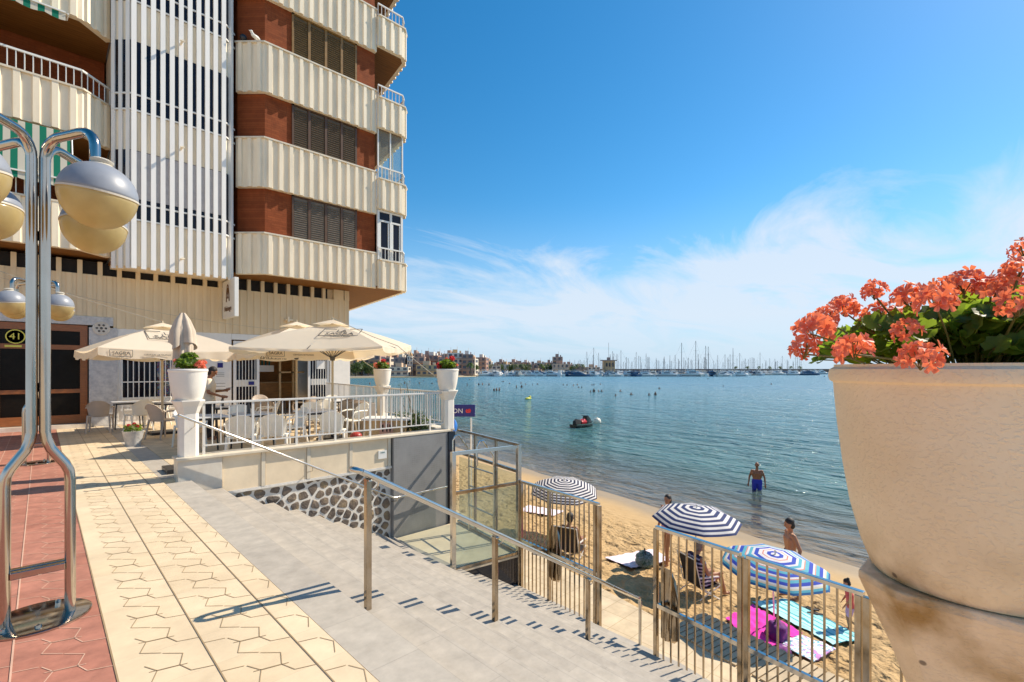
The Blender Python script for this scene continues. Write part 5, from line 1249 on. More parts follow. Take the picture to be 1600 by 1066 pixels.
mb = MB(); mb.lathe([(.11, 0), (.12, .30), (.10, .33), (.06, .36), (.0, .37)], 18); o = mb.build('red_canister', mat('dull_red_paint', (.36, .03, .02), .4), None, smooth='auto', loc=(4.62, 9.35, 0.0)); tag(o, 'dull red canister on the terrace floor behind the white railing', 'canister')
# cream cabinet
t = thing('serving_cabinet', 'low cream topped cabinet with three dark slots behind the terrace railing', 'cabinet', (5.66, 9.92, 0), R_(-42))
mb = MB(); mb.box(-.45, -.25, 0.0, .45, .25, .50); mb.build('body', M['tan'], t, bevel=.01)
mb = MB(); mb.box(-.52, -.30, .501, .55, .30, .56); mb.build('top', M['white'], t, bevel=.015)
mb = MB(); mb.box(-.12, -.262, .12, .18, -.251, .46); mb.build('front_panel', mat('pinkish_panel', (.62, .36, .26), .6), t)
mb = MB()
for q in (-.06, .03, .10): mb.box(q, -.268, .26, q+.03, -.263, .42)
mb.build('slots', M['black'], t)
for x, y, r, lb in ((6.05, 12.35, .1, 'grey block standing in for shaded chair backs, farthest along the seaward railing'), (5.8, 11.45, .1, 'grey block standing in for shaded chair backs, behind the cream cabinet')):
    t = thing('chair_back_block', lb, 'stand-in block', (x, y, 0), r, 'grey blocks standing in for shaded chair backs')
    mb = MB(); mb.box(-.18, -.35, 0, .18, .35, .80); mb.build('box', mat('shaded_chair_grey', (.30, .26, .22), .6), t, bevel=.01)  # added block; its grey imitates chair backs lying in shade
    mb = MB(); mb.box(-.16, -.33, .801, .16, .33, .81); mb.build('soil', M['bark'], t)
# glasses and condiments on near tables
for (x, y, lb) in ((3.2, 13.55, 'dark bottle on the table of the standing man'), (3.05, 10.9, 'dark bottle on the second front table')):
    mb = MB(); mb.lathe([(0, 0), (.035, 0), (.035, .15), (.014, .20), (.014, .27), (0, .27)], 12); o = mb.build('bottle', M['print_grey'], None, smooth='auto', loc=(x, y, .742)); tag(o, lb, 'bottle')

# ================================================================== PLANTS
def leaf_mesh(mb, c, nrm, up, r, lobes=7, cup=.25):
    nrm = Vector(nrm).normalized(); x = nrm.cross(Vector(up)); x = x.normalized() if x.length > 1e-3 else Vector((1, 0, 0)); y = nrm.cross(x)
    k = lobes*3; c = Vector(c); inner = []; outer = []
    for i in range(k):
        a = PI*.08+2*PI*.92*i/(k-1); rr = r*(1+.10*math.sin(a*lobes))
        inner.append(c+(x*math.sin(a)+y*math.cos(a))*rr*.5+nrm*(cup*r*.25)); outer.append(c+(x*math.sin(a)+y*math.cos(a))*rr+nrm*cup*r*(1+.5*math.sin(a*lobes)))
    vs = [c-nrm*.02*r]+inner+outer
    fs = [(0, 1+i, 2+i) for i in range(k-1)]+[(1+i, 1+k+i, 2+k+i, 2+i) for i in range(k-1)]
    mb.add(vs, fs)
def flower_mb(mb, c, nrm, r, cup=.55):
    nrm = Vector(nrm).normalized(); t_ = Vector((0.3, .8, .5)); x = nrm.cross(t_).normalized(); y = nrm.cross(x); c = Vector(c); a0 = random.uniform(0, 6)
    for i in range(5):
        a = a0+2*PI*i/5; d = x*math.cos(a)+y*math.sin(a); s = nrm.cross(d)
        w_ = r*random.uniform(.36, .46); cu = cup*random.uniform(.7, 1.3)
        p = [c, c+d*r*.45+s*w_*.7+nrm*r*cu*.45, c+d*r*.5+nrm*r*cu*.32, c+d*r*.45-s*w_*.7+nrm*r*cu*.45, c+d*r*.92+s*w_*.75+nrm*r*cu*.62, c+d*r*1.02+nrm*r*cu*.5, c+d*r*.92-s*w_*.75+nrm*r*cu*.62]
        q_ = random.uniform(-.25, .35); mb.add(p, [(0, 1, 2), (0, 2, 3), (1, 4, 5, 2), (2, 5, 6, 3)], [max(.001, min(1, v+q_)) for v in (.0, .5, .3, .5, .9, .7, .9)])
def umbel(R, nf, fr, seed):
    random.seed(seed); mb = MB()
    for i in range(nf):
        z = 1-1.45*(i+.5)/nf; a = i*2.39996+random.uniform(-.2, .2); q = math.sqrt(max(0, 1-z*z)); d = Vector((q*math.cos(a), q*math.sin(a), z*.85+.1))
        flower_mb(mb, d*R*random.uniform(.72, 1.0), d+Vector((random.uniform(-.3, .3),)*3), fr*random.uniform(.8, 1.1))
    return mb
def geranium(label, x, y, z, foliage, heads, leafr=.03, nleaf=200, group=None, mat_f='petal', fr=.020, R=.034, seed=3):
    """foliage: list of (dx, dy, dz, rx, ry, rz, weight) clumps; heads: list of (dx, dy, dz, scale)"""
    random.seed(seed)
    t = thing('geranium', label, 'plant', (x, y, z), 0, group)
    mb = MB(); sm = MB(); tot = sum(f[6] for f in foliage)
    for f in foliage:
        for i in range(int(nleaf*f[6]/tot)):
            while True:
                u = Vector((random.uniform(-1, 1), random.uniform(-1, 1), random.uniform(-1, 1)))
                if u.length <= 1: break
            p = Vector((f[0]+u.x*f[3], f[1]+u.y*f[4], f[2]+u.z*f[5]))
            if p.z < -.035: p.z = random.uniform(-.02, .03)
            if p.z < .02 and math.hypot(p.x, p.y) > .22 and leafr > .02 and f[6] > 0: p.z = .03
            nn = Vector((u.x*.6+random.uniform(-.5, .5), u.y*.6+random.uniform(-.5, .5), .55+random.uniform(-.4, .4)))
            leaf_mesh(mb, p, nn, (random.uniform(-1, 1), random.uniform(-1, 1), 0), leafr*random.uniform(.5, 1.15), 7)
            if i % 3 == 0: 
                q = Vector((p.x*.35, p.y*.35, -.03)); mid = p.lerp(q, .45)+Vector((0, 0, .02)); sm.tube([q, mid, p], leafr*.055, 4, cap=False)
    mb.build('foliage', M['leaf'], t, smooth=True)
    vars_ = [umbel(R, 15, fr, 10+k).mesh('flower_head', M[mat_f]) for k in range(3)]
    rd = umbel(R, 17, fr, 15).mesh('flower_head', M['petal_red'])
    for i, h in enumerate(heads):
        o = bpy.data.objects.new('flower_head', rd if len(h) > 4 else vars_[i % 3]); COL.objects.link(o); o.parent = t; o.location = h[:3]; o.scale = (h[3],)*3
        o.rotation_euler = (random.uniform(-.5, .5), random.uniform(-.5, .5), random.uniform(0, 6))
        p = Vector(h[:3]); q = Vector((p.x*.45, p.y*.45, -.02)); sm.tube([q, p.lerp(q, .5)+Vector((0, 0, .012)), p-Vector((0, 0, .008))], leafr*.07, 5)
        for k in range(6):
            d = Vector((random.uniform(-1, 1), random.uniform(-1, 1), random.uniform(0, 1))).normalized()*R*h[3]*.7; sm.tube([p-Vector((0, 0, .02)), p+d], leafr*.035, 4, cap=False)
    sm.build('stems', M['stem'], t)
    return t
# near pot: heads given where they stand above the rim
def near_heads():
    Fv = Vector((.696, .718)); Rv = Vector((.718, -.696)); out = []
    for row in NH:
        px_, py_, d, s = row[:4]; u = (px_-800)/758.6; xy = Fv*d+Rv*(d*u)
        out.append((xy.x-1.566, xy.y-.063, -(py_-577)/758.6*d+1.65-1.652, s*d*.86)+tuple(row[4:]))
    return out
NH = [(1272, 518, 1.12, 1.15), (1256, 548, 1.10, .8), (1290, 498, 1.2, .8), (1318, 482, 1.22, .85), (1334, 548, .99, 1.05), (1372, 498, 1.2, 1.0), (1366, 456, 1.15, .72), (1404, 494, 1.25, .45), (1417, 519, 1.0, .85), (1422, 468, 1.12, 1.05), (1462, 472, 1.0, 1.05), (1438, 562, .90, 1.15), (1506, 446, 1.15, 1.0), (1476, 452, 1.22, .8), (1512, 466, 1.3, .9), (1548, 458, 1.1, 1.0), (1570, 450, 1.25, 1.0), (1592, 478, .92, 1.1), (1591, 424, 1.05, .9), (1600, 392, 1.15, .7), (1385, 556, 1.25, .5), (1585, 542, 1.1, .9, 1), (1640, 500, 1.1, 1.1), (1660, 450, 1.2, 1), (1700, 520, 1.1, 1)]
NHW = near_heads()
fol = [(-.10, .12, .07, .13, .13, .06, 1.0), (.02, .0, .09, .17, .17, .08, 2.2), (.05, -.16, .10, .15, .14, .10, 2.2), (.0, .25, .05, .08, .08, .045, .5), (-.12, -.08, .07, .10, .12, .07, 1.2), (.10, -.2, .17, .1, .1, .05, .5)]
geranium('large coral geranium spilling over the rim of the huge near pot', 1.566, .063, 1.652, fol, NHW, leafr=.030, nleaf=640, seed=5, R=.037, fr=.0185)
geranium('bushy geranium with one pink bloom side in the pot at the head of the stairs', 1.60, 8.72, 1.652, [(0, 0, .09, .17, .17, .09, 1), (.02, .05, .19, .10, .10, .06, .5)], [(.14, -.12, .05, 1.1), (.17, -.02, .06, 1.0), (.09, -.16, .05, 1.0), (.19, -.09, .10, .9), (-.14, .06, .12, .8), (.12, -.17, .09, .9), (.20, .0, .02, .8)], leafr=.038, nleaf=260, seed=8, R=.042, fr=.024)
geranium('geranium with red and coral blooms in the pot on the corner pillar', 6.46, 8.72, 1.652, [(0, 0, .10, .19, .19, .11, 1)], [(-.15, .10, .09, 1.2, 1), (-.19, .05, .04, 1.1, 1), (-.10, .06, .05, 1.1, 1), (.10, -.03, .23, 1.3, 1), (.05, -.1, .20, .9, 1), (-.02, .0, .22, .8), (.15, -.12, .08, .9)], leafr=.04, nleaf=230, seed=9, R=.045, fr=.026)
geranium('geranium with coral blooms in the farthest pot on the seaward railing', 6.86, 12.3, 1.652, [(0, 0, .10, .19, .19, .10, 1)], [(.0, -.05, .22, 1.3, 1), (-.15, .1, .12, 1.2), (-.19, .02, .06, 1.1), (-.08, .02, .10, 1.0), (.10, -.1, .14, .9), (.05, -.02, .24, .9, 1)], leafr=.04, nleaf=210, seed=12, R=.045, fr=.026)
# low pots near the shop front
for (x, y, lb) in ((1.42, 13.2, 'grey-white tub of red flowers on the floor left of the folded parasol'),):
    mb = MB(); mb.lathe([(.13, 0), (.19, .30), (.20, .32), (.17, .32), (.15, .27), (0, .27)], 24); o = mb.build('flower_tub', M['marble'], None, smooth='auto', loc=(x, y, 0.0)); tag(o, lb.replace(' of red flowers', ' holding a small plant'), 'flower tub')
    geranium('small '+('red flowering plant in the tub left of the folded parasol' if x < 1.4 else 'red flowering plant in the low bowl by the first pillar'), x, y, .28, [(0, 0, .10, .17, .17, .09, 1)], [(-.08, -.05, .16, 1, 1), (.06, -.08, .14, 1, 1), (.02, .05, .18, 1, 1)], leafr=.035, nleaf=70, seed=14, mat_f='petal_red')
# shrub inside the seaward corner of the terrace
def shrub(name, label, x, y, z, clumps, n_, r, group=None, mt='leaf_far', seed=2, twigs=()):
    random.seed(seed); t = thing(name, label, 'shrub', (x, y, z), 0, group); mb = MB(); sm = MB()
    for (dx, dy, dz, rx, ry, rz_) in clumps:
        for i in range(n_):
            u = Vector((random.gauss(0, 1), random.gauss(0, 1), random.gauss(0, 1))); u = u.normalized()*random.uniform(.3, 1)
            p = Vector((dx+u.x*rx, dy+u.y*ry, dz+u.z*rz_)); nn = (u+Vector((random.uniform(-.6, .6), random.uniform(-.6, .6), random.uniform(0, .8)))).normalized(); x_ = nn.cross(Vector((.2, .3, 1))).normalized(); y_ = nn.cross(x_); q = r*random.uniform(.6, 1.3)
            mb.add([p-x_*q*.5, p+y_*q, p+x_*q*.5, p-y_*q], [(0, 1, 2, 3)])
        sm.tube([(0, 0, 0), (dx*.5, dy*.5, dz*.5), (dx, dy, dz)], [r*.4, r*.3, r*.15], 5)
    for tw in twigs:
        sm.tube(tw, .007, 5)
        for p in tw[1:]:
            for k in range(7): 
                q = Vector(p)+Vector((random.uniform(-.05, .05), random.uniform(-.05, .05), random.uniform(-.05, .05))); d = Vector((random.uniform(-1, 1), random.uniform(-1, 1), random.uniform(-.5, 1))).normalized()*.035; s = d.cross(Vector((.3, .1, 1))).normalized()*.013
                mb.add([q, q+d*.5+s, q+d, q+d*.5-s], [(0, 1, 2, 3)])
    mb.build('foliage', M[mt], t); sm.build('stems', M['bark'], t); return t
shrub('terrace_shrub', 'dark green shrub with tall thin twigs in the seaward corner of the terrace', 6.08, 9.20, 0, [(0, 0, .38, .32, .26, .34), (.08, .35, .42, .28, .3, .34), (-.15, .60, .42, .22, .28, .30)], 260, .05, twigs=[[(0, .3, .3), (0, .45, .8), (-.02, .5, 1.15), (-.02, .55, 1.32)], [(0, .1, .3), (-.1, .2, .75), (-.15, .25, 1.05)], [(0, .3, .3), (.0, .8, .9), (.02, .9, 1.25)]])

# ================================================================== PEOPLE
def cap_mb(mb, a, b, ra, rb, seg=14, flat=1.0, fdir=None):
    a = Vector(a); b = Vector(b); d = b-a; L_ = d.length
    if L_ < 1e-6: d = Vector((0, 0, 1)); L_ = 1e-6
    d = d/L_; u = Vector(fdir) if fdir else (Vector((0, 1, 0)) if abs(d.y) < .9 else Vector((1, 0, 0))); x = d.cross(u).normalized(); y = d.cross(x)
    prof = []
    for k in range(5): t_ = PI/2*k/4; prof.append((ra*math.sin(t_), -ra*math.cos(t_)))
    for k in range(5): t_ = PI/2*k/4; prof.append((rb*math.cos(t_), L_+rb*math.sin(t_)))
    o = []
    for r, h in prof:
        for k in range(seg):
            t_ = 2*PI*k/seg; o.append(a+d*h+x*r*math.cos(t_)+y*r*flat*math.sin(t_))
    n_ = len(prof)
    mb.add(o, [(i*seg+k, i*seg+(k+1) % seg, (i+1)*seg+(k+1) % seg, (i+1)*seg+k) for i in range(n_-1) for k in range(seg)]+[tuple(range(seg))[::-1], tuple((n_-1)*seg+k for k in range(seg))])
def fuse(mb, name, mt, parent, voxel=.010, smooth=4):
    me = mb.mesh('tmp', mt); o = bpy.data.objects.new('tmp', me); COL.objects.link(o)
    r = o.modifiers.new('r', 'REMESH'); r.mode = 'VOXEL'; r.voxel_size = voxel; r.use_smooth_shade = True
    s = o.modifiers.new('s', 'SMOOTH'); s.iterations = smooth; s.factor = .5
    dg = bpy.context.evaluated_depsgraph_get(); m2 = bpy.data.meshes.new_from_object(o.evaluated_get(dg)); bpy.data.objects.remove(o); bpy.data.meshes.remove(me)
    m2.name = name; m2.polygons.foreach_set('use_smooth', [True]*len(m2.polygons))
    c = bpy.data.objects.new(name, m2); COL.objects.link(c); c.parent = parent; return c
def person(label, x, y, z, rz, J, H=1.7, skin='skin', hair='hair', hairstyle='short', clothes=(), voxel=.010, headturn=0, headtilt=0, wdt=1.0, group=None):
    """J: joints of a figure 1.7 m tall in its own frame (faces +Y); scaled to H."""
    t = thing('person', label, 'person', (x, y, z), rz, group); k = H/1.7
    P = {a: Vector(b)*k for a, b in J.items()}
    mb = MB()
    c = lambda a, b, ra, rb, fl=1.0: cap_mb(mb, P[a] if isinstance(a, str) else a, P[b] if isinstance(b, str) else b, ra*k, rb*k, flat=fl)
    sh = (P['shL']+P['shR'])/2; hp = (P['hipL']+P['hipR'])/2; up = (sh-hp).normalized(); rt_ = (P['shR']-P['shL']).normalized(); fw = up.cross(rt_)*-1
    fw = rt_.cross(up)*-1
    chest = hp.lerp(sh, .78); waist = hp.lerp(sh, .38)
    def tors(p0, w0, p1, w1, r0, r1):
        for s in (-1, -.33, .33, 1): cap_mb(mb, p0+rt_*s*w0*k*wdt, p1+rt_*s*w1*k*wdt, r0*k, r1*k)
    tors(hp, .085, waist, .065, .088, .082); tors(waist, .065, chest, .105, .082, .098); tors(chest, .105, sh-up*.02*k, .11, .098, .062)
    cap_mb(mb, sh-up*.01*k, P['neck'], .060*k, .052*k); hd = P['head']; hup = (hd-P['neck']).normalized()
    Rm = Matrix.Rotation(headturn, 3, 'Z') @ Matrix.Rotation(headtilt, 3, 'X')
    fwh = Rm @ Vector((0, 1, 0)); hu = Rm @ Vector((0, 0, 1)); rh = fwh.cross(hu)
    cap_mb(mb, P['neck'], hd-hu*.03*k, .052*k, .050*k)
    Th = Matrix((rh, fwh, hu)).transposed().to_4x4()
    mb.ball(hd+hu*.022*k-fwh*.008*k, (.076*k, .093*k, .098*k), 18, 14, T=Th)
    mb.ball(hd-hu*.055*k+fwh*.028*k, (.050*k, .055*k, .052*k), 14, 10, T=Th)
    cap_mb(mb, hd+fwh*.082*k+hu*.012*k, hd+fwh*.104*k-hu*.022*k, .009*k, .014*k)     # nose
    cap_mb(mb, hd+fwh*.078*k-hu*.053*k-rh*.016*k, hd+fwh*.078*k-hu*.053*k+rh*.016*k, .009*k, .009*k)  # mouth
    cap_mb(mb, hd+fwh*.082*k+hu*.030*k-rh*.035*k, hd+fwh*.082*k+hu*.030*k+rh*.035*k, .010*k, .010*k)  # brow
    for s in (-1, 1): cap_mb(mb, hd+rh*s*.077*k+hu*.012*k, hd+rh*s*.082*k-hu*.018*k, .014*k, .010*k)
    for s in 'LR':
        c('sh'+s, 'el'+s, .049, .038); c('el'+s, 'wr'+s, .037, .025)
        w_, e_ = P['wr'+s], P['el'+s]; d = (w_-e_).normalized(); hdv = P.get('hd'+s, None); d = ((hdv-w_).normalized() if hdv else d)
        sd_ = d.cross(Vector((0, 1, 0)) if abs(d.y) < .8 else Vector((1, 0, 0))).normalized(); pn = d.cross(sd_)
        for q in (-1.2, -.4, .4, 1.2): cap_mb(mb, w_+sd_*q*.010*k, w_+d*.080*k+sd_*q*.020*k, .015*k, .013*k, 8)
        sg = 1 if s == 'L' else -1
        for q, ln in ((-1.5, .058), (-.5, .072), (.5, .068), (1.5, .050)):
            b0 = w_+d*.082*k+sd_*q*.0165*k; m_1 = b0+d*ln*.5*k+pn*.006*k*sg; cap_mb(mb, b0, m_1, .0085*k, .008*k, 8); cap_mb(mb, m_1, m_1+d*ln*.42*k+pn*.016*k*sg, .008*k, .007*k, 8)
        b0 = w_+d*.028*k+sd_*.026*k; cap_mb(mb, b0, b0+d*.045*k+sd_*.022*k, .0105*k, .008*k, 8)
        c('hip'+s, 'kn'+s, .086, .054); c('kn'+s, 'an'+s, .053, .034)
        f0 = P['an'+s]; toe = P.get('toe'+s, f0+Vector((0, .15, -.055))*k); cap_mb(mb, f0+Vector((0, -.02, -.03))*k, toe, .032*k, .024*k); cap_mb(mb, toe-(toe-f0)*.3, toe, .032*k, .024*k)
        cap_mb(mb, (P['hip'+s]-fw*-.0), P['hip'+s]-fw*.035*k, .088*k, .080*k)
    body = fuse(mb, 'body', M[skin], t, voxel*k if k < 1 else voxel)
    for s in (-1, 1):
        e = MB(); e.ball(hd+rh*s*.031*k+fwh*.080*k+hu*.014*k, .010*k, 10, 8); e.build('eye', M['print_grey'], t, smooth=True)
    hm = MB()
    if hairstyle != 'bald':
        hm.ball(hd+hu*.042*k-fwh*.018*k, (.083*k, .095*k, .090*k), 16, 12, T=Th)
        hm.ball(hd-hu*.02*k-fwh*.042*k, (.084*k, .066*k, .095*k), 14, 10, T=Th)
        if hairstyle == 'bun': hm.ball(hd+hu*.10*k-fwh*.09*k, .042*k); 
        if hairstyle == 'pony': cap_mb(hm, hd+hu*.06*k-fwh*.10*k, hd-hu*.14*k-fwh*.15*k, .040*k, .018*k); hm.ball(hd+hu*.07*k-fwh*.10*k, .04*k)
        if hairstyle == 'long': cap_mb(hm, hd-fwh*.05*k, hd-hu*.2*k-fwh*.08*k, .075*k, .055*k, flat=.6)
        fuse(hm, 'hair', M[hair], t, .010*k, 3)
    for cl_ in clothes:
        kind, mt = cl_[0], M[cl_[1]]; g = MB(); ro = .012*k
        def tor(p0, w0, p1, w1, r0, r1):
            for s in (-1, -.33, .33, 1): cap_mb(g, p0+rt_*s*w0*k*wdt, p1+rt_*s*w1*k*wdt, r0*k+ro, r1*k+ro)
        if kind in ('trunks', 'shorts', 'trousers', 'briefs'):
            tor(hp, .085, hp.lerp(waist, .55), .075, .090, .086)
            for s in 'LR':
                q = {'trunks': .55, 'shorts': .62, 'trousers': 1, 'briefs': .10}[kind]
                cap_mb(g, P['hip'+s], P['hip'+s].lerp(P['kn'+s], q), .092*k+ro, (.054+(1-q)*.036)*k+ro*1.5)
                if kind == 'trousers': cap_mb(g, P['kn'+s], P['kn'+s].lerp(P['an'+s], .95), .056*k+ro, .045*k+ro)
            nm = kind
        elif kind in ('tee', 'swimsuit', 'dress', 'top'):
            lo = {'tee': hp+up*.02*k, 'swimsuit': hp-up*.04*k, 'dress': hp-up*.02*k, 'top': hp.lerp(sh, .55)}[kind]
            tor(lo, .085, waist if kind != 'top' else lo, .068, .092, .086); tor(waist if kind != 'top' else lo, .068 if kind != 'top' else .09, chest, .107, .084 if kind != 'top' else .09, .100)
            if kind == 'tee' or kind == 'dress':
                tor(chest, .107, sh-up*.015*k, .115, .100, .064)
            if kind == 'tee':
                for s in 'LR': cap_mb(g, P['sh'+s], P['sh'+s].lerp(P['el'+s], .62), .052*k+ro, .046*k+ro*1.6)
            if kind == 'dress':
                for s in 'LR': cap_mb(g, P['hip'+s], P['hip'+s].lerp(P['kn'+s], .45), .092*k+ro, .085*k+ro)
            nm = kind
        o = fuse(g, {'tee': 'shirt', 'top': 'bikini_top', 'briefs': 'swim_briefs'}.get(nm, nm), mt, t, .011*k, 3)
        if cl_[1] == 'dress_stripe':
            me = o.data; a = me.attributes.new('r', 'FLOAT', 'POINT'); a.data.foreach_set('value', [v.co.z*14 for v in me.vertices])
    return t
STAND = dict(head=(0, .01, 1.60), neck=(0, 0, 1.45), shL=(-.175, 0, 1.38), shR=(.175, 0, 1.38), elL=(-.25, -.02, 1.12), elR=(.25, -.02, 1.12), wrL=(-.27, .06, .88), wrR=(.27, .06, .88), hipL=(-.085, 0, .90), hipR=(.085, 0, .90), knL=(-.10, .01, .49), knR=(.10, .01, .49), anL=(-.11, -.02, .085), anR=(.11, -.02, .085))
def J(**kw): d = dict(STAND); d.update(kw); return d
def bearing(dx, dy): return math.atan2(dy, dx)-PI/2
# man on the terrace holding a phone, facing right
person('man in a cream T-shirt and dark trousers looking at his phone on the café terrace', 2.82, 13.05, 0, bearing(1, -.45), J(head=(0, .06, 1.585), elL=(-.24, .02, 1.12), wrL=(-.12, .27, 1.14), elR=(.23, .02, 1.12), wrR=(.12, .25, 1.02), hdL=(-.08, .40, 1.18), hdR=(.08, .36, 1.0)), 1.70, 'skin_dark', 'hair', 'short', [('tee', 'tee'), ('trousers', 'black_cloth')], headtilt=R_(-28))
ph = MB(); bd = Vector((2.82, 13.05, 0)); th_ = bearing(1, -.45); fx = Vector((-math.sin(th_), math.cos(th_), 0)); rx_ = Vector((math.cos(th_), math.sin(th_), 0))
pc = bd+fx*.40-rx_*.07+Vector((0, 0, 1.20)); ph.bar(pc-fx*.07, pc+fx*.07+Vector((0, 0, .03)), .075, .009); tag(ph.build('mobile_phone', M['black'], bevel=.003), 'black mobile phone held by the man on the terrace', 'phone')
# man standing in the sea
person('bald man in bright blue trunks wading in the sea up to his thighs', 21.14, 7.33, SEA-.66, bearing(-1, -.35), J(elL=(-.27, -.05, 1.12), elR=(.27, -.05, 1.12), wrL=(-.29, .03, .87), wrR=(.30, .04, .88)), 1.76, 'skin_dark', 'hair', 'bald', [('trunks', 'blue_cloth')], headtilt=R_(-22), wdt=1.12)
# boy walking at the water's edge, seen partly from behind
person('boy with bare torso and dark trunks walking behind the multicoloured umbrella', 10.62, 3.06, -2.90, bearing(-.6, .8), J(head=(-.02, .03, 1.59), elL=(-.28, -.08, 1.13), wrL=(-.36, .0, .92), elR=(.28, -.06, 1.12), wrR=(.32, -.02, .87), knR=(.10, .10, .50), anR=(.11, .02, .10), anL=(-.11, -.12, .10)), 1.60, 'skin', 'hair', 'short', [('trunks', 'navy')], headtilt=R_(-12))
# teenage girl in a bikini behind the navy umbrella
person('slim girl with a dark ponytail in a pale bikini standing behind the middle navy umbrella', 10.15, 5.42, -2.78, bearing(-.9, .3), J(elL=(-.24, .03, 1.13), wrL=(-.20, .18, .96), knL=(-.08, .10, .50), anL=(-.09, .12, .09), anR=(.10, -.10, .09)), 1.58, 'skin', 'hair', 'pony', [('briefs', 'pink_cloth'), ('top', 'pink_cloth')], headturn=.3)
# toddler
person('toddler with pink top and lilac briefs standing beyond the fence by the huge pot', 9.96, 1.95, -2.86, bearing(-.3, 1), J(head=(0, .08, 1.55), neck=(0, .04, 1.40), shL=(-.18, .02, 1.33), shR=(.18, .02, 1.33), elL=(-.28, .04, 1.08), wrL=(-.24, .16, .88), elR=(.28, .04, 1.08), wrR=(.22, .16, .9), hipL=(-.10, -.02, .80), hipR=(.10, -.02, .80), knL=(-.12, .05, .45), knR=(.12, .05, .45), anL=(-.12, .0, .09), anR=(.13, .0, .09)), .92, 'skin', 'hair', 'bun', [('tee', 'coral_cloth'), ('shorts', 'lilac_cloth')], voxel=.014, headtilt=R_(-25), wdt=1.15)
SIT = dict(head=(0, .02, .98), neck=(0, -.05, .84), shL=(-.18, -.09, .78), shR=(.18, -.09, .78), elL=(-.26, .0, .52), elR=(.26, .0, .52), wrL=(-.24, .22, .50), wrR=(.24, .22, .50), hipL=(-.09, .0, .30), hipR=(.09, .0, .30), knL=(-.12, .40, .40), knR=(.12, .40, .40), anL=(-.13, .55, .07), anR=(.13, .50, .07))
def beach_chair(label, x, y, z, rz, mt='black_cloth'):
    t = thing('beach_chair', label, 'chair', (x, y, z), rz)
    fr = [[(-.27, -.30, .80), (-.27, -.16, .24), (-.27, .25, .0)], [(.27, -.30, .80), (.27, -.16, .24), (.27, .25, .0)], [(-.27, .28, .27), (-.27, -.28, .0), (.27, -.28, .0), (.27, .28, .27), (-.27, .28, .27)], [(-.27, .25, .0), (.27, .25, .0)], [(-.27, -.30, .80), (.27, -.30, .80)]]
    for f in fr: mb = MB(); mb.tube(f, .011, 6); mb.build('frame_tube', M['white_metal'], t)
    for s in (-1, 1): mb = MB(); mb.bar((s*.28, -.22, .46), (s*.28, .22, .44), .035, .02); mb.build('armrest', M['white_metal'], t)
    mb = MB(); k = 9; vs = [((.25*s), -.295+.135*i/(k-1)+.02*math.sin(PI*i/(k-1)), .79-.55*i/(k-1)) for i in range(k) for s in (-1, 1)]; mb.add(vs, [(2*i, 2*i+1, 2*i+3, 2*i+2) for i in range(k-1)], [i*.32 for i in range(k) for s in (0, 1)]); mb.build('back_fabric', M[mt], t)
    mb = MB(); vs = [((.25*s), -.155+.42*i/(k-1), .235-.035*math.sin(PI*i/(k-1))+.03*i/(k-1)) for i in range(k) for s in (-1, 1)]; mb.add(vs, [(2*i, 2*i+1, 2*i+3, 2*i+2) for i in range(k-1)]); mb.build('seat_fabric', M[mt], t)
    return t
a_ = bearing(.9, -.45)
beach_chair('low white framed folding chair with dark fabric under the grey-haired woman', 9.12, 4.22, -2.71, a_)
person('grey-haired woman in a striped dark top sitting in a low folding chair', 9.12, 4.22, -2.72, a_, SIT, 1.66, 'skin', 'hair_grey', 'short', [('dress', 'dress_stripe')], wdt=1.2)
a_ = bearing(.95, .3)
beach_chair('low folding chair with dark fabric behind the steel gate leaf', 8.62, 7.0, -2.66, a_)
person('dark-haired woman in a black swimsuit sitting behind the steel gate leaf', 8.62, 7.0, -2.67, a_, SIT, 1.64, 'skin_dark', 'hair', 'short', [('swimsuit', 'black_cloth')], wdt=1.15)

# tiny bathers
def bather_mesh(sk, arms, hh):
    mb = MB(); random.seed(hh)
    for s in (-.06, .06): cap_mb(mb, (s, 0, -.5), (s*1.2, 0, .28), .11, .12, 8)
    cap_mb(mb, (0, 0, .2), (0, 0, .55), .13, .13, 8); cap_mb(mb, (0, 0, .52), (0, 0, .62), .06, .06, 8); mb.ball((0, .01, .74), (.085, .10, .12), 10, 8)
    for s in (-1, 1): e = Vector((s*.27, .02, .30)) if not arms else Vector((s*.33, .08, .42)); cap_mb(mb, (s*.18, 0, .52), e, .05, .042, 8); cap_mb(mb, e, e+Vector((s*.03, .18 if arms else .04, -.2 if not arms else .06)), .04, .035, 8)
    me = mb.mesh('tmp', M[sk]); o = bpy.data.objects.new('tmp', me); COL.objects.link(o); r = o.modifiers.new('r', 'REMESH'); r.mode = 'VOXEL'; r.voxel_size = .035; r.use_smooth_shade = True
    dg = bpy.context.evaluated_depsgraph_get(); m2 = bpy.data.meshes.new_from_object(o.evaluated_get(dg)); bpy.data.objects.remove(o); m2.name = 'person'; return m2
M['skin_backlit'] = mat('backlit_tanned_skin', (0.12, 0.05, 0.028), 0.4)  # skin darkened in the colour to imitate bathers seen against the light
bm_ = [bather_mesh('skin_backlit', 0, 1), bather_mesh('skin_dark', 1, 2), bather_mesh('skin_backlit', 1, 3)]
def at_px(px_, py_, zz_):
    Fv = Vector((math.sin(R_(44.1)), math.cos(R_(44.1)))); Rv = Vector((Fv.y, -Fv.x)); d = (1.65-zz_)*758.6/(py_-577); u = (px_-800)/758.6; p = Fv*d+Rv*(d*u); return p.x, p.y, d
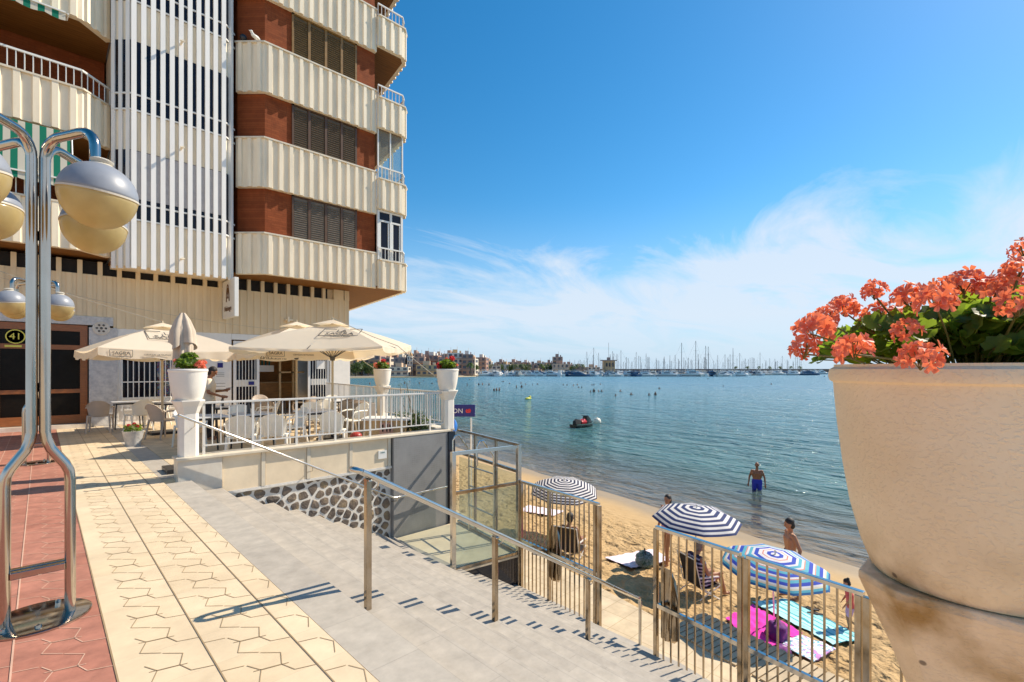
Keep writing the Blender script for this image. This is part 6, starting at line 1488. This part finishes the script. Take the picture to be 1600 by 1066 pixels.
BATH = [(772, 611, 0), (776, 611, 0), (780, 611, 0), (748, 602, 0), (754, 602, 0), (764, 602, 0), (730, 603, 0), (734, 594, 1), (807, 606, 0), (815, 606, 0), (814, 600, 0), (785, 597, 1), (787, 597, 1), (821, 601, 1), (796, 600, 1), (832, 602, 1), (840, 601, 1), (880, 602, 1), (886, 602, 1), (896, 603, 1), (904, 606, 1), (909, 606, 1), (902, 602, 1), (925, 602, 1), (928, 602, 1), (938, 601, 1), (923, 613, 1), (928, 613, 0), (935, 612, 1), (940, 612, 1), (962, 619, 1), (986, 617, 1), (1014, 618, 1), (1024, 618, 0), (1028, 592, 0), (1106, 593, 0), (1288, 589, 0), (578, 601, 0), (590, 599, 1), (632, 600, 0), (655, 600, 0), (662, 596, 1), (675, 600, 1), (640, 597, 1), (683, 597, 1), (693, 597, 1), (969, 612, 1), (1030, 608, 1), (1130, 604, 1), (1205, 601, 1)]
for i, (px_, py_, lo) in enumerate(BATH):
    X_, Y_, d = at_px(px_, py_, SEA); o = bpy.data.objects.new('person', bm_[i % 3]); COL.objects.link(o)
    o.location = (X_, Y_, SEA-(.38 if lo else .05)); o.rotation_euler = (0, 0, i*1.7); s_ = .92+.16*((i*7) % 5)/5; o.scale = (s_,)*3
    tag(o, 'distant bather submerged to the chest in the bay' if lo else 'distant bather standing waist-deep in the bay', 'person', 'bathers far out in the bay')

# ================================================================== BEACH THINGS
def beach_umbrella(label, x, y, z, h, D, mt, tilt, az, rzz=0, pole_mat='white_metal', drop=.34, foot=None):
    t = thing('beach_umbrella', label, 'beach umbrella', (x, y, z), 0)
    top = Vector((0, 0, h)); ax = Vector((math.sin(tilt)*math.cos(az), math.sin(tilt)*math.sin(az), math.cos(tilt)))
    q = ax.to_track_quat('Z', 'Y').to_matrix().to_4x4(); q.translation = top
    R0 = D/2; sag = R0*drop; n_ = 14; vs = []; at = []
    for r in range(n_+1):
        f = r/n_
        for i in range(8):
            for c in range(4):
                g = c/4; a0 = 2*PI*i/8+rzz; a1 = 2*PI*(i+1)/8+rzz
                rr = R0*math.sin(f*1.15)/math.sin(1.15); zz_ = -sag*(1-math.cos(f*1.15))/(1-math.cos(1.15))
                p = Vector((math.cos(a0)*(1-g)+math.cos(a1)*g, math.sin(a0)*(1-g)+math.sin(a1)*g, 0))*rr; p.z = zz_-.012*math.sin(PI*g)*f
                vs.append(q @ p); at.append(max(f, 1e-4)*.999)
    mb = MB(); k = 32; mb.add(vs, [(r*k+i, (r+1)*k+i, (r+1)*k+(i+1) % k, r*k+(i+1) % k) for r in range(n_) for i in range(k)], at); mb.build('canopy', M[mt], t, smooth='auto')
    for i in range(8):
        a0 = 2*PI*i/8+rzz; mb = MB(); pts = []
        for f in (0.02, .3, .6, .85, 1.0): pts.append(q @ Vector((math.cos(a0)*R0*math.sin(f*1.15)/math.sin(1.15), math.sin(a0)*R0*math.sin(f*1.15)/math.sin(1.15), -sag*(1-math.cos(f*1.15))/(1-math.cos(1.15))-.012)))
        mb.tube(pts, .004, 4); mb.build('rib', M['white_metal'], t)
    kn = top-ax*.42
    mb = MB(); mb.tube([top+ax*.05, kn, Vector((*(foot or (kn.x*.8, kn.y*.8)), 0)), Vector((*(foot or (kn.x*.8, kn.y*.8)), -.15))], .013, 8); mb.build('pole', M[pole_mat], t)
    mb = MB(); mb.ball(top+ax*.05, .02, 8, 6); mb.build('finial', M['white_metal'], t); return t
beach_umbrella('navy and white striped umbrella in the middle, beside the gateway', 9.62, 4.50, -2.86, 1.68, 1.76, 'navy_stripe', R_(4), R_(-115), .25, drop=.30)
beach_umbrella('finely striped navy and white umbrella seen through the gate leaf on the left', 9.75, 8.1, -2.78, 1.55, 1.80, 'navy_stripe_fine', R_(8), R_(-125), .1)
beach_umbrella('multicoloured striped umbrella on the right, above the towels', 8.34, 2.62, -2.74, 1.46, 1.62, 'multi_stripe', R_(6), R_(-120), .35, foot=(.75, .25), drop=.28)

def towel(name, label, corners, mt, cat='towel', thick=.012, stripes=False, seed=1, rough=.018):
    random.seed(seed); n_ = 26; vs = []; at = []
    c = [Vector(q) for q in corners]
    for j in range(n_+1):
        for i in range(n_+1):
            u, v_ = i/n_, j/n_; p = (c[0]*(1-u)+c[1]*u)*(1-v_)+(c[3]*(1-u)+c[2]*u)*v_
            e_ = .012*noise.noise(Vector((p.x*6, p.y*6, seed)))
            z_ = sandz(p.x, p.y)+.028+abs(noise.noise(Vector((p.x*5+seed, p.y*5, seed*3))))*rough*2.2+noise.noise(Vector((p.x*12, p.y*12, seed)))*rough*.5
            vs.append((p.x+e_, p.y-e_, z_)); at.append(max(1e-4, v_*.998))
    m1 = n_+1; nv = len(vs)
    top = [(j*m1+i, j*m1+i+1, (j+1)*m1+i+1, (j+1)*m1+i) for j in range(n_) for i in range(n_)]
    o0 = Vector(vs[0]); mb = MB(); mb.add(vs+[(x, y, z-thick) for x, y, z in vs], top+[tuple(q+nv for q in f[::-1]) for f in top], at+at)
    mb.v = [(x-o0.x, y-o0.y, z-o0.z) for x, y, z in mb.v]
    o = mb.build(name, M[mt], None, smooth=True, loc=tuple(o0)); return tag(o, label, cat)
towel('beach_towel', 'pale pink checked towel spread left of the middle navy umbrella', [(9.20, 6.45), (9.12, 5.72), (10.45, 5.50), (10.95, 6.2)], 'pale_towel', seed=2)
towel('beach_towel', 'long aqua striped towel under the multicoloured umbrella', [(10.45, 3.05), (9.75, 1.68), (8.98, 1.98), (9.62, 3.43)], 'aqua_stripe', seed=3)
towel('beach_towel', 'magenta towel beside the long aqua towel', [(9.46, 3.36), (8.98, 2.40), (7.75, 2.62), (8.40, 3.42)], 'pink_towel', seed=4, rough=.035)
towel('beach_towel', 'small printed white and turquoise towel nearest the fence', [(8.92, 2.54), (8.86, 1.90), (8.05, 2.02), (8.18, 2.48)], 'print_towel', seed=5)
towel('beach_towel', 'white towel seen through the glass lift screen', [(11.3, 10.9), (11.9, 9.9), (11.0, 9.6), (10.5, 10.6)], 'pale_towel', seed=6)
def sack(name, label, x, y, rx_, ry_, rz_, mt, seed, cat='bag', handle=True, rzr=0):
    t = thing(name, label, cat, (x, y, sandz(x, y)+.03), rzr); mb = MB(); seg, rg = 26, 16; vs = []
    for i in range(rg+1):
        th = PI*i/rg
        for k in range(seg):
            a = 2*PI*k/seg; d = Vector((math.sin(th)*math.cos(a), math.sin(th)*math.sin(a), -math.cos(th))); nn = 1+.22*noise.noise(d*2.2+Vector((seed, 0, 0)))+.08*noise.noise(d*6)
            vs.append((d.x*rx_*nn, d.y*ry_*nn, max(0, d.z*rz_*nn+rz_*.55)))
    mb.add(vs, [(i*seg+k, i*seg+(k+1) % seg, (i+1)*seg+(k+1) % seg, (i+1)*seg+k) for i in range(rg) for k in range(seg)]); mb.build('fabric', M[mt], t, smooth=True)
    if handle: mb = MB(); mb.tube([(-rx_*.5, 0, rz_*1.2), (-rx_*.35, 0, rz_*1.75), (0, 0, rz_*1.9), (rx_*.35, 0, rz_*1.75), (rx_*.5, 0, rz_*1.2)], .010, 6); mb.build('handle', M['black_cloth'], t)
    return t
sack('beach_bag', 'grey-green printed beach bag on the edge of the pale pink towel', 9.60, 5.68, .27, .20, .19, 'bagprint', 3, rzr=.6)
sack('beach_bag', 'purple and magenta beach bag slumped on the magenta towel', 8.42, 2.62, .20, .16, .17, 'purple_towel', 7)
towel('sarong', 'dark purple cloth trailing off the magenta towel to the fence side', [(8.30, 2.58), (8.20, 2.36), (7.66, 2.16), (7.70, 2.40)], 'purple_towel', 'cloth', seed=8, rough=.05)
for k, (x, y, r) in enumerate(((10.28, 2.62, .3), (10.10, 2.50, .5))):
    t = thing('flip_flop', 'black flip-flop on the sand beside the long aqua towel', 'flip-flop', (x, y, sandz(x, y)+.03), r, 'pair of black flip-flops')
    mb = MB(); mb.prism([(.045*math.cos(a)*(1+.2*math.sin(a)), .135*math.sin(a)) for a in [2*PI*i/16 for i in range(16)]], 0, .02); mb.build('sole', M['rubber'], t)
    mb = MB(); mb.tube([(-.04, -.01, .018), (-.01, .05, .045), (0, .08, .018)], .006, 5); mb.tube([(.04, -.01, .018), (.01, .05, .045), (0, .08, .018)], .006, 5); mb.build('strap', M['rubber'], t)
mb = MB(); mb.ball((0, 0, .14), .14, 16, 10)
# blue banner sign past the corner pillar with lettering and blue ball
t = thing('beach_sign', 'dark blue sign with white letters and a red mark beyond the corner pillar', 'sign', (8.6, 10.9, -2.6), R_(-46))
mb = MB(); mb.box(-.62, -.03, 2.90, .36, .03, 3.24); mb.build('panel', M['signblue'], t, bevel=.01)
for x_ in (-.5, .25): mb = MB(); mb.tube([(x_, 0, 0), (x_, 0, 2.87)], .022, 8); mb.build('post', M['white_metal'], t)
mb = text_mb('ON', .19, .003, frame((-.13, -.034, 3.06), (1, 0, 0), (0, 0, 1))); mb.build('lettering', M['white_print'], t)
mb = MB(); mb.ball((.14, -.034, 3.06), (.045, .006, .055), 10, 6); mb.ball((.20, -.034, 3.07), (.05, .006, .06), 10, 6); mb.build('red_mark', M['red_paint'], t)
mb = MB(); mb.ball((0, 0, 0), (.26, .12, .26), 20, 12); o = mb.build('blue_ring', M['blue_ball'], None, smooth=True, loc=(8.30, 11.1, .02)); tag(o, 'blue rescue float hanging on the sign post beyond the corner pillar', 'float')

# jet ski and buoys
t = thing('jet_ski', 'black and red personal watercraft moored off the beach', 'jet ski', (33.38, 25.75, SEA), R_(-2)); t.scale = (.9, .9, .9)
def loft(mb, secs):
    k = len(secs[0]); vs = [v for s in secs for v in s]; mb.add(vs, [(i*k+j, i*k+(j+1) % k, (i+1)*k+(j+1) % k, (i+1)*k+j) for i in range(len(secs)-1) for j in range(k)]+[tuple(range(k))[::-1], tuple((len(secs)-1)*k+j for j in range(k))])
mb = MB(); loft(mb, [[(x, -w_, .30), (x, -w_*1.02, .18), (x, -w_*.7, -.15), (x, w_*.7, -.15), (x, w_*1.02, .18), (x, w_, .30)] for x, w_ in ((-1.35, .45), (-.9, .56), (0, .60), (.8, .52), (1.25, .30), (1.55, .05))]); mb.build('hull', M['jet_dark'], t, bevel=.02)
mb = MB(); mb.tube([(-1.35, -.50, .31), (0, -.64, .31), (.9, -.50, .33), (1.5, -.08, .40), (1.5, .08, .40), (.9, .50, .33), (0, .64, .31), (-1.35, .50, .31)], .022, 6); mb.build('trim', M['green_paint'], t)
mb = MB(); loft(mb, [[(x, -.22, .3), (x, -.17, h_), (x, .17, h_), (x, .22, .3)] for x, h_ in ((-1.2, .62), (-.9, .80), (-.4, .66), (.1, .64), (.3, .5))]); mb.build('seat', M['rubber'], t, bevel=.03)
mb = MB(); loft(mb, [[(x, -.26, .32), (x, -.28, .5), (x, -.17, h_), (x, .17, h_), (x, .28, .5), (x, .26, .32)] for x, h_ in ((-.35, .60), (.2, .78), (.45, .74))]); mb.build('side_panels', M['red_paint'], t, bevel=.03)
mb = MB(); loft(mb, [[(x, -w_, .32), (x, -w_*.8, h_), (x, w_*.8, h_), (x, w_, .32)] for x, w_, h_ in ((.35, .30, .98), (.6, .32, 1.05), (1.0, .26, .70), (1.45, .08, .38))]); mb.build('bow_cowl', M['jet_dark'], t, bevel=.04)
mb = MB(); mb.tube([(.30, -.38, 1.08), (.40, -.15, 1.02), (.40, .15, 1.02), (.30, .38, 1.08)], .03, 8); mb.build('handlebar', M['rubber'], t)
mb = MB(); mb.ball((0, 0, .12), .36, 20, 14); mb.lathe([(.05, .45), (.05, .54), (0, .55)], 8); o = mb.build('mooring_buoy', M['buoy'], None, smooth=True, loc=(36.74, 26.65, SEA)); tag(o, 'round cream mooring buoy floating beside the jet ski', 'buoy')
mb = MB(); mb.ball((0, 0, .12), (.7, .3, .20), 16, 8); mb.ball((.4, 0, .36), (.22, .2, .22), 10, 8); o = mb.build('inflatable', mat('yellow_inflatable', (.62, .58, .04), .4), None, smooth=True, loc=(57.5, 55.5, SEA)); tag(o, 'small yellow inflatable floating far out in front of the swimmers', 'inflatable')

# ================================================================== FAR SHORE
Fv = Vector((math.sin(R_(44.1)), math.cos(R_(44.1)))); Rv = Vector((Fv.y, -Fv.x))
def far(px_, d, z=SEA): u = (px_-800)/758.6; p = Fv*d+Rv*(d*u); return Vector((p.x, p.y, z))
yawc = R_(-44.1)
mshore = mat('far_shore_ground', (.36, .31, .24), .9, vscale=.05)
mb = MB(); near_e = [(300, 250), (520, 262), (600, 280), (700, 300), (745, 330), (760, 372), (900, 395), (1100, 430), (1200, 520), (1330, 560)]; far_e = [(1330, 700), (1000, 700), (760, 650), (300, 520)]
po = [tuple(far(a, d).xy) for a, d in near_e+far_e]; mb.prism(po, SEA-1, SEA+.9); struct(mb, 'harbour_shore', mshore)
mb = MB(); po = [tuple(far(a, d).xy) for a, d in ((300, 243), (520, 255), (600, 272), (700, 291), (742, 322), (746, 330), (700, 300.5), (600, 280.5), (520, 262.5), (300, 250.5))]; mb.prism(po, SEA-1, SEA+.55); struct(mb, 'town_beach', mat('town_sand', (.55, .42, .26), .9))
def win_mat(name, wall, seedc, sx=3.2, sz=3.0, dk=(.03, .03, .045)):
    m = mat(name, wall, .8, var=.12, vscale=.2); n, l, p = nodes(m)
    return m
PAL = [(.66, .50, .34), (.70, .61, .48), (.44, .25, .18), (.62, .44, .31), (.76, .70, .60), (.46, .31, .24), (.64, .40, .20), (.34, .26, .23)]
WM = [mat('far_wall_%s' % nm, c, .8, var=.12, vscale=.15) for nm, c in zip(('sand', 'cream', 'brick', 'beige', 'white', 'grey_brown', 'ochre', 'dusk'), PAL)]
mb = MB(); mb.box(-.5, -.5, -.5, .5, .5, .5); WINM = mb.mesh('window', mat('far_window', (.09, .09, .11), .3))  # mid-grey puts the reflected sky into the pane colour
def tower_block(px_, d, wpx, ytop, mi, storeys=None, roof=True, label='', group='blocks of flats on the far shore', base=None, depth=12):
    w_ = wpx*d/758.6; H_ = (577-ytop-2.5)*d/758.6+1.65-(SEA+.9); c = far(px_, d+depth/2, SEA+.9)
    t = thing('apartment_block', label, 'building', tuple(c), yawc+.12*math.sin(px_), group)
    st = storeys or max(2, int(H_/3.0)); sh_ = H_/st
    mb = MB(); mb.box(-w_/2, -depth/2, 0, w_/2, depth/2, H_); mb.build('wall', WM[mi], t)
    n_ = max(2, int(w_/3.2)); cw = w_/n_
    for s in range(st):
        for i in range(n_):
            o = bpy.data.objects.new('window', WINM); COL.objects.link(o); o.parent = t
            o.location = (-w_/2+(i+.5)*cw, -depth/2-.06, (s+.55)*sh_); o.scale = (cw*random.choice((.42, .56, .62)), .1, sh_*.48)
        o = bpy.data.objects.new('window', WINM); COL.objects.link(o); o.parent = t
        o.location = (w_/2+.06, 0, (s+.55)*sh_); o.scale = (.1, depth*.6, sh_*.45)
    mb = MB()
    for s in range(1, st): mb.box(-w_/2-.02, -depth/2-1.0, s*sh_-.12, w_/2+.02, -depth/2-.03, s*sh_+.12); 
    mb.build('balconies', WM[(mi+1) % 8], t)
    mb = MB(); mb.box(-w_*.2, -2, H_+.02, w_*.12, 3, H_+2.4); mb.box(w_*.25, -3, H_+.02, w_*.36, 0, H_+1.5); mb.tube([(w_*.1, 0, H_+.02), (w_*.1, 0, H_+4.5)], .09, 4); mb.build('roof_hut', WM[(mi+2) % 8], t)
    return t
CITY = [(552, 300, 26, 551, 6, 'ochre-brown block behind the white corner wall, leftmost of the town'), (572, 308, 22, 549, 4, 'white block with many balconies just right of the building corner'), (590, 300, 18, 553, 5, 'dark grey-brown block behind the farthest flower pot'), (607, 310, 14, 556, 1, 'low cream block right of the farthest flower pot'), (628, 300, 18, 556, 7, 'dark block crossed by the guy rope'), (642, 298, 8, 554, 4, 'narrow bright white block beside the dark one'), (657, 300, 20, 555, 5, 'brown block left of the corner flower pot'), (676, 305, 24, 553, 2, 'reddish block with cream penthouse behind the ochre house'), (693, 300, 16, 557, 5, 'grey-brown block partly behind the corner flower pot'), (712, 320, 24, 549, 4, 'tall pale block rising behind the corner flower pot'), (730, 318, 18, 551, 2, 'tall reddish-brown tower just right of the corner flower pot'), (740, 325, 10, 558, 1, 'stepped cream block right of the brown tower'), (753, 360, 17, 556, 2, 'reddish tower standing alone by the start of the harbour'), (871, 400, 16, 555, 5, 'square grey tower rising above the middle of the marina'), (874, 392, 26, 566, 3, 'lower wide block at the foot of the square grey tower')]
CITY += [(582, 325, 16, 552, 3, 'beige block in the second row between the white block and the dark one'), (600, 330, 14, 551, 7, 'dusky block in the second row above the farthest flower pot'), (616, 325, 16, 552, 2, 'reddish block in the second row left of the guy rope'), (635, 330, 14, 551, 1, 'cream block in the second row behind the narrow white one'), (650, 325, 14, 550, 3, 'beige block in the second row left of the reddish penthouse block'), (668, 330, 18, 551, 5, 'brown block in the second row behind the ochre house'), (686, 330, 14, 552, 1, 'cream block in the second row left of the corner flower pot'), (703, 335, 16, 550, 3, 'beige block in the second row behind the corner flower pot'), (764, 400, 10, 562, 1, 'small cream block right of the lone reddish tower'), (783, 420, 14, 563, 5, 'brown block behind the low harbour houses'), (803, 425, 16, 563, 3, 'beige block behind the pines of the harbour'), (822, 430, 14, 564, 2, 'reddish block behind the broad pine'), (843, 430, 16, 565, 1, 'cream block behind the orange roofed pavilion'), (858, 420, 12, 564, 5, 'brown block touching the square grey tower'), (889, 420, 12, 567, 3, 'beige block right of the square grey tower'), (905, 430, 14, 570, 7, 'low dusky block at the end of the harbour buildings'), (925, 430, 20, 571, 1, 'long low cream shed left of the harbour tower')]
for px_, d, wp, yt, mi, lb in CITY: tower_block(px_, d, wp, yt, mi, label=lb)
for px_, d, wp, yt, mi, lb in ((775, 385, 14, 569, 1, 'low cream harbour house behind the first moored boats'), (790, 400, 16, 567, 4, 'low white harbour house left of the pines'), (812, 405, 18, 566, 3, 'low beige harbour house behind the masts'), (833, 410, 14, 567, 5, 'low grey harbour house among the masts'), (850, 415, 14, 568, 7, 'low dark harbour house left of the grey tower'), (840, 378, 18, 578, 6, 'low orange roofed harbour pavilion among the boats'), (668, 290, 34, 568, 6, 'long ochre waterfront house below the brown blocks'), (625, 288, 30, 571, 1, 'long cream waterfront house under the guy rope')):
    tower_block(px_, d, wp, yt, mi, label=lb, group='low houses on the far shore', depth=8)
t = thing('harbour_control_tower', 'ochre square harbour tower with a flat overhanging roof and a flag pole', 'tower', tuple(far(951, 385, SEA+.9)), yawc, None)
mb = MB(); mb.box(-4.2, -4.2, 0, 4.2, 4.2, 10.6); mb.build('wall', WM[6], t)
mb = MB(); mb.box(-5.6, -5.6, 10.62, 5.6, 5.6, 11.3); mb.build('roof', WM[7], t)
mb = MB(); mb.box(-1.2, -1.2, 11.32, 1.2, 1.2, 13.4); mb.tube([(0, 0, 13.4), (0, 0, 25)], .12, 5); mb.build('mast', WM[7], t)
mb = MB()
for i in range(3): mb.box(-3+i*2.3, -4.32, 6, -1.6+i*2.3, -4.22, 9)
mb.build('windows', M['glass_dark'], t)
# breakwater behind the marina
mb = MB(); a = far(905, 480).xy; b = far(1560, 640).xy; nn = Vector((b.y-a.y, a.x-b.x)).normalized()*-3
mb.prism([tuple(a-nn), tuple(b-nn), tuple(b+nn), tuple(a+nn)], SEA-1, 1.9); struct(mb, 'breakwater', mat('breakwater_stone', (.16, .13, .11), .9, vscale=.3))
# trees on the far shore
def far_tree(px_, d, h, r, label, palm=False):
    p = far(px_, d, SEA+.9); random.seed(int(px_*3)); t = thing('palm_tree' if palm else 'tree', label, 'palm' if palm else 'tree', tuple(p), 0, 'palms on the far shore' if palm else 'trees on the far shore')
    mb = MB(); mb.tube([(0, 0, 0), (.1, .1, h*.5), (0, 0, h*.82)], [.35, .25, .18], 6); mb.build('trunk', M['bark'], t)
    mb = MB()
    if palm:
        for i in range(22):
            a = 2*PI*i/22+random.uniform(-.1, .1); e = random.uniform(-.3, .8); pr = Vector((0, 0, h*.82)); d_ = Vector((math.cos(a), math.sin(a), 0))
            pts = [pr+d_*r*f+Vector((0, 0, r*(e*f-.9*f*f))) for f in (0, .35, .7, 1)]
            s = d_.cross(Vector((0, 0, 1)))*.28
            for q in range(3): mb.add([pts[q]-s, pts[q]+s, pts[q+1]+s*.7, pts[q+1]-s*.7], [(0, 1, 2, 3)])
    else:
        for cxx in range(6):
            cc = Vector((random.uniform(-.6, .6)*r, random.uniform(-.5, .5)*r, h*.62+random.uniform(-.25, .25)*h*.5)); cr_ = r*random.uniform(.4, .62)
            for i in range(110):
                u = Vector((random.gauss(0, 1), random.gauss(0, 1), random.gauss(0, 1))).normalized()*random.uniform(.5, 1.05); q = cc+u*cr_; s = random.uniform(.25, .55); x_ = Vector((random.uniform(-1, 1), random.uniform(-1, 1), random.uniform(-1, 1))).normalized(); y_ = u.cross(x_).normalized()
                mb.add([q-x_*s, q+y_*s, q+x_*s, q-y_*s], [(0, 1, 2, 3)])
    mb.build('crown', M['leaf_far'], t)
for px_, d, h, r, lb in ((555, 285, 8, 6, 'dark round tree beside the white corner wall'), (565, 288, 9.5, 5, 'taller dark round tree just right of the corner wall'), (575, 290, 7, 5, 'lower dark tree between the white block and the farthest pot'), (694, 298, 8, 4, 'dark tree left of the corner flower pot blooms'), (742, 330, 8, 4, 'dark tree behind the right edge of the corner flower pot'), (780, 390, 8, 5, 'dark pine above the first moored boats'), (800, 395, 9, 5, 'dark pine left of the middle of the marina'), (822, 392, 8, 6, 'broad dark pine in the middle of the marina'), (856, 395, 8, 5, 'dark pine left of the square grey tower'), (893, 395, 7, 4, 'small dark pine right of the square grey tower')): far_tree(px_, d, h, r, lb)
for i, px_ in enumerate((700, 704, 735, 762, 770, 806, 815, 846, 900, 910)): far_tree(px_, 300 if px_ < 740 else 388, 9.5, 3, 'feathery palm standing among the waterfront buildings', True)
for i, px_ in enumerate((1150, 1168, 1186, 1203, 1219, 1236, 1250)): far_tree(px_, 540, 8.5, 2.6, 'small palm on the breakwater behind the marina', True)
# boats
def boat_mesh(kind, L_, mast=0):
    mb = MB(); w_ = L_*.15
    mb.cur = 0
    loft(mb, [[(x*L_, -ww*w_, .9+.35*max(0, x)), (x*L_, -ww*w_*.75, -.2), (x*L_, ww*w_*.75, -.2), (x*L_, ww*w_, .9+.35*max(0, x))] for x, ww in ((-.5, .85), (-.2, 1), (.15, .95), (.38, .55), (.5, .06))])
    if kind == 'motor':
        loft(mb, [[(x*L_, -w_*.7, 1.0), (x*L_, -w_*.5, h_), (x*L_, w_*.5, h_), (x*L_, w_*.7, 1.0)] for x, h_ in ((-.30, 1.9), (-.05, 2.2), (.12, 1.7), (.28, 1.15))])
        mb.cur = 1; mb.box(-.22*L_, -w_*.64, 1.35, .02*L_, w_*.64, 1.72); mb.cur = 0
        mb.box(-.30*L_, -w_*.5, 2.5, -.02*L_, w_*.5, 2.62)
        for sx in (-.27, -.05):
            for sy in (-.45, .45): mb.box(sx*L_-.05, sy*w_-.05, 1.5, sx*L_+.05, sy*w_+.05, 2.5)
    else:
        loft(mb, [[(x*L_, -w_*.5, 1.0), (x*L_, -w_*.4, h_), (x*L_, w_*.4, h_), (x*L_, w_*.5, 1.0)] for x, h_ in ((-.18, 1.5), (.1, 1.6), (.25, 1.1))])
        mb.cur = 1; mb.tube([(.08*L_, 0, 1), (.08*L_, 0, mast)], [.15, .10], 5); mb.tube([(.08*L_, 0, 2.3), (-.38*L_, 0, 2.2)], .14, 5)
        for h_ in (.45, .72): mb.bar((.08*L_, -w_*.7, mast*h_), (.08*L_, w_*.7, mast*h_), .06, .06)
        mb.tube([(.08*L_, 0, mast), (.5*L_, 0, 1.3)], .022, 4); mb.tube([(.08*L_, 0, mast), (-.5*L_, 0, 1.1)], .022, 4)
    mb.cur = 1; mb.box(-.49*L_, -w_*.82, .38, .30*L_, -w_*.98+.06, .50)
    return mb
MH = [mat('white_hull', (.74, .74, .72), .3), mat('cream_hull', (.66, .62, .54), .3), mat('blue_hull', (.05, .12, .22), .25)]
MD = mat('boat_dark', (.05, .06, .08), .4); MS = mat('mast_alloy', (.16, .15, .15), .5)
protos = {}
for nm, kd, L_, ms in (('m8', 'motor', 8, 0), ('m12', 'motor', 12, 0), ('s9', 'sail', 9, 12), ('s12', 'sail', 12, 15.5), ('s14', 'sail', 14, 19)):
    for hi, h in enumerate(MH): protos[nm, hi] = boat_mesh(kd, L_, ms).mesh('sailing_boat' if kd == 'sail' else 'motor_boat', [h, MD if kd == 'motor' else MS])
random.seed(21)
def place_boat(px_, d, k, hi, a, s=1):
    p = far(px_, d); sail = k[0] == 's'; o = bpy.data.objects.new('sailing_boat' if sail else 'motor_boat', protos[k, hi]); COL.objects.link(o); o.location = p; o.rotation_euler = (0, 0, yawc+a); o.scale = (s*1.3, s*1.3, s*(1.55 if not sail else 1.05))
    col_ = ('white', 'cream', 'dark blue')[hi]
    tag(o, ('%s sailing boat with a bare mast moored in the far marina' if sail else '%s motor boat moored in the far marina') % col_, 'sailing boat' if sail else 'motor boat', ('%s sailing boats in the marina' if sail else '%s motor boats in the marina') % col_)
for i in range(205):
    px_ = 735+i*2.7+random.uniform(-2, 2); d = random.choice((330, 338, 352, 368, 385)) + max(0, px_-1130)*.9
    place_boat(px_, d, random.choice(('m8', 'm12', 'm8')), random.choice((0, 0, 0, 1, 1, 2)), random.uniform(-.5, .5)+(PI/2 if random.random() < .5 else 0), random.uniform(.8, 1.15))
for i in range(105):
    px_ = 900+i*3.4+random.uniform(-3, 3); d = random.choice((342, 360, 380, 405, 430)) + max(0, px_-1130)*1.0
    place_boat(px_, d, random.choice(('s9', 's9', 's12', 's12', 's14')), random.choice((0, 0, 1)), random.uniform(0, 6), random.uniform(.72, 1.08))
for i in range(18): place_boat(760+i*8+random.uniform(-3, 3), 372+random.uniform(-8, 8), 's9', 0, random.uniform(0, 6), .8)
for i in range(24): place_boat(760+i*17+random.uniform(-6, 6), 330, 'm8', random.choice((0, 0, 1, 2)), random.uniform(-.4, .4), random.uniform(.8, 1.2))
for px_, dd, s in ((1084, 350, 1.5), (1062, 345, 1.4), (1100, 372, 1.35), (1085, 420, 1.3), (1104, 330, 1.2)): place_boat(px_, dd, 's14', 0, .4, s*.85)
for px_, s in ((1085, 2.3), (1045, 1.9), (1010, 1.7), (905, 1.7), (1180, 1.8), (960, 1.5), (1130, 1.5), (1265, 2.0), (1240, 1.6)): place_boat(px_, 326 if px_ < 1150 else 395, 'm12', 2 if px_ in (905, 1265) else 0, random.uniform(-.2, .2), s*.55)

# small ornaments on the third balcony ledge
mb = MB(); mb.ball((0, 0, .11), .11, 14, 10); mb.lathe([(.06, 0), (.07, .01), (.04, .03), (0, .03)], 12); o = mb.build('ornament_ball', M['dark_metal'], None, smooth=True, loc=(4.74, 17.50, 12.372)); tag(o, 'dark ball ornament on a cream balcony ledge high up beside the fins', 'ornament')
mb = MB(); mb.ball((0, 0, .13), (.16, .07, .06), 12, 8); mb.ball((.15, 0, .22), .045, 10, 8); mb.tube([(.09, 0, .15), (.15, 0, .21)], [.05, .035], 8); mb.tube([(.18, 0, .22), (.24, 0, .21)], [.014, .004], 6); mb.tube([(-.12, 0, .13), (-.27, 0, .10)], [.04, .008], 6)
for q in (-.02, .03): mb.tube([(0, q, .09), (0, q, 0)], .008, 5)
o = mb.build('gull', M['white'], None, smooth=True, loc=(5.02, 17.22, 12.372)); o.rotation_euler[2] = R_(200); tag(o, 'white gull perched on a cream balcony ledge high up beside the fins', 'bird')
